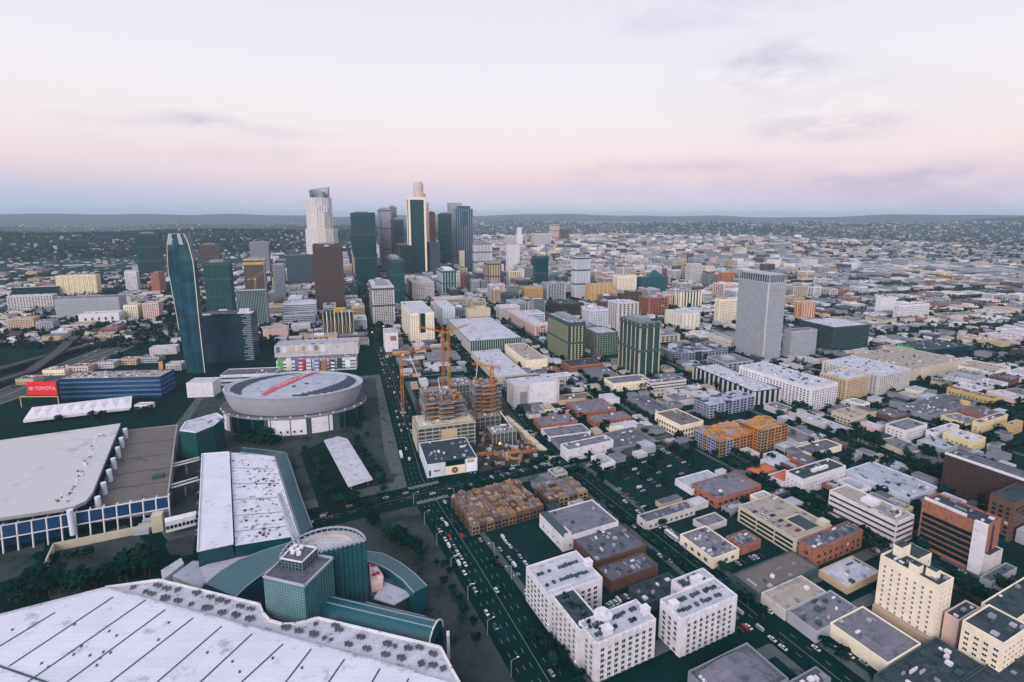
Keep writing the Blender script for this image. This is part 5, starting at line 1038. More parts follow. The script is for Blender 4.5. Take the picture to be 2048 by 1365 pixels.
# round-crowned tower behind
o = tower('round_crowned_tower', 'tallest pinkish white tower with round stepped crown', 844, 548); s = spx(o, 1)
tier(o, 'lower_shaft', ngon(2 * s, 4 * s, 15 * s, 12), 0, zat(o, 405), ('pink', 'roof_pale'), 10, 'offwhite'); tier(o, 'middle_shaft', ngon(0, 4 * s, 11.5 * s, 14), zat(o, 405), zat(o, 388), ('pink', 'roof_pale'), 9, 'offwhite'); tier(o, 'crown', ngon(-2 * s, 4 * s, 9.5 * s, 16), zat(o, 388), zat(o, 368), ('offwhite', 'roof_pale'), 7, 'pink'); tier(o, 'crown_lantern', ngon(-2 * s, 4 * s, 7.5 * s, 16), zat(o, 368), zat(o, 364.5), ('pink',))
# blue glass tower with stepped slanted crowns
o = tower('blue_glass_tower', 'blue glass tower with stepped notched crown right of white-striped tower', 926, 538); s = spx(o, 1)
tier(o, 'main_shaft', [(-17 * s, -14 * s), (18 * s, -14 * s), (18 * s, 14 * s), (-17 * s, 14 * s)], 0, zat(o, 418), ('glass_blue', 'roof_pale'), 9, 'lavender_grey'); tier(o, 'rear_shaft', [(-24 * s, 4 * s), (0, 4 * s), (0, 24 * s), (-24 * s, 24 * s)], 0, zat(o, 406), ('lavender_grey', 'roof_white'), 9, 'grey')
tier(o, 'slot_glazing', [(-4 * s, -14.8 * s), (6 * s, -14.8 * s), (6 * s, -13 * s), (-4 * s, -13 * s)], zat(o, 452), zat(o, 424), ('glass_blue',)); tier(o, 'crown_step', [(-10 * s, -10 * s), (14 * s, -10 * s), (14 * s, 10 * s), (-10 * s, 10 * s)], zat(o, 418), zat(o, 412.5), ('glass_blue', 'roof_pale')); note(900, 405, 946, 538, 2100)
tier(o, 'podium_tower', [(-12 * s, -24 * s), (-2 * s, -24 * s), (-2 * s, -16 * s), (-12 * s, -16 * s)], 0, zat(o, 500), ('cream', 'roof_tan'))
# curved blue glass hotel tower with white edge fins
o = bpy.data.objects.new('curved_hotel_tower', None); COL.objects.link(o); o.location = P(385, 746); tag(o, 'tall curved blue glass hotel tower with white edge fins', 'tower')
LE = [(466, 338.5), (471.6, 337), (495, 334), (541, 336.5), (595, 346.7), (632, 353.5), (666, 359), (746, 374)]; RE = [(466, 366), (468, 367.5), (484, 376), (525, 386.5), (577, 392), (627, 396.7), (677, 402), (746, 410)]
def interp(T_, y):
    for (y0, x0), (y1, x1) in zip(T_, T_[1:]):
        if y0 <= y <= y1: return x0 + (x1 - x0) * (y - y0) / (y1 - y0)
    return T_[-1][1]
ys = [468 + (746 - 468) * i / 26 for i in range(27)]; ringsL = []; dep0 = 9.0; D0 = o.location.y
mb = MB(); prof = []
for y in ys:
    k = [((interp(T_, y) - CX) / F) for T_ in (LE, RE)]; d_ = ray(CX, y); z = max(0, H + d_[2] / d_[1] * D0); dep = D0 * CP + (H - z) * SP; x0, x1 = [q * dep - o.location.x for q in k]; prof.append((z, x0, x1))
for (z0, a0, b0), (z1, a1, b1) in zip(prof[1:], prof):
    mid0, mid1 = (a0 + b0) / 2, (a1 + b1) / 2
    mb.quad((a0, 0, z0), (mid0, -4, z0), (mid1, -4, z1), (a1, 0, z1)); mb.quad((mid0, -4, z0), (b0, 0, z0), (b1, 0, z1), (mid1, -4, z1)); mb.quad((b0, 0, z0), (b0, dep0, z0), (b1, dep0, z1), (b1, 0, z1)); mb.quad((a0, dep0, z0), (a0, 0, z0), (a1, 0, z1), (a1, dep0, z1)); mb.quad((b0, dep0, z0), (a0, dep0, z0), (a1, dep0, z1), (b1, dep0, z1))
z, a0, b0 = prof[0]; mb.quad((a0, 0, z), ((a0 + b0) / 2, -4, z), (b0, 0, z), (b0, dep0, z), (a0, dep0, z)); mb.build('curtain_wall', 'glass_blue', o)
mb = MB()
for (z0, a0, b0), (z1, a1, b1) in zip(prof[1:], prof):
    mb.bar((b0, -.3, z0), (b1, -.3, z1), .5)
    if z0 > 62: mb.bar((a0, -.3, z0), (a1, -.3, z1), .4)
mb.build('edge_fin', 'cream', o)
mb = MB(); n_ = 52
for i in range(n_):
    z = prof[-1][0] + (prof[0][0] - 14 - prof[-1][0]) * i / n_
    for (z0, a0, b0), (z1, a1, b1) in zip(prof[1:], prof):
        if z0 <= z < z1:
            t = (z - z0) / (z1 - z0); a = a0 + (a1 - a0) * t; b_ = b0 + (b1 - b0) * t; m_ = (a + b_) / 2; mb.bar((a + 1, -.4, z), (m_, -4.1, z), .16); mb.bar((m_, -4.1, z), (b_ - 1, -.4, z), .16)
stuffpart(mb.build('floor_lines', 'slate', o))
z, a0, b0 = prof[2]; zt, a1, b1 = prof[0]; mb = MB(); mb.quad((a0 + 1, -1.5, z), (b0 - 5, -3.6, z), (b1 - 3, -3.6, zt), (a1 + 1, -1.5, zt)); mb.build('top_screen', 'lgrey', o)
occ_poly([o.location + Vector(v) for v in ((-30, -10, 0), (60, -10, 0), (60, 40, 0), (-30, 40, 0))]); note(334, 466, 410, 746, 880)
b = bld('hotel', 'wide blue glass hotel block attached to the curved tower', 'hotel', 404, 631, 726, 400, 502, 'glass_blue', 'roof_mid', [CT(4, 3.6, 'slate')], d=34, units=3, ang=-12)
w_, d_, h_ = b['wdh']; mb = MB(); mb.box(w_ * .72, -2, h_ + .5, w_ * 1.02, 12, h_ + 2); mb.box(w_ * .75, 2, h_ + 2, w_ * .95, 10, h_ + 7); mb.build('roof_canopy', 'white', b); mb = MB(); mb.box(0, -.6, h_ - .5, 12, 4, h_ + 1.4); mb.build('roof_screen', 'cool_white', b)
rr = random.Random(8)
for k in range(26): mb = MB(); z = h_ * (k + .5) / 26; a = w_ * rr.uniform(.78, .9); sbox(mb, 'f', a, w_ - 1, z, z + 1.2, w_, d_, .5); mb.build('balcony', 'lgrey', b)

# ------------------------------------------------------------------ entertainment blocks behind the arena, with billboards
def board(root, label_mat, x0, x1, z0, z1, y=-.6, name='billboard'): mb = MB(); mb.box(x0, y, z0, x1, y + .35, z1); return mb.build(name, label_mat, root)
b = bld('theatre', 'white-roofed entertainment block with colourful billboards behind the arena', 'theatre', 548, 694, 716, 545, 716, 'offwhite', 'roof_pale', None, d=38, units=12, ang=-12); w_, d_, h_ = b['wdh']
for i, m in enumerate(('screen_blue', 'white', 'pink', 'white', 'ochre', 'white', 'grey', 'cool_white')): board(b, m, w_ * (.02 + i * .075), w_ * (.02 + i * .075) + rr.uniform(4, 9), h_ * rr.uniform(.3, .55), h_ - rr.uniform(.2, 2))
b = bld('theatre', 'second white-fronted entertainment block with lit screens next to the avenue', 'theatre', 552, 724, 748, 550, 712, 'white', 'roof_grey', BD(5, 1.6), d=26, units=8, ang=-12); w_, d_, h_ = b['wdh']
for i, m in enumerate(('screen_green', 'white', 'screen_blue', 'red', 'white', 'dgrey', 'orange', 'dgrey', 'screen_white')): board(b, m, w_ * (.02 + i * .105), w_ * (.02 + i * .105) + 7, h_ * .2, h_ * rr.uniform(.8, 1.3))
for i, (x, m) in enumerate(((604, 'red'), (620, 'white'), (668, 'slate'), (650, 'orange'), (636, 'screen_blue'))):
    o = bpy.data.objects.new('advertising_tower', None); COL.objects.link(o); o.location = P(x, 752); tag(o, ('red and white', 'white', 'dark framed', 'orange', 'blue lit')[i] + ' advertising tower standing behind the arena roof', 'billboard', None)
    mb = MB(); mb.box(-3.5, -2, 0, 3.5, 2, 26); mb.build('pylon', 'lgrey', o); mb = MB(); mb.box(-3.2, -2.4, 6, 3.2, -2.05, 25); mb.build('screen', m, o)
    for z in (9, 14, 19): mb = MB(); mb.box(-2.6, -2.6, z, 2.6, -2.42, z + 2); mb.build('screen_panel', ('white', 'screen_blue', 'screen_white', 'brick', 'white')[i], o)
b = bld('theatre', 'low curved white-rimmed theatre left of the arena', 'theatre', 440, 752, 772, 365, 545, 'white', 'roof_mid', BD(6, 2), d=30, w=70, units=6, ang=-8, side='l')
bld('theatre', 'white angular foyer block at the arena corner', 'theatre', 372, 768, 796, 363, 425, 'white', 'roof_white', None, d=22, units=1, ang=-6)
b = bld('office_block', 'long blue screen-clad block behind the red billboard', 'block', 116, 760, 800, 112, 320, 'blue_panel', 'roof_tan', [BD(6, 2.0, 'glass_pale')], d=34, units=34, ang=A2 + 13); w_, d_, h_ = b['wdh']
t = bpy.data.objects.new('billboard', None); COL.objects.link(t); p = P(60, 815); t.location = p; t.rotation_euler = (0, 0, math.radians(2)); tag(t, 'red billboard with white lettering on a yellow frame at left', 'billboard')
k = mpp(t); zb, zt = zat(t, 790), zat(t, 763); W = 57 * k; mb = MB(); mb.box(0, -.4, zb, W, .4, zt); mb.build('sign_panel', 'sign_red', t)
text('TOYOTA', (zt - zb) * .36, 'white', t, (W * .62, -.55, (zb + zt) / 2), (math.pi / 2, 0, 0)).scale = (1.0, 1, 1)
mb = MB()
for (rx, rz, ox, oz) in ((2.6, 1.8, 0, 0), (.8, 1.7, 0, 0), (2.0, .7, 0, .7)):
    pr_ = [(W * .15 + ox + rx * math.cos(2 * math.pi * i / 20), -.55, (zb + zt) / 2 + oz + rz * math.sin(2 * math.pi * i / 20)) for i in range(21)]
    for a, b_ in zip(pr_, pr_[1:]): mb.bar(a, b_, .2)
mb.build('emblem', 'white', t)
for q in ((-16 * k, zb - 2), (W, zb - 2)): mb = MB(); mb.bar((q[0], 0, 0), (q[0], 0, q[1]), .6); mb.build('frame_post', 'yellow', t)
mb = MB(); mb.bar((-16 * k, 0, zb - 2), (W, 0, zb - 2), .7); mb.build('frame_beam', 'yellow', t)
mq = poly('marquee', 'row of white peaked marquee roofs below the blue block', 'marquee', [(64, 815), (264, 792), (262, 815), (46, 841)], 6, 3, 'white', 'white')
for i in range(9):
    p0, p1 = P(66 + i * 22, 816 - i * 2.6, 6), P(86 + i * 22, 814 - i * 2.6, 6); q0, q1 = P(50 + i * 23, 838 - i * 2.8, 6), P(71 + i * 23, 836 - i * 2.8, 6); ctr = (p0 + p1 + q0 + q1) / 4 + Vector((0, 0, 1.3)); mb = MB(); q = [rel(mq, v) for v in (q0, q1, p1, p0)]
    for j in range(4): mb.quad(q[j], q[(j + 1) % 4], rel(mq, ctr))
    mb.build('tent_peak', 'white', mq)
bld('kiosk', 'white kiosk with red awning at the end of the marquee row', 'kiosk', 268, 812, 820, 264, 300, 'white', 'roof_white', None, d=10, units=0, ang=-4)
o = bpy.data.objects.new('banner_tower', None); COL.objects.link(o); o.location = P(326, 752); tag(o, 'narrow orange banner pylon beside the long blue block', 'pylon'); mb = MB(); mb.box(-4, -2, 0, 4, 2, 24); mb.build('pylon', 'dbrown', o); mb = MB(); mb.box(-3, -2.4, 4, 3, -2.05, 22); mb.build('banner', 'ochre', o)
# low buildings between the freeway and the long blue block
for i, (x, y, yb, xr, wl, rf_) in enumerate(((84, 742, 752, 128, 'cream', 'roof_tan'), (138, 735, 746, 176, 'pink', 'roof_tan'), (190, 727, 738, 226, 'offwhite', 'roof_pale'), (236, 721, 731, 272, 'tan', 'roof_tan'), (280, 716, 727, 318, 'lgrey', 'roof_grey'), (30, 760, 770, 66, 'tan', 'roof_mid'), (330, 730, 742, 362, 'offwhite', 'roof_white'))):
    bld('workshop', ('cream', 'pinkish', 'off-white', 'tan', 'grey', 'brown-roofed', 'white-roofed')[i] + ' low workshop between the freeway and the long blue block', 'workshop', x, y, yb, x - 3, xr, wl, rf_, G(4, 2, 3.4, 1.6), d=18, units=5, ang=-6)
# golden framed structure beside the brown tower
o = bpy.data.objects.new('golden_frame_building', None); COL.objects.link(o); o.location = P(648, 672); o.rotation_euler = (0, 0, math.radians(14)); tag(o, 'dark building wrapped in golden upright frames near the avenue', 'building'); k = mpp(o); W = 58 * k; ht = zat(o, 624)
mb = MB(); mb.box(0, 0, 0, W, 30, ht - 3); mb.box(1, 1, ht - 3, W - 1, 29, ht - 2.7); mb.build('core', 'black_glass', o)
for i in range(9): mb = MB(); x = W * i / 8; mb.bar((x, -1, 0), (x, -1, ht + (i % 3)), 1.0); mb.build('golden_post', ('cream' if i % 2 else 'ochre'), o)
for i in range(8): mb = MB(); mb.bar((W * i / 8, -1, ht - 1), (W * (i + .6) / 8, -1, 4), .5); mb.build('brace', 'lgrey', o)
mb = MB(); mb.box(W * .35, 2, ht - 2.7, W * .75, 20, ht + 4); mb.build('roof_house', 'ochre', o); note(646, 622, 706, 672, o.location.length); occ_poly([o.location + Vector(v) for v in ((0, -4, 0), (70, -4, 0), (70, 40, 0), (0, 40, 0))])

# ------------------------------------------------------------------ construction site with tower cranes
def lattice(mb, a, b_, wd, n, r):
    a = Vector(a); b_ = Vector(b_); d_ = (b_ - a).normalized(); u = d_.cross(Vector((0, 0, 1)) if abs(d_.z) < .9 else Vector((0, 1, 0))).normalized() * wd / 2; v = d_.cross(u).normalized() * wd / 2; C = [u + v, u - v, -u - v, -u + v]
    for q in C: mb.bar(a + q, b_ + q, r)
    for i in range(n):
        p0 = a + (b_ - a) * i / n; p1 = a + (b_ - a) * (i + 1) / n
        for j in range(4): mb.bar(p0 + C[j], p1 + C[(j + 1) % 4], r * .7)
def crane(label, x, ybase, ytop, jl, jr, slope=0.0, rz=0.0, col='crane_orange', name='tower_crane'):
    o = bpy.data.objects.new(name, None); COL.objects.link(o); o.location = P(x, ybase); o.rotation_euler = (0, 0, rz); tag(o, label, 'crane'); ht = zat(o, ytop); k = mpp(o)
    mb = MB(); mb.box(-3, -3, 0, 3, 3, 1); mb.build('footing', 'concrete', o)
    mb = MB(); lattice(mb, (0, 0, 1), (0, 0, ht), 2.8, int(ht / 2.8), .27); mb.build('mast', col, o)
    mb = MB(); mb.box(-1.6, -1.6, ht, 1.6, 1.6, ht + 2.2); mb.build('slewing_ring', col, o); mb = MB(); mb.box(.9, -3, ht + .4, 2.9, -1.6, ht + 2.6); mb.build('cab', 'white', o)
    mb = MB(); lattice(mb, (0, 0, ht + 2.6), (jr * k, 0, ht + 2.6 + slope * jr * k), 1.6, int(abs(jr * k) / 3.0) + 1, .2); mb.build('jib', col, o)
    mb = MB(); lattice(mb, (0, 0, ht + 2.6), (-jl * k, 0, ht + 2.6), 1.6, int(abs(jl * k) / 3.0) + 1, .2); mb.build('counter_jib', col, o)
    mb = MB(); mb.box(-jl * k - 1, -1.2, ht - .6, -jl * k + 2.5, 1.2, ht + 2.2); mb.build('counterweight', 'concrete', o)
    mb = MB(); mb.bar((0, 0, ht + 2), (0, 0, ht + 9), .5); mb.bar((0, 0, ht + 9), (jr * k * .65, 0, ht + 3.4 + slope * jr * k * .65), .16); mb.bar((0, 0, ht + 9), (-jl * k, 0, ht + 3.4), .16); mb.build('tower_head', col, o)
    mb = MB(); mb.bar((jr * k * .6, 0, ht + 2), (jr * k * .6, 0, ht - 12), .1); mb.build('hoist_rope', 'dgrey', o); return o
crane('orange tower crane nearest the avenue with jib toward the yellow hotel', 806, 826, 712, 28, 84, .12, .35)
crane('orange tower crane in the middle of the site, left of the close pair', 888, 800, 668, 24, 60, .05, 2.6)
crane('yellow tower crane in the middle of the site, right of the close pair', 899, 802, 668, 22, 55, .1, .9, 'crane_yellow')
crane('orange tower crane above the second lift core at the right of the site', 984, 850, 738, 16, 40, .08, 2.9)
crane('slim grey luffing crane behind the curved hotel tower', 537, 640, 520, 8, 14, 2.6, .2, 'steel')
crane('yellow crane beside the tower with yellow top storeys', 516, 640, 560, 12, 22, .9, .3, 'crane_yellow')
sb = bld('construction_frame', 'concrete frame under construction with open floors and beige panel by the avenue', 'building site', 836, 858, 904, 829, 949, 'dgrey', 'deck_grey', None, d=34, units=16, ang=A2); w_, d_, h_ = sb['wdh']
for k in range(6):
    mb = MB(); z = h_ * (k + 1) / 6; mb.box(-1, -1, z - .6, w_ + 1, d_, z - .05 if k < 5 else z + .5); mb.build('floor_slab', 'beige', sb)
for i in range(9): mb = MB(); mb.box(w_ * i / 8 - .45, -.9, 0, w_ * i / 8 + .45, -.1, h_); mb.build('column', 'concrete', sb)
mb = MB(); mb.box(w_ * .4, -1.4, h_ * .12, w_ * .68, -1.02, h_ * .86); mb.build('beige_panel', 'tan', sb); mb = MB(); mb.box(-1.4, 0, 0, -1.02, d_, h_ * .9); mb.build('side_hoarding', 'beige', sb)
def core(label, x, ybase, ytop, wpx, dx, col='dconcrete'):
    o = bpy.data.objects.new('lift_core', None); COL.objects.link(o); o.location = P(x, ybase); o.rotation_euler = (0, 0, -math.radians(A2)); tag(o, label, 'core'); k = mpp(o); ht = zat(o, ytop); w2 = wpx * k / 2
    mb = MB(); mb.box(-w2, -w2, 0, w2, w2, ht); mb.build('shaft', col, o); mb = MB(); mb.box(-w2 - 1, -w2 - 1, ht * .24, w2 + 1, w2 + 1, ht * .24 + 3); mb.build('collar', 'orange', o)
    r_ = dx * k / 2; W2, D2 = r_ * .85, r_ * .62; nfl = max(3, int(ht / 4.4)); rq = random.Random(int(x) + 1)
    for fl in range(1, nfl + 1):
        z_ = ht * fl / nfl; x0, x1 = -W2 * rq.uniform(.8, 1), W2 * rq.uniform(.8, 1); y0 = -D2 * rq.uniform(.85, 1)
        mb = MB(); mb.box(x0, y0, z_ - .45, x1, D2, z_); mb.box(-w2 - 4, -D2 - 3, z_ - .45, w2 + 4, y0, z_ - .02); mb.build('floor_slab', rq.choice(('deck_grey', 'concrete', 'dconcrete')), o)
        for e in range(3):
            mb = MB(); q0 = x0 + (x1 - x0) * rq.random() * .7; mb.box(q0, y0 - .25, z_, q0 + rq.uniform(4, 12), y0 - .05, z_ + rq.uniform(.7, 1.6)); mb.build('edge_form', rq.choice(('orange', 'tarp_orange', 'ply')), o)
    for i in range(6):
        for j in range(2): mb = MB(); cx_ = -W2 * .9 + W2 * 1.8 * i / 5; cy2 = -D2 * .8 + j * D2 * 1.4; mb.box(cx_ - .4, cy2 - .4, 0, cx_ + .4, cy2 + .4, ht + rq.uniform(0, 3)); mb.build('column', 'dconcrete', o)
    for i in range(14): mb = MB(); x_ = rq.uniform(-W2, W2); mb.bar((x_, -D2 - .6, 0), (x_, -D2 - .6, ht * rq.uniform(.5, 1)), .14); mb.build('scaffold_pole', 'crane_orange', o)
    rn = random.Random(int(x))
    for i in range(60): mb = MB(); mb.box(-1, -1, 0, 1, 1, 1); q = mb.build('formwork_stack', rn.choice(['tarp_orange', 'lgrey', 'ply', 'deck_grey', 'grey', 'dgrey', 'timber', 'brown']), o, (rn.uniform(-.65, .65) * r_, rn.uniform(-.5, .5) * r_, ht + 1), rn.random() * 3); q.scale = (rn.uniform(.5, 2), rn.uniform(.5, 2), rn.uniform(.5, 2.5))
    for i in range(5):
        x_, y_ = rn.uniform(-.6, .6) * r_, rn.uniform(-.5, .5) * r_; mb = MB(); mb.bar((x_, y_, ht), (x_, y_, ht + rn.uniform(3, 7)), .2); mb.build('rebar_post', 'crane_orange', o)
    return o
core('tall concrete lift core carrying a wide orange-edged work deck', 888, 872, 796, 15, 104)
core('second concrete lift core with orange-edged deck right of the tallest', 972, 842, 765, 14, 68)
for lab, a, b_ in (('white concrete-pump boom leaning over the site behind the work deck', (822, 766, 712), (843, 0, 768)), ('white upright pole standing on the work deck', (878, 800, 757), (882, 0, 790)), ('white upright pole beside the second deck', (956, 790, 728), (953, 0, 756)), ('white slanted pump boom at the right side of the site', (1001, 870, 824), (1025, 0, 857))):
    o = bpy.data.objects.new('pump_boom', None); COL.objects.link(o); o.location = P(b_[0], a[1] + 30); tag(o, lab, 'boom'); k = mpp(o); zt, z0 = zat(o, a[2]), zat(o, b_[2]); dx = (a[0] - b_[0]) * k
    mb = MB(); mb.bar((0, 0, z0), (dx, 0, zt), .55); mb.build('boom', 'white', o); mb = MB(); mb.bar((0, 0, 0), (0, 0, z0), .4); mb.build('stand', 'lgrey', o)
for lab, x, y, yb, xl, xr, ww in (('grey unfinished concrete block with open floors behind the work deck', 846, 792, 830, 838, 905, 30), ('unfinished concrete block beside the yellow crane', 905, 772, 800, 897, 945, 26), ('low concrete frame with rebar at the right side of the site', 940, 838, 862, 930, 1000, 24), ('small concrete frame next to the beige site cabins', 985, 868, 888, 978, 1032, 20)):
    q = bld('concrete_frame', lab, 'building site', x, y, yb, xl, xr, 'dgrey', 'deck_grey', None, d=ww, units=12, ang=A2, par=0); w_, d_, h_ = q['wdh']
    for k in range(max(2, int(h_ / 4))):
        mb = MB(); z = h_ * (k + 1) / max(2, int(h_ / 4)); mb.box(-.8, -.8, z - .5, w_ + .8, d_, z - .05); mb.build('floor_slab', 'concrete' if k % 2 else 'ply', q)
    for i in range(7): mb = MB(); mb.box(w_ * i / 6 - .35, -.7, 0, w_ * i / 6 + .35, -.1, h_ + 2.2); mb.build('column', 'concrete', q)
rr = random.Random(21)
rub = MB()
for k in range(520):
    x = rr.uniform(845, 1075); y = rr.uniform(790, 930)
    if x < 960 and y > 850: continue
    if x > 1000 and (y - 825) < (x - 1005) * .75: continue
    p = P(x, y); s = rr.uniform(.5, 2.2); rub.box(p.x - s, p.y - s * rr.uniform(.4, 1.4), 0, p.x + s, p.y + s, rr.uniform(.6, 3.0), rr.randrange(5))
o = rub.build('site_materials', ['ply', 'deck_grey', 'orange', 'lgrey', 'brown']); o['label'] = 'heaps of formwork and building material on the construction site'; o['category'] = 'materials'; struct(o, 'stuff')
sheet('site_ground', [P(830, 800), P(985, 770), P(1090, 915), P(960, 945), P(950, 900), P(840, 910)], .17, 'earth'); occ_poly([P(830, 780), P(985, 760), P(1090, 915), P(960, 945), P(840, 960)], 0)
for i in range(4):
    p = P(955 + i * 34, 912 - i * 2, 0); mb = MB(); mb.box(-9, -.4, 0, 9, .4, 3); o = mb.build('site_fence', 'brick' if i % 2 else 'orange', None, p, -math.radians(A2)); tag(o, f'{("first", "second", "third", "fourth")[i]} reddish hoarding panel along the near edge of the site', 'fence', 'site hoarding')
for i, (x, y, z) in enumerate(((1000, 884, 6), (768, 658, 20), (745, 662, 12))):
    o = bpy.data.objects.new('work_lamp', None); COL.objects.link(o); o.location = P(x, y + 16); tag(o, ('lit work lamp on a pole at the right of the building site', 'lit orange lamp by the white advertising corner block', 'lit lamp beside the avenue below the brown tower')[i], 'lamp'); mb = MB(); mb.bar((0, 0, 0), (0, 0, z), .3); mb.build('pole', 'dgrey', o); mb = MB(); mb.box(-1.2, -.6, z, 1.2, .6, z + 1.4); mb.build('lamp_head', 'site_lamp', o)
# long narrow covered strip beside the site
for i in range(6):
    a, b_ = P(1012 + i * 16, 832 + i * 14, 4), P(1026 + i * 16, 844 + i * 14, 4); d_ = b_ - a; mb = MB(); mb.box(0, -2.5, 0, d_.length, 2.5, 3.4); mb.box(-.1, -2.8, 3.4, d_.length + .1, 2.8, 3.9); o = mb.build('site_cabin', 'beige', None, (a.x, a.y, 0), math.atan2(d_.y, d_.x)); tag(o, f'{("first", "second", "third", "fourth", "fifth", "sixth")[i]} beige site cabin from the cranes along the side street', 'cabin', 'site cabins in a row'); occ_poly([a, b_, b_ + Vector((4, 4, 0)), a + Vector((4, 4, 0))], 2)
# billboard building on the avenue
b = bld('billboard_building', 'dark-roofed building with three painted billboards facing the crossing', 'building', 854, 932, 957, 838, 955, 'cool_white', 'roof_dark', None, units=14, ang=A2); w_, d_, h_ = b['wdh']
board(b, 'cool_white', .5, w_ * .34, .6, h_ + 1.2); q = board(b, 'cream', w_ * .35, w_ * .75, .6, h_ * .72); board(b, 'glass_dark', w_ * .36, w_ * .74, h_ * .74, h_ + 2.2); board(b, 'screen_white', w_ * .77, w_ * .98, .6, h_ + 1); board(b, 'yellow', w_ * .79, w_ * .93, h_ * .8, h_ + .6, -.75, 'poster_shape'); board(b, 'brick', w_ * .12, w_ * .24, h_ * .45, h_ * .58, -.75, 'poster_shape'); board(b, 'slate', w_ * .03, w_ * .07, h_ * .15, h_ * .6, -.75, 'poster_shape')
for (r_, m, dy) in ((h_ * .26, 'orange', -.7), (h_ * .17, 'dbrown', -.78), (h_ * .09, 'tan', -.86)): mb = MB(); mb.bar((w_ * .54, dy, h_ * .38), (w_ * .54, dy - .06, h_ * .38), r_, n=18); mb.build('poster_shape', m, b)
for i in range(5): mb = MB(); sbox(mb, 'l', d_ * (.1 + i * .18), d_ * (.2 + i * .18), 1, h_ + .8, w_, d_, .3); mb.build('side_fin', 'white', b)

# ------------------------------------------------------------------ far terrain
def terrain(x, y):
    D = math.hypot(x, y)
    if D < 2600: return 0.0
    az = math.atan2(x, y); t = min(1, (D - 2600) / 1800); z = 0.0
    n = math.sin(x * .0011 + 1.3) * math.cos(y * .0013) + .6 * math.sin(x * .0027 + y * .0019) + .4 * math.sin(x * .0051 - y * .0043)
    left = max(0.0, min(1, (-az - .05) / .35)); z += t * left * (26 + 20 * n + 80 * math.exp(-((D - 5000) / 1300) ** 2))
    mid = max(0.0, 1 - abs(az + .02) / .4); z += t * mid * (10 + 10 * n) + mid * 90 * math.exp(-((D - 9500) / 2200) ** 2) * (1 + .25 * n)
    rg = max(0.0, min(1, (az - .1) / .25)); z += t * rg * 5 * (1 + n) + rg * 95 * math.exp(-((D - 8600) / 1700) ** 2) * (1 + .3 * n)
    z += 190 * math.exp(-((D - 10500) / 1500) ** 2) * math.exp(-((az - .82) / .16) ** 2)
    z += 200 * math.exp(-((D - 16500) / 2600) ** 2) * (1 + .16 * math.sin(az * 9 + 1) + .10 * math.sin(az * 23) + .05 * math.sin(az * 51 + 2))
    return max(0, z)
mb = MB(); NA, ND = 130, 90
ids = []
for j in range(ND + 1):
    D = 2500 * (25500 / 2500) ** (j / ND)
    for i in range(NA + 1):
        az = -1.0 + 2.0 * i / NA; x, y = D * math.sin(az), D * math.cos(az); mb.v.append((x, y, terrain(x, y) - (1.5 if j == 0 else .0) + .3))
for j in range(ND):
    for i in range(NA): a = j * (NA + 1) + i; mb.f.append((a, a + 1, a + NA + 2, a + NA + 1)); mb.m.append(0)
struct(mb.build('terrain', 'far_ground'))

# ------------------------------------------------------------------ the rest of the city, lot by lot
SEEN = lambda v: v.y > 60 and (lambda q: -420 < q[0] < 2500 and 380 < q[1] < 1700)(proj(v))
PAL_MID = [('slate', 'roof_mid'), ('brown', 'roof_grey'), ('grey', 'roof_mid'), ('dgrey', 'roof_dark'), ('tan', 'roof_grey'), ('lgrey', 'roof_grey'), ('cream', 'roof_tan'), ('white', 'roof_white'), ('offwhite', 'roof_white'), ('tan', 'roof_tan'), ('pink', 'roof_tan'), ('beige', 'roof_grey'), ('lgrey', 'roof_pale'), ('brick', 'roof_grey'), ('offwhite', 'roof_pale'), ('cool_white', 'roof_white'), ('grey', 'roof_grey'), ('lgrey', 'roof_mid'), ('white', 'roof_pale')]
PAL_LOW = [('slate', 'roof_mid'), ('brown', 'roof_brown'), ('dgrey', 'roof_dark'), ('grey', 'roof_grey'), ('tan', 'roof_mid'), ('lgrey', 'roof_grey'), ('offwhite', 'roof_white'), ('white', 'roof_white'), ('lgrey', 'roof_pale'), ('cream', 'roof_pale'), ('beige', 'roof_grey'), ('tan', 'roof_tan'), ('grey', 'roof_mid'), ('offwhite', 'roof_grey'), ('brick', 'roof_mid'), ('pale_yellow', 'roof_grey'), ('slate', 'roof_grey'), ('white', 'roof_pale'), ('lgrey', 'roof_white'), ('pink', 'roof_white'), ('white', 'roof_white'), ('offwhite', 'roof_pale')]
NAMEC = dict(cream='cream', white='white', offwhite='off-white', tan='tan', pink='pinkish', beige='beige', lgrey='pale grey', brick='brick red', cool_white='cool white', grey='grey', glass_green='green glass', pale_yellow='pale yellow', slate='slate blue', yellow='yellow', brown='brown', dgrey='dark grey')
NAMER = dict(roof_tan='tan', roof_white='white', roof_grey='grey', roof_pale='pale', roof_mid='dark grey', roof_dark='dark', roof_brown='brown')
cand = []
rf = random.Random(17)
def sweep(ang, org, us, vs, du, dv, gap):
    e1, e2 = axes(ang)
    for i in us:
        for j in vs:
            bu, bv = i * du, j * dv
            nu = rf.choice((2, 3, 3, 4)); nv = rf.choice((2, 2, 3))
            for a in range(nu):
                for b in range(nv):
                    if rf.random() < .05: continue
                    w = (du - gap) / nu * rf.uniform(.8, .98); d = (dv - gap) / nv * rf.uniform(.8, .98)
                    o = org + e2 * (bu + gap / 2 + (du - gap) * a / nu + rf.uniform(0, 2)) + e1 * (bv + gap / 2 + (dv - gap) * b / nv + rf.uniform(0, 2))
                    c0 = o + e2 * w / 2 + e1 * d / 2
                    if not SEEN(c0): continue
                    cand.append((c0.length, o, w, d, ang))
occ_poly([P(1180, 965), P(1320, 900), P(1420, 905), P(1440, 935), P(1400, 985), P(1290, 1015)], 0, road=True)
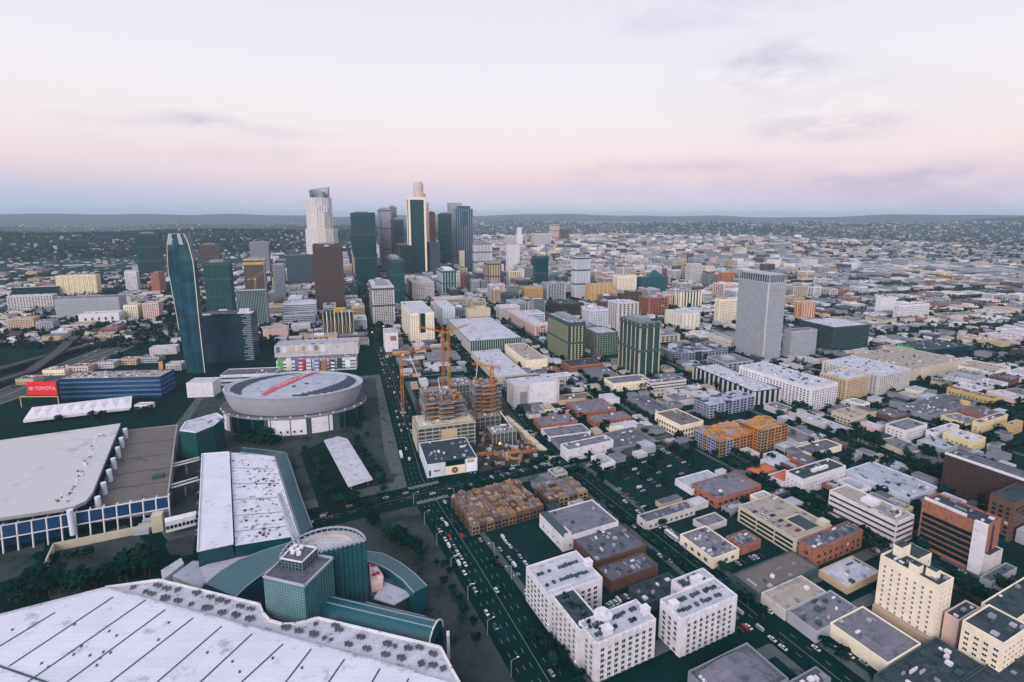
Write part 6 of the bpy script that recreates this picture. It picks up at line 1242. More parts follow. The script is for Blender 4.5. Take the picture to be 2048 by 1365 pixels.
sweep(A2, O2, range(-24, 34), range(-9, 38), 135, 118, 19)
sweep(A1, Vector((0, 0, 0)), range(2, 9), range(-1, 4), 135, 105, 24)
cand.sort(key=lambda q: q[0])
LAND = [(lab, proj(o + Vector((0, 0, h / 2)))) for lab, o, w, d, h in ALLB]
SHORT = [('the pale ribbed tower', 1520, 640), ('the green glass pair', 1160, 690), ('the dark teal slab', 1082, 545), ('the teal pyramid block', 1305, 570), ('the pale blue slab tower', 1165, 560), ('the yellow hotel', 835, 655), ('the white-striped tower', 898, 490), ('the round-crowned tower', 845, 450), ('the black-green slab', 725, 470), ('the brown bronze tower', 655, 560), ('the curved hotel tower', 375, 600), ('the dark teal tower', 290, 505), ('the plain grey block', 170, 615), ('the cream apartment row', 150, 570), ('the beige twin-shaft tower', 985, 550), ('the long white complex', 1590, 770), ('the orange-sheathed site', 1480, 860), ('the dark office block', 1670, 675), ('the green mural', 1850, 700), ('the ochre building', 1945, 790), ('the white plain hotel', 1830, 625), ('the city hall tower', 1038, 480), ('the tan twin fronts', 1200, 585), ('the cream twin shafts', 1455, 620), ('the cream hotel', 1830, 1180), ('the brick office slab', 1920, 1060), ('the pale warehouse roof', 1780, 950), ('the yellow house', 1930, 890)]
def where(px, py):
    nm, x, y = min(SHORT, key=lambda q: math.hypot((q[1] - px) * .7, q[2] - py)); dx, dy = px - x, py - y
    far = math.hypot(dx, dy)
    if abs(dx) > 1.2 * abs(dy): return ('a little ' if far < 45 else '') + ('right of ' if dx > 0 else 'left of ') + nm
    return ('just ' if far < 45 else 'well ' if far > 110 else '') + ('in front of ' if dy > 0 else 'behind ') + nm
KINDS = {}
def proto(kind, w, d, h, wl, rm, seed):
    """shared meshes: walls with parapet, roof with clutter, windows"""
    key = (kind, seed)
    if key in KINDS: return KINDS[key]
    rn = random.Random(seed * 31 + len(kind)); a = MB(); a.box(0, 0, -.5, w, d, h); t = .5
    for (x0, y0, x1, y1) in ((0, 0, w, t), (0, d - t, w, d), (0, t, t, d - t), (w - t, t, w, d - t)): a.box(x0, y0, h, x1, y1, h + .9)
    r = MB(); r.box(t, t, h - .3, w - t, d - t, h + .06)
    cl = MB(); n = rn.randint(2, 7)
    for k in range(n):
        sx, sy = rn.uniform(1, 4), rn.uniform(1, 4); x, y = rn.uniform(1, max(1.2, w - 5)), rn.uniform(1, max(1.2, d - 5)); z = h + .06 + k * .003; cl.box(x, y, z - .2, x + sx, y + sy, z + rn.uniform(.8, 2.4), 0)
    if h > 12: sx, sy = w * rn.uniform(.2, .4), d * rn.uniform(.2, .4); cl.box(w * .3, d * .35, h, w * .3 + sx, d * .35 + sy, h + rn.uniform(2.5, 4.5))
    ww = MB(); st = rn.random(); fh = 3.5 if h > 9 else 4.2
    for sd in 'flbr':
        ln = w if sd in 'fb' else d; nf = max(1, int((h - .8) / fh))
        if st < .72:
            cw = rn.choice((3.4, 4.2, 5)); nn2 = max(1, int((ln - 1.5) / cw)); m0 = (ln - nn2 * cw) / 2
            for i in range(nn2):
                for k in range(nf): x = m0 + (i + .5) * cw; sbox(ww, sd, x - cw * .31, x + cw * .31, .9 + k * fh, .9 + k * fh + 2.0, w, d)
        else:
            for k in range(nf): sbox(ww, sd, .8, ln - .8, 1.0 + k * fh, 2.7 + k * fh, w, d)
        sbox(ww, sd, .5, ln * .9, .25, min(2.6, h * .45), w, d, .06)
    for (x0, y0, x1, y1) in ((-.35, -.35, w + .35, .2), (-.35, .2, .2, d), (w - .2, .2, w + .35, d)): a.box(x0, y0, h - .55, x1, y1, h - .15)
    KINDS[key] = (a.mesh(kind, [wl]), r.mesh('roof', [rm]), cl.mesh('roof_units', ['lgrey']), ww.mesh('windows', ['glass']), w, d, h)
    return KINDS[key]
def setmat(o, m): o.material_slots[0].link = 'OBJECT'; o.material_slots[0].material = MATS[m]
PLACED = []; FAR = MB(); FARM = ['offwhite', 'white', 'lgrey', 'cream', 'tan', 'grey', 'roof_white', 'roof_pale', 'roof_grey', 'roof_tan', 'pink', 'slate', 'brown', 'dgrey', 'roof_mid', 'roof_dark', 'roof_brown']; count = {}
LIM = dict(apartment_building=270, loft_building=280, warehouse=270, house=290)
for D, o, w, d, ang in cand:
    e1, e2 = axes(ang); c0 = o + e2 * w / 2 + e1 * d / 2; px, py = proj(c0)
    pts = [o, o + e2 * w, o + e2 * w + e1 * d, o + e1 * d]
    if (px < 770 and py > 690) or (px < 900 and py > 900): continue
    if px < 440 and py < 720 and rf.random() < .35: continue
    if not free(pts, 1): continue
    core_ = 1.15 * math.exp(-((px - 1090) / 390) ** 2) if 475 < py < 680 else 0; core_ = max(core_, .55 * math.exp(-((px - 420) / 200) ** 2) if 480 < py < 640 else 0)
    r_ = rf.random()
    if px < 520 and py < 700: kind, h, pal = ('apartment_building', rf.uniform(7, 15), PAL_MID) if r_ < .3 else ('house', rf.uniform(4.5, 7.5), PAL_LOW)
    elif r_ < core_ * .9: kind, h, pal = (('apartment_building', 'loft_building')[rf.random() < .5], rf.uniform(15, 54) * (.5 + .45 * core_), PAL_MID)
    elif r_ < .3: kind, h, pal = 'loft_building', rf.uniform(8, 16), PAL_MID
    else: kind, h, pal = 'warehouse', rf.uniform(4.5, 9), PAL_LOW
    if kind == 'house': w = min(w, rf.uniform(11, 22)); d = min(d, rf.uniform(11, 20))
    hmax = h
    for (x0, y0, x1, y1, De) in VIEW:
        if De > D + 5:
            tx, ty = proj(c0 + Vector((0, 0, h)))
            if x0 - 3 < tx < x1 + 3:
                while hmax > 6 and proj(c0 + Vector((0, 0, hmax)))[1] < y1 - (y1 - y0) * .36: hmax *= .8
    h = max(4.5, hmax); off = not (-20 < px < 2070 and py < 1380); count[kind] = count.get(kind, 0) + (not off)
    wl, rm = rf.choice(pal)
    if D > 3300 or off or count[kind] > LIM[kind]:
        q = [(v.x, v.y) for v in pts]; FAR.prism(q, 0, h, FARM.index(wl) if wl in FARM else 5, FARM.index(rm) if rm in FARM else 8); occ_poly(pts, 0); continue
    nseed = rf.randrange(9); base = {'apartment_building': (24, 20, (9, 13, 16, 20, 24, 28, 32, 36, 40)[nseed]), 'loft_building': (30, 24, (8, 9, 11, 13, 15, 18, 22, 28, 34)[nseed]), 'warehouse': (36, 28, (5, 5.5, 6, 6.5, 7, 7.5, 8, 8.5, 9)[nseed]), 'house': (15, 13, (4.5, 5, 5.5, 6, 6.2, 6.5, 6.8, 7, 7.4)[nseed])}[kind]
    if kind in ('apartment_building', 'loft_building'):
        nseed = min(range(9), key=lambda k: abs({'apartment_building': (9, 13, 16, 20, 24, 28, 32, 36, 40), 'loft_building': (8, 9, 11, 13, 15, 18, 22, 28, 34)}[kind][k] - h) + rf.random() * .5); base = (base[0], base[1], {'apartment_building': (9, 13, 16, 20, 24, 28, 32, 36, 40), 'loft_building': (8, 9, 11, 13, 15, 18, 22, 28, 34)}[kind][nseed])
    A, Rm, Cl, Ww, bw, bd, bh = proto(kind, *base, wl, rm, nseed)
    ro = link(kind, A, None, o, -math.radians(ang)); sx, sy = w / bw, d / bd; ro.scale = (sx, sy, min(1.15, max(.7, h / bh))); setmat(ro, wl)
    k2 = link('roof', Rm, ro); setmat(k2, rm); k3 = stuffpart(link('roof_units', Cl, ro)); setmat(k3, rf.choice(['lgrey', 'grey', 'dgrey', 'white']))
    if wl != 'glass_green': stuffpart(link('windows', Ww, ro))
    else: stuffpart(link('windows', Ww, ro))
    occ_poly(pts, 0); PLACED.append((ro, kind, wl, rm, px, py, h))
rf2 = random.Random(23); SH = []
for kk in range(5): SH.append(proto('outbuilding', (12, 14, 10, 16, 13)[kk], (10, 9, 12, 11, 14)[kk], (4, 4.6, 5.2, 6, 7.5)[kk], 'lgrey', 'roof_grey', 40 + kk))
ns = 0; SMALL = MB()
for _ in range(30000):
    D = 230 * (1900 / 230) ** rf2.random(); az = rf2.uniform(-.78, .78); c0 = Vector((D * math.sin(az), D * math.cos(az), 0)); px, py = proj(c0)
    if not (-20 < px < 2070) or (px < 780 and py > 690) or (px < 1070 and py > 880) or py > 1035: continue
    ang = A1 if c0.dot(E1) < 425 else A2; e1, e2 = axes(ang); A, Rm, Cl, Ww, bw, bd, bh = rf2.choice(SH); sx, sy = rf2.uniform(.7, 1.7), rf2.uniform(.7, 1.7); w, d = bw * sx, bd * sy; pts = [c0, c0 + e2 * w, c0 + e2 * w + e1 * d, c0 + e1 * d]
    if not free(pts, 2.0): continue
    occ_poly(pts, 0); wl, rm = rf2.choice(PAL_LOW)
    if ns < 290:
        ro = link('outbuilding', A, None, c0, -math.radians(ang)); ro.scale = (sx, sy, rf2.uniform(.85, 1.15)); setmat(ro, wl); k2 = link('roof', Rm, ro); setmat(k2, rm); k3 = stuffpart(link('roof_units', Cl, ro)); stuffpart(link('windows', Ww, ro)); PLACED.append((ro, 'outbuilding', wl, rm, px, py, 5)); ns += 1
    else: FAR.prism([(v.x, v.y) for v in pts], 0, bh, FARM.index(wl) if wl in FARM else 5, FARM.index(rm) if rm in FARM else 8)
used = {}
for ro, kind, wl, rm, px, py, h in PLACED:
    kn = {'apartment_building': 'apartment block', 'loft_building': 'commercial block', 'warehouse': 'warehouse', 'house': 'house', 'outbuilding': 'outbuilding'}[kind]
    lab = f"{'tall ' if h > 26 else ''}{NAMEC.get(wl, wl)} {kn} {where(px, py)}"
    used.setdefault(lab, []).append((px, py, ro, kind))
ORD = ['first', 'second', 'third', 'fourth', 'fifth', 'sixth', 'seventh', 'eighth', 'ninth', 'tenth'] + [f'{n}th' for n in range(11, 60)]
for lab, L in used.items():
    L.sort(key=lambda q: -q[1])
    for i, (px, py, ro, kind) in enumerate(L):
        l2 = lab if len(L) == 1 else f'{lab}, {ORD[i]} nearest'
        tag(ro, l2, {'apartment_building': 'apartments', 'loft_building': 'building', 'warehouse': 'warehouse', 'house': 'house', 'outbuilding': 'outbuilding'}[kind], {'apartment_building': 'apartment blocks across the city', 'loft_building': 'commercial blocks across the city', 'warehouse': 'warehouses on the plain', 'house': 'houses on the slope', 'outbuilding': 'small outbuildings between the blocks'}[kind])
# beyond: thousands of roofs out to the hills
rf = random.Random(5)
for _ in range(26000):
    D = 3000 * (13500 / 3000) ** (rf.random() ** .75); az = rf.uniform(-.80, .80); x, y = D * math.sin(az), D * math.cos(az); z = terrain(x, y)
    left = az < -.12
    if z > 150: continue
    if left and rf.random() < (.35 if D < 4200 else .78): continue
    w = rf.uniform(9, 18) if left else rf.choice((rf.uniform(10, 24), rf.uniform(20, 60))); h = rf.uniform(4, 8) + (rf.random() < .03) * rf.uniform(5, 22)
    if left and D < 9000: w *= 1.0
    if D > 4600 and rf.random() < .93: w = rf.uniform(9, 17)
    if D > 4600 and rf.random() < .25: continue
    k = 1.0 + max(0, (D - 6000) / 6000) * .6; w *= k; dd = w * rf.uniform(.5, 1.0); t = math.radians(A2 + rf.choice((0, 0, 12, -14))); ca_, sa_ = math.cos(-t), math.sin(-t)
    q = [(x + ca_ * a - sa_ * b, y + sa_ * a + ca_ * b) for a, b in ((-w / 2, -dd / 2), (w / 2, -dd / 2), (w / 2, dd / 2), (-w / 2, dd / 2))]
    FAR.prism(q, z - 6, z + h * k, rf.choice((0, 2, 2, 5, 4, 5, 11, 12)), rf.choice((6, 7, 8, 8, 14, 5, 9, 16)) if D < 4600 else rf.choice((6, 7, 8, 8, 14, 5, 14)))
o = FAR.build('distant_buildings', FARM); o['label'] = 'mass of tiny distant buildings stretching to the hazy hills'; o['category'] = 'buildings'; struct(o, 'stuff')

# ------------------------------------------------------------------ trees
def crown_mesh(seed, mat, n=170, rx=1.0, rz=1.0):
    rn = random.Random(seed); mb = MB(); lobes = [(Vector((rn.uniform(-.5, .5) * rx, rn.uniform(-.5, .5) * rx, rn.uniform(-.25, .4) * rz)), rn.uniform(.35, .6)) for _ in range(7)]
    for _ in range(n):
        c0, r = rn.choice(lobes); v = Vector((rn.gauss(0, 1), rn.gauss(0, 1), rn.gauss(0, 1))).normalized() * r * rn.uniform(.55, 1.05); v.z *= rz; p = c0 + v; a = Vector((rn.gauss(0, 1), rn.gauss(0, 1), rn.gauss(0, .7))).normalized(); b = a.cross(v.normalized() + Vector((.1, .2, .3))).normalized(); s = rn.uniform(.10, .20)
        mb.quad(p - a * s, p - b * s * .8, p + a * s, p + b * s * .8)
    return mb.mesh('crown', [mat])
def trunk_mesh(seed):
    rn = random.Random(seed); mb = MB(); n = 6; lv = [(0, .055), (.35, .042), (.6, .03)]; pr = None
    for z, r in lv:
        ring = [(r * math.cos(2 * math.pi * i / n), r * math.sin(2 * math.pi * i / n), z) for i in range(n)]
        if pr:
            for i in range(n): mb.quad(pr[i], pr[(i + 1) % n], ring[(i + 1) % n], ring[i])
        pr = ring
    for k in range(3): t = 2.1 * k + rn.random(); mb.bar((0, 0, .4 + .05 * k), (.22 * math.cos(t), .22 * math.sin(t), .75), .02)
    return mb.mesh('trunk', ['bark'])
CR = [crown_mesh(i, ('leaf', 'leaf_b', 'leaf', 'leaf_c', 'leaf', 'leaf_b')[i], 300) for i in range(6)]; TR = [trunk_mesh(i) for i in range(3)]
CYP = [crown_mesh(20 + i, 'leaf', 150, .45, 1.5) for i in range(2)]
ntree = {}
def tree(p, h, wd, label, group, rn, slim=False):
    o = bpy.data.objects.new('cypress_tree' if slim else 'tree', None); COL.objects.link(o); o.location = p; o.rotation_euler = (0, 0, rn.random() * 6.28); ntree.setdefault(group, []).append((o, label))
    t = link('trunk', rn.choice(TR), o); t.scale = (h, h, h); k = link('crown', rn.choice(CYP if slim else CR), o, (0, 0, h * .62)); k.scale = (wd * .62, wd * .62, h * .46)
    o['category'] = 'tree'; o['group'] = group
rt = random.Random(31)
def trees_line(a, b, n, hr, label, group, jit=2.0, side=True, slim=0):
    for i in range(n):
        t = (i + .5 + rt.uniform(-.3, .3)) / n; p = a + (b - a) * t + Vector((rt.uniform(-jit, jit), rt.uniform(-jit, jit), 0)); p.z = 0
        if (int(p.x // OC), int(p.y // OC)) in OCCB: continue
        h = rt.uniform(*hr); tree(p, h, h * rt.uniform(.75, 1.05), label, group, rt, rt.random() < slim)
OCCB = BOCC
# roads are in OCC too; street trees may stand at the kerb, so only test against buildings placed later than the roads is not possible: keep clear of both
for lab, grp, a, b, n, hr in [
    ('street tree along the tree-lined street beyond the brick row', 'trees of the tree-lined street', uv2(264, 20), uv2(262, 300), 26, (7, 12)),
    ('street tree on the far pavement of the tree-lined street', 'trees on the far pavement', uv2(288, 10), uv2(288, 300), 24, (7, 12)),
    ('street tree on the pavement below the tree-lined street', 'trees at the lower kerb', uv(382, 190), uv(383, 390), 12, (6, 10)),
    ('street tree in front of the beige parking structure', 'trees by the parking structure', uv(402, 230), uv(404, 390), 14, (7, 11)),
    ('dark street tree below the white walk-up block', 'trees below the walk-up block', P(1520, 985), P(1620, 1010), 9, (8, 13)),
    ('slim dark tree of the grove by the white corner house', 'grove by the corner house', P(1700, 880), P(1900, 930), 22, (9, 15)),
    ('dark tree of the second row of the grove', 'second row of the grove', P(1740, 930), P(1930, 960), 16, (8, 14)),
    ('dark tree in front of the long white apartment complex', 'trees before the long white complex', P(1560, 838), P(1640, 812), 7, (8, 13)),
    ('tree on the lawn beside the white canopy, avenue side', 'lawn trees by the avenue', P(705, 878), P(775, 985), 18, (6, 10)),
    ('tree on the lawn between canopy and concourse', 'lawn trees by the concourse', P(615, 905), P(665, 1000), 14, (6, 10)),
    ('tree in front of the arena entrance', 'arena trees', P(480, 888), P(560, 893), 10, (8, 12)),
    ('tree on the far side of the arena forecourt', 'arena forecourt trees', P(700, 850), P(735, 880), 5, (6, 9)),
    ('plaza tree at the crossing corner', 'crossing corner trees', P(660, 1010), P(760, 1020), 10, (7, 11)),
    ('plaza tree beside the curved teal canopy', 'canopy-side trees', P(740, 1050), P(850, 1120), 12, (7, 11)),
    ('tree along the service road below the white hall', 'service road trees', P(20, 1205), P(300, 1150), 18, (9, 15)),
    ('tree on the bank of the sunken yard', 'yard trees', P(60, 1130), P(190, 1110), 9, (5, 9)),
    ('tree on the slope beside the freeway', 'freeway slope trees', P(120, 690), P(350, 632), 30, (8, 13)),
    ('tree below the freeway barrier', 'trees below the freeway', P(150, 752), P(380, 668), 26, (8, 13)),
    ('tree on the plaza before the blue screen block', 'trees by the blue block', P(60, 850), P(330, 825), 22, (6, 10)),
    ('tree among the cream walk-ups', 'walk-up trees', P(120, 662), P(330, 650), 18, (8, 12)),
    ('tree on the side street behind the cream hotel', 'trees behind the cream hotel', P(1930, 1130), P(2040, 1210), 8, (7, 11)),
    ('street tree by the grey row of warehouses', 'trees by the warehouse row', P(1400, 1150), P(1560, 1260), 6, (5, 8)),
    ('low tree beside the three-winged white apartments', 'trees by the white apartments', P(1050, 1260), P(1170, 1385), 9, (5, 8)),
    ('street tree on the apartment side of the near side street', 'side street trees, near side', uv(238, 195), uv(238, 385), 16, (5, 8)),
    ('street tree on the far kerb of the near side street', 'side street trees, far side', uv(261, 60), uv(261, 300), 16, (5, 8)),
    ('street tree along the cross street, showroom side', 'cross street trees, showroom side', uv(140, 391), uv(380, 391), 16, (5, 9)),
    ('street tree along the cross street, warehouse side', 'cross street trees, warehouse side', uv(180, 418), uv(390, 418), 14, (5, 9)),
    ('street tree beyond the brick row along the third street', 'third street trees', uv(525, 190), uv(526, 420), 18, (7, 12)),
    ('street tree across the third street', 'third street trees, far side', uv(546, 190), uv(545, 420), 18, (7, 12)),
    ('young plaza tree on the hall forecourt', 'forecourt trees', P(880, 1120), P(950, 1290), 12, (4, 7)),
    ('tree behind the brick office slab', 'trees by the brick slab', P(1900, 1170), P(2030, 1240), 10, (8, 13)),
    ('dark tree in the gap by the long white office', 'office gap trees', P(1600, 1030), P(1770, 1110), 12, (7, 11)),
    ('tree before the shop row', 'shop row trees', P(1215, 800), P(1380, 798), 14, (6, 10)),
    ('tree at the foot of the green glass pair', 'trees by the glass pair', P(1150, 765), P(1290, 772), 12, (6, 10)),
    ('tree behind the construction site', 'trees behind the site', P(830, 770), P(1000, 720), 14, (6, 10)),
    ('tree by the pale ribbed tower', 'trees by the ribbed tower', P(1440, 730), P(1700, 730), 16, (7, 11)),
    ('tree at the edge of the dark car park', 'car park trees', P(1200, 960), P(1330, 920), 9, (6, 10)),
]: trees_line(a, b, n, hr, lab, grp, 3.0, slim=.5 if 'slim' in lab else 0)
for (x, y, h, wd) in ((264, 1140, 17, 19), (90, 1182, 18, 22), (290, 1128, 12, 14), (692, 1010, 12, 18), (532, 882, 14, 16), (512, 876, 11, 12), (800, 1085, 12, 14), (830, 1100, 9, 10), (1600, 826, 14, 20), (1640, 932, 13, 16), (985, 1130, 8, 8)):
    tree(P(x, y), h, wd, 'big spreading dark tree', 'big trees', rt)
allt = sorted((t for L in ntree.values() for t in L), key=lambda q: -q[0].children[1].scale.x / q[0].location.length)
for o, lab in allt[290:]:
    for ch in list(o.children): bpy.data.objects.remove(ch)
    for L in ntree.values(): L[:] = [t for t in L if t[0] is not o]
    bpy.data.objects.remove(o)
for grp, L in ntree.items():
    L.sort(key=lambda q: -proj(q[0].location)[1])
    for i, (o, lab) in enumerate(L): o['label'] = f'{lab}, {ORD[i]} from near end' if len(L) > 1 else lab
BIG = {0: 'under the hall roof corner'}
bigl = ['beside the white hall roof at the left', 'by the small white pavilion', 'left of the small white pavilion', 'on the plaza between canopy and crossing', 'at the arena entrance', 'left of the arena entrance', 'by the curved teal canopy', 'right of the curved teal canopy', 'before the long white complex', 'below the walk-up block', 'in the car park by the apartments']
for (o, lab), t in zip(ntree['big trees'], bigl): o['label'] = f'{lab} {t}'
# masses of distant tree crowns
TM = MB(); rt = random.Random(77)
def blob(x, y, z, h, wd, n):
    for _ in range(n):
        v = Vector((rt.gauss(0, 1), rt.gauss(0, 1), rt.gauss(0, 1))).normalized(); p = Vector((x, y, z + h * .55)) + Vector((v.x * wd / 2, v.y * wd / 2, v.z * h * .42)) * rt.uniform(.4, 1); a = Vector((rt.gauss(0, 1), rt.gauss(0, 1), rt.gauss(0, .6))).normalized(); b = a.cross(v).normalized() if a.cross(v).length > .05 else a.orthogonal(); s = wd * rt.uniform(.22, .36); TM.quad(p - a * s, p - b * s * .8, p + a * s, p + b * s * .8)
for _ in range(42000):
    D = 430 * (12000 / 430) ** (rt.random() ** .7); az = rt.uniform(-.80, .80) if rt.random() < .6 else rt.uniform(-.80, -.1); x, y = D * math.sin(az), D * math.cos(az)
    px, py = proj((x, y, 0))
    if not (-30 < px < 2080): continue
    dens = 1.0 if px < 560 else (.35 if px < 1500 else .55)
    if py > 700 and px < 900: continue
    if D < 3300:
        if rt.random() > dens or (int(x // OC), int(y // OC)) in BOCC: continue
        blob(x, y, 0, rt.uniform(6, 13), rt.uniform(6, 11), 16 if D < 1500 else 9)
    else:
        if D > 4500: dens = 1
        if rt.random() > dens * 1.4: continue
        blob(x, y, terrain(x, y), rt.uniform(9, 16), rt.uniform(12, 30), 8)
o = TM.build('distant_foliage', 'leaf'); o['label'] = 'dark green foliage of far street and garden trees'; o['category'] = 'foliage'; struct(o, 'stuff')

# ------------------------------------------------------------------ cars
CARM = {}
def car_mesh(m, van=False):
    mb = MB()
    for (y0, y1, z0, z1, wd, mi) in (((-2.3, 2.3, .35, .95, .9, 0), (-2.2, 2.2, .95, 1.85, .84, 0), (-1.6, 2.0, 1.2, 1.7, .87, 1)) if van else ((-2.25, 2.25, .32, .86, .9, 0),)): mb.box(-wd, y0, z0, wd, y1, z1, mi)
    if not van:
        b0 = [(-.84, -1.5, .86), (.84, -1.5, .86), (.84, 1.3, .86), (-.84, 1.3, .86)]; t0 = [(-.66, -.85, 1.42), (.66, -.85, 1.42), (.66, .55, 1.42), (-.66, .55, 1.42)]
        for i in range(4): j = (i + 1) % 4; mb.quad(b0[i], b0[j], t0[j], t0[i], m=1)
        mb.quad(*t0, m=0)
    return mb.mesh('car', [m, 'glass_dark'])
WM = MB(); WM.bar((-.12, 0, .33), (.12, 0, .33), .33, n=10); WHEEL = WM.mesh('wheel', ['rubber'])
LM = MB(); LM.box(-.72, 2.2, .55, -.35, 2.32, .78); LM.box(.35, 2.2, .55, .72, 2.32, .78); HEAD = LM.mesh('headlights', ['headlight'])
LM = MB(); LM.box(-.74, -2.32, .6, -.42, -2.2, .8); LM.box(.42, -2.32, .6, .74, -2.2, .8); TAIL = LM.mesh('tail_lights', ['taillight'])
rc = random.Random(41); cars = {}
def car(p, rz, grp, lab, col=None, lights=False, wheels=True):
    col = col or rc.choice(['car_white', 'car_white', 'car_white', 'car_silver', 'car_silver', 'car_dark', 'car_dark', 'car_red', 'car_blue']); van = rc.random() < .18; k = (col, van)
    if k not in CARM: CARM[k] = car_mesh(col, van)
    o = link('van' if van else 'car', CARM[k], None, p, rz); o['category'] = 'van' if van else 'car'; o['group'] = grp
    cars.setdefault((grp, lab), []).append((o, col[4:], van))
    if wheels:
        for x, y in ((-.82, 1.4), (.82, 1.4), (-.82, -1.4), (.82, -1.4)): link('wheel', WHEEL, o, (x, y, 0))
    if lights: link('headlights', HEAD, o); link('tail_lights', TAIL, o)
def carline(a, b, n, grp, lab, rz=None, jit=.5, z=.16, lights=False, wheels=True, keep=.85):
    d = b - a; r0 = -math.atan2(d.x, d.y) if rz is None else rz
    for i in range(n):
        if rc.random() > keep: continue
        p = a + d * ((i + .5 + rc.uniform(-.2, .2)) / n); p = p + Vector((rc.uniform(-jit, jit), rc.uniform(-jit, jit), 0)); p.z = z; car(p, r0 + rc.uniform(-.03, .03), grp, lab, None, lights, wheels)
RZ1 = math.radians(-A1); RZ2 = math.radians(-A2)
for k, off in enumerate((-9, -5.5, -2)): carline(uv(118 + off, 350), uv(117 + off, 240 + 60 * k), 11 - 3 * k, 'traffic on the near avenue', f'in the {ORD[k]} lane of the near avenue', z=.02, lights=True, keep=.75)
for k, off in enumerate((3, 7)): carline(uv(118 + off, 80), uv(118 + off, 390), 14, 'traffic leaving along the avenue', f'in the {ORD[k]} outbound lane of the avenue', z=.02, lights=True, keep=.4)
for k, off in enumerate((-8, -3, 4, 9)): carline(uv2(off + 4, 30), uv2(off + 6, 520), 22, 'traffic on the far avenue', f'in the {ORD[k]} lane beyond the crossing', z=.02, lights=True, keep=.75, wheels=False)
for k, off in enumerate((-5, -1.5, 2.5, 6)): carline(uv(-20, 404 + off), uv(240, 404 + off), 16, 'traffic on the cross street', f'in the {ORD[k]} lane of the cross street', z=.03, lights=True, keep=.4)
for k in range(3): carline(P(958 + k * 22, 1078 - k * 3, 0), P(1010 + k * 22, 1140 - k * 4, 0), 6, 'cars in the small car park', f'in the {ORD[k]} row of the small car park', rz=RZ1 + math.pi / 2 * 0, z=.16, keep=.6)
carline(P(1030, 1150), P(1075, 1200), 7, 'cars beside the apartments', 'parked beside the three-winged white apartments', rz=RZ1 + math.pi / 2, z=.16)
for k in range(6):
    a, b = uv(264 + k * 17, 300 + 8 * k), uv(266 + k * 17, 388); carline(a, b, 11, 'cars in the wide car park', f'in the {ORD[k]} row of the wide car park', rz=RZ1 + math.pi / 2, z=.16, keep=.62)
for k in range(4): carline(P(960 + k * 40, 962 - k * 9), P(1000 + k * 40, 952 - k * 9), 6, 'cars behind the timber site', f'in the {ORD[k]} cluster behind the timber-framed site', rz=RZ1 + .3, z=.16, keep=.7)
carline(P(1322, 1052), P(1345, 1066), 4, 'white vans in the yard', 'parked in the yard below the low grey workshop', rz=RZ1, z=.16, keep=1)
for u in (241, 257): carline(uv(u, 60), uv(u, 390), 44, 'kerbside cars on the side street', f'parked along the {"near" if u < 250 else "far"} kerb of the side street', z=.03, keep=.45)
for u in (387, 401): carline(uv(u, 80), uv(u, 390), 36, 'kerbside cars on the second side street', f'at the {"near" if u < 394 else "far"} kerb of the second side street', z=.03, keep=.45)
w_, d_, h_ = PARK['wdh']; po_ = PARK.location
for k, (fx, n) in enumerate(((.12, 8), (.3, 6), (.9, 9))):
    a = po_ + E2 * w_ * fx + E1 * 4; b = po_ + E2 * w_ * fx + E1 * (d_ - 4); carline(a, b, n, 'cars on the parking deck', f'in the {ORD[k]} row on the parking deck', rz=RZ1 + math.pi / 2, z=h_ + .08, keep=.6)
for i in range(len(FW) - 2):
    for k, off in enumerate((-20, -15.5, -11, -6.5, 5, 9.5, 14, 19)):
        t = (FW[i + 1] - FW[i]); nrm = Vector((-t.y, t.x, 0)).normalized() * off; carline(FW[i] + nrm, FW[i + 1] + nrm, int(t.length / 13), 'freeway traffic', f'in the {ORD[k]} freeway lane {("behind the curved tower", "at the bend", "below the white block", "above the ramps", "beside the red billboard", "at the edge")[i]}', z=.06, keep=(.10, .16, .22, .16, .08, .05)[i], wheels=False)
for k, (a_, b_, n_) in enumerate((((1215, 1215), (1262, 1190), 7), ((1475, 1130), (1540, 1105), 8), ((1480, 1265), (1500, 1255), 3), ((1655, 1290), (1740, 1335), 8), ((1720, 1120), (1755, 1100), 5), ((1530, 1040), (1545, 1020), 4), ((1300, 1100), (1350, 1130), 6))):
    carline(P(*a_), P(*b_), n_, 'cars in back yards', f'parked {("behind the three-winged apartments", "by the grey arched workshop", "beside the single white block", "in the dark loading yard", "below the white office", "by the orange brick workshop", "beside the corrugated warehouse")[k]}', rz=RZ1, z=.16, keep=.8)
carline(P(1990, 1128), P(2030, 1165), 5, 'cars by the brick slab', 'parked behind the white stair tower', rz=RZ1, z=.16)
for (grp, lab), L in cars.items():
    L.sort(key=lambda q: -proj(q[0].location)[1])
    for i, (o, col, van) in enumerate(L): o['label'] = f"{col} {'van' if van else 'car'} {lab}" + (f', {ORD[i]} from near end' if len(L) > 1 else '')
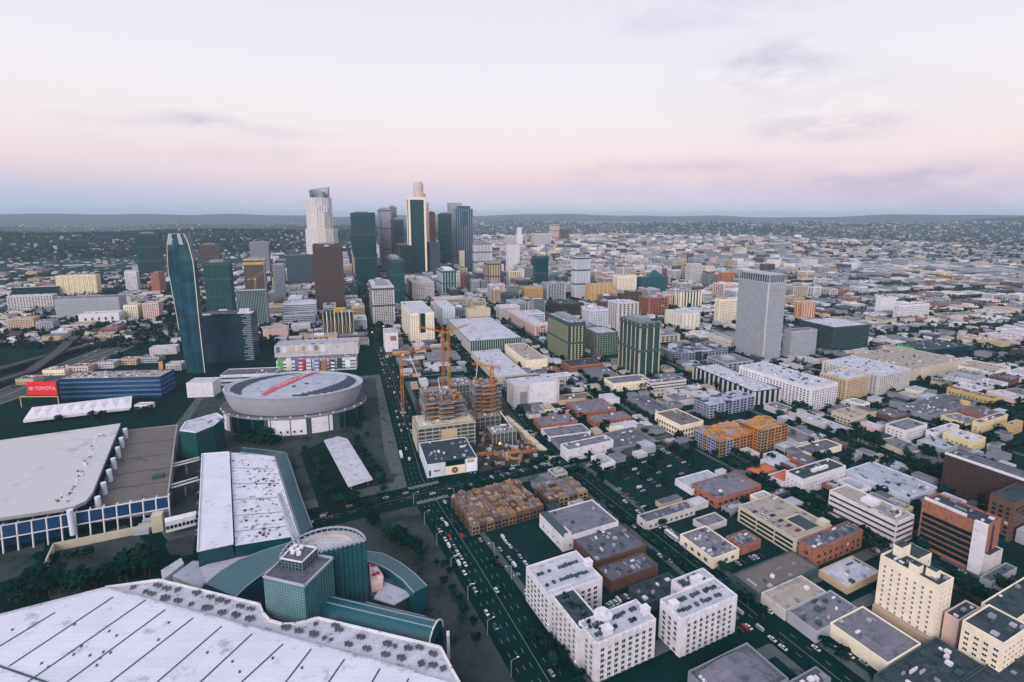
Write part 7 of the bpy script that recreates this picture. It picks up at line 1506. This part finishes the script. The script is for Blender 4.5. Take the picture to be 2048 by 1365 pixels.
# small distant cars standing along the farther streets
DC = MB(); rc2 = random.Random(6); e1_, e2_ = axes(A2)
for _ in range(5200):
    a = rc2.random() < .5; v = O2 + (N2 * (135 * rc2.randint(-3, 14) + rc2.choice((-6, -3, 3, 6)) + rc2.uniform(-.6, .6)) + N1 * rc2.uniform(60, 1500) if a else N2 * rc2.uniform(20, 1500) + N1 * (118 * rc2.randint(0, 13) + rc2.choice((-6, -3, 3, 6))))
    px, py = proj(v)
    if not (-20 < px < 2070) or (px < 800 and py > 600) or (int(v.x // OC), int(v.y // OC)) in BOCC: continue
    f, g = (N1, N2) if a else (N2, N1); m = rc2.randrange(4)
    for (l0, wd, z0, z1, mi) in ((2.2, .9, .3, .95, m), (1.2, .75, .95, 1.5, 3)):
        DC.prism([tuple((v + f * sx * l0 + g * sy * wd)[:2]) for sx, sy in ((-1, -1), (1, -1), (1, 1), (-1, 1))], z0, z1, mi)
o = DC.build('distant_cars', ['car_white', 'car_silver', 'car_white', 'car_dark']); o['label'] = 'many small cars standing along the farther streets'; o['category'] = 'cars'; struct(o, 'stuff')
# buses
for i, (x, y, rz) in enumerate(((802, 912, RZ2), (1343, 1075, RZ1))):
    mb = MB(); mb.box(-1.25, -6, .4, 1.25, 6, 3.1, 0); mb.box(-1.28, -5.6, 1.4, 1.28, 5.4, 2.4, 1); mb.box(-1.0, 5.9, 1.3, 1.0, 6.05, 2.6, 1); o = mb.build('bus' if i == 0 else 'truck', ['car_white', 'glass_dark'], None, P(x, y) + Vector((0, 0, .02)), rz); tag(o, ('white bus on the avenue just beyond the crossing', 'white truck standing in the side street yard')[i], ('bus', 'truck')[i])
    for sx, sy in ((-1.1, 4), (1.1, 4), (-1.1, -3.6), (1.1, -3.6)): w = link('wheel', WHEEL, o, (sx, sy, 0)); w.scale = (1.6, 1.5, 1.5)
# ------------------------------------------------------------------ street lamps along the avenue
mb = MB(); mb.bar((0, 0, 0), (0, 0, 9.5), .16, n=6); LP = mb.mesh('post', ['lgrey']); mb = MB(); mb.bar((0, 0, 9.4), (3.6, 0, 10.2), .1); LA = mb.mesh('arm', ['lgrey']); mb = MB(); mb.box(3.3, -.25, 10.05, 4.4, .25, 10.3); LH = mb.mesh('lamp_head', ['screen_white'])
k = 0
for nm, u, rz, rng in (('apartment side', 133.5, RZ1 + math.pi, range(60, 400, 27)), ('hall side', 101.5, RZ1, range(150, 400, 30))):
    for i, v in enumerate(rng):
        p = uv(u, v); o = bpy.data.objects.new('street_lamp', None); COL.objects.link(o); o.location = p; o.rotation_euler = (0, 0, rz); tag(o, f'curved-arm street lamp on the {nm} of the avenue, {ORD[i]} from the near end', 'street lamp', 'street lamps along the avenue')
        for nm2, me in (('post', LP), ('arm', LA), ('lamp_head', LH)): link(nm2, me, o)
# ------------------------------------------------------------------ the evening haze: one closed box of even air
mb = MB(); mb.box(-26500, -2300, -1.5, 26500, 52500, 405); hz = mb.build('haze', []); struct(hz, 'stuff')
hm = bpy.data.materials.new('haze_air'); hm.use_nodes = True; t = hm.node_tree; t.nodes.clear(); mo = t.nodes.new('ShaderNodeOutputMaterial'); pv_ = t.nodes.new('ShaderNodeVolumePrincipled'); t.links.new(pv_.outputs[0], mo.inputs['Volume'])
hm.cycles.homogeneous_volume = True; pv_.inputs['Density Attribute'].default_value = ''; pv_.inputs['Color'].default_value = (.70, .84, .98, 1); pv_.inputs['Density'].default_value = 4.8e-5; pv_.inputs['Anisotropy'].default_value = 0.0
hz.data.materials.clear(); hz.data.materials.append(hm)
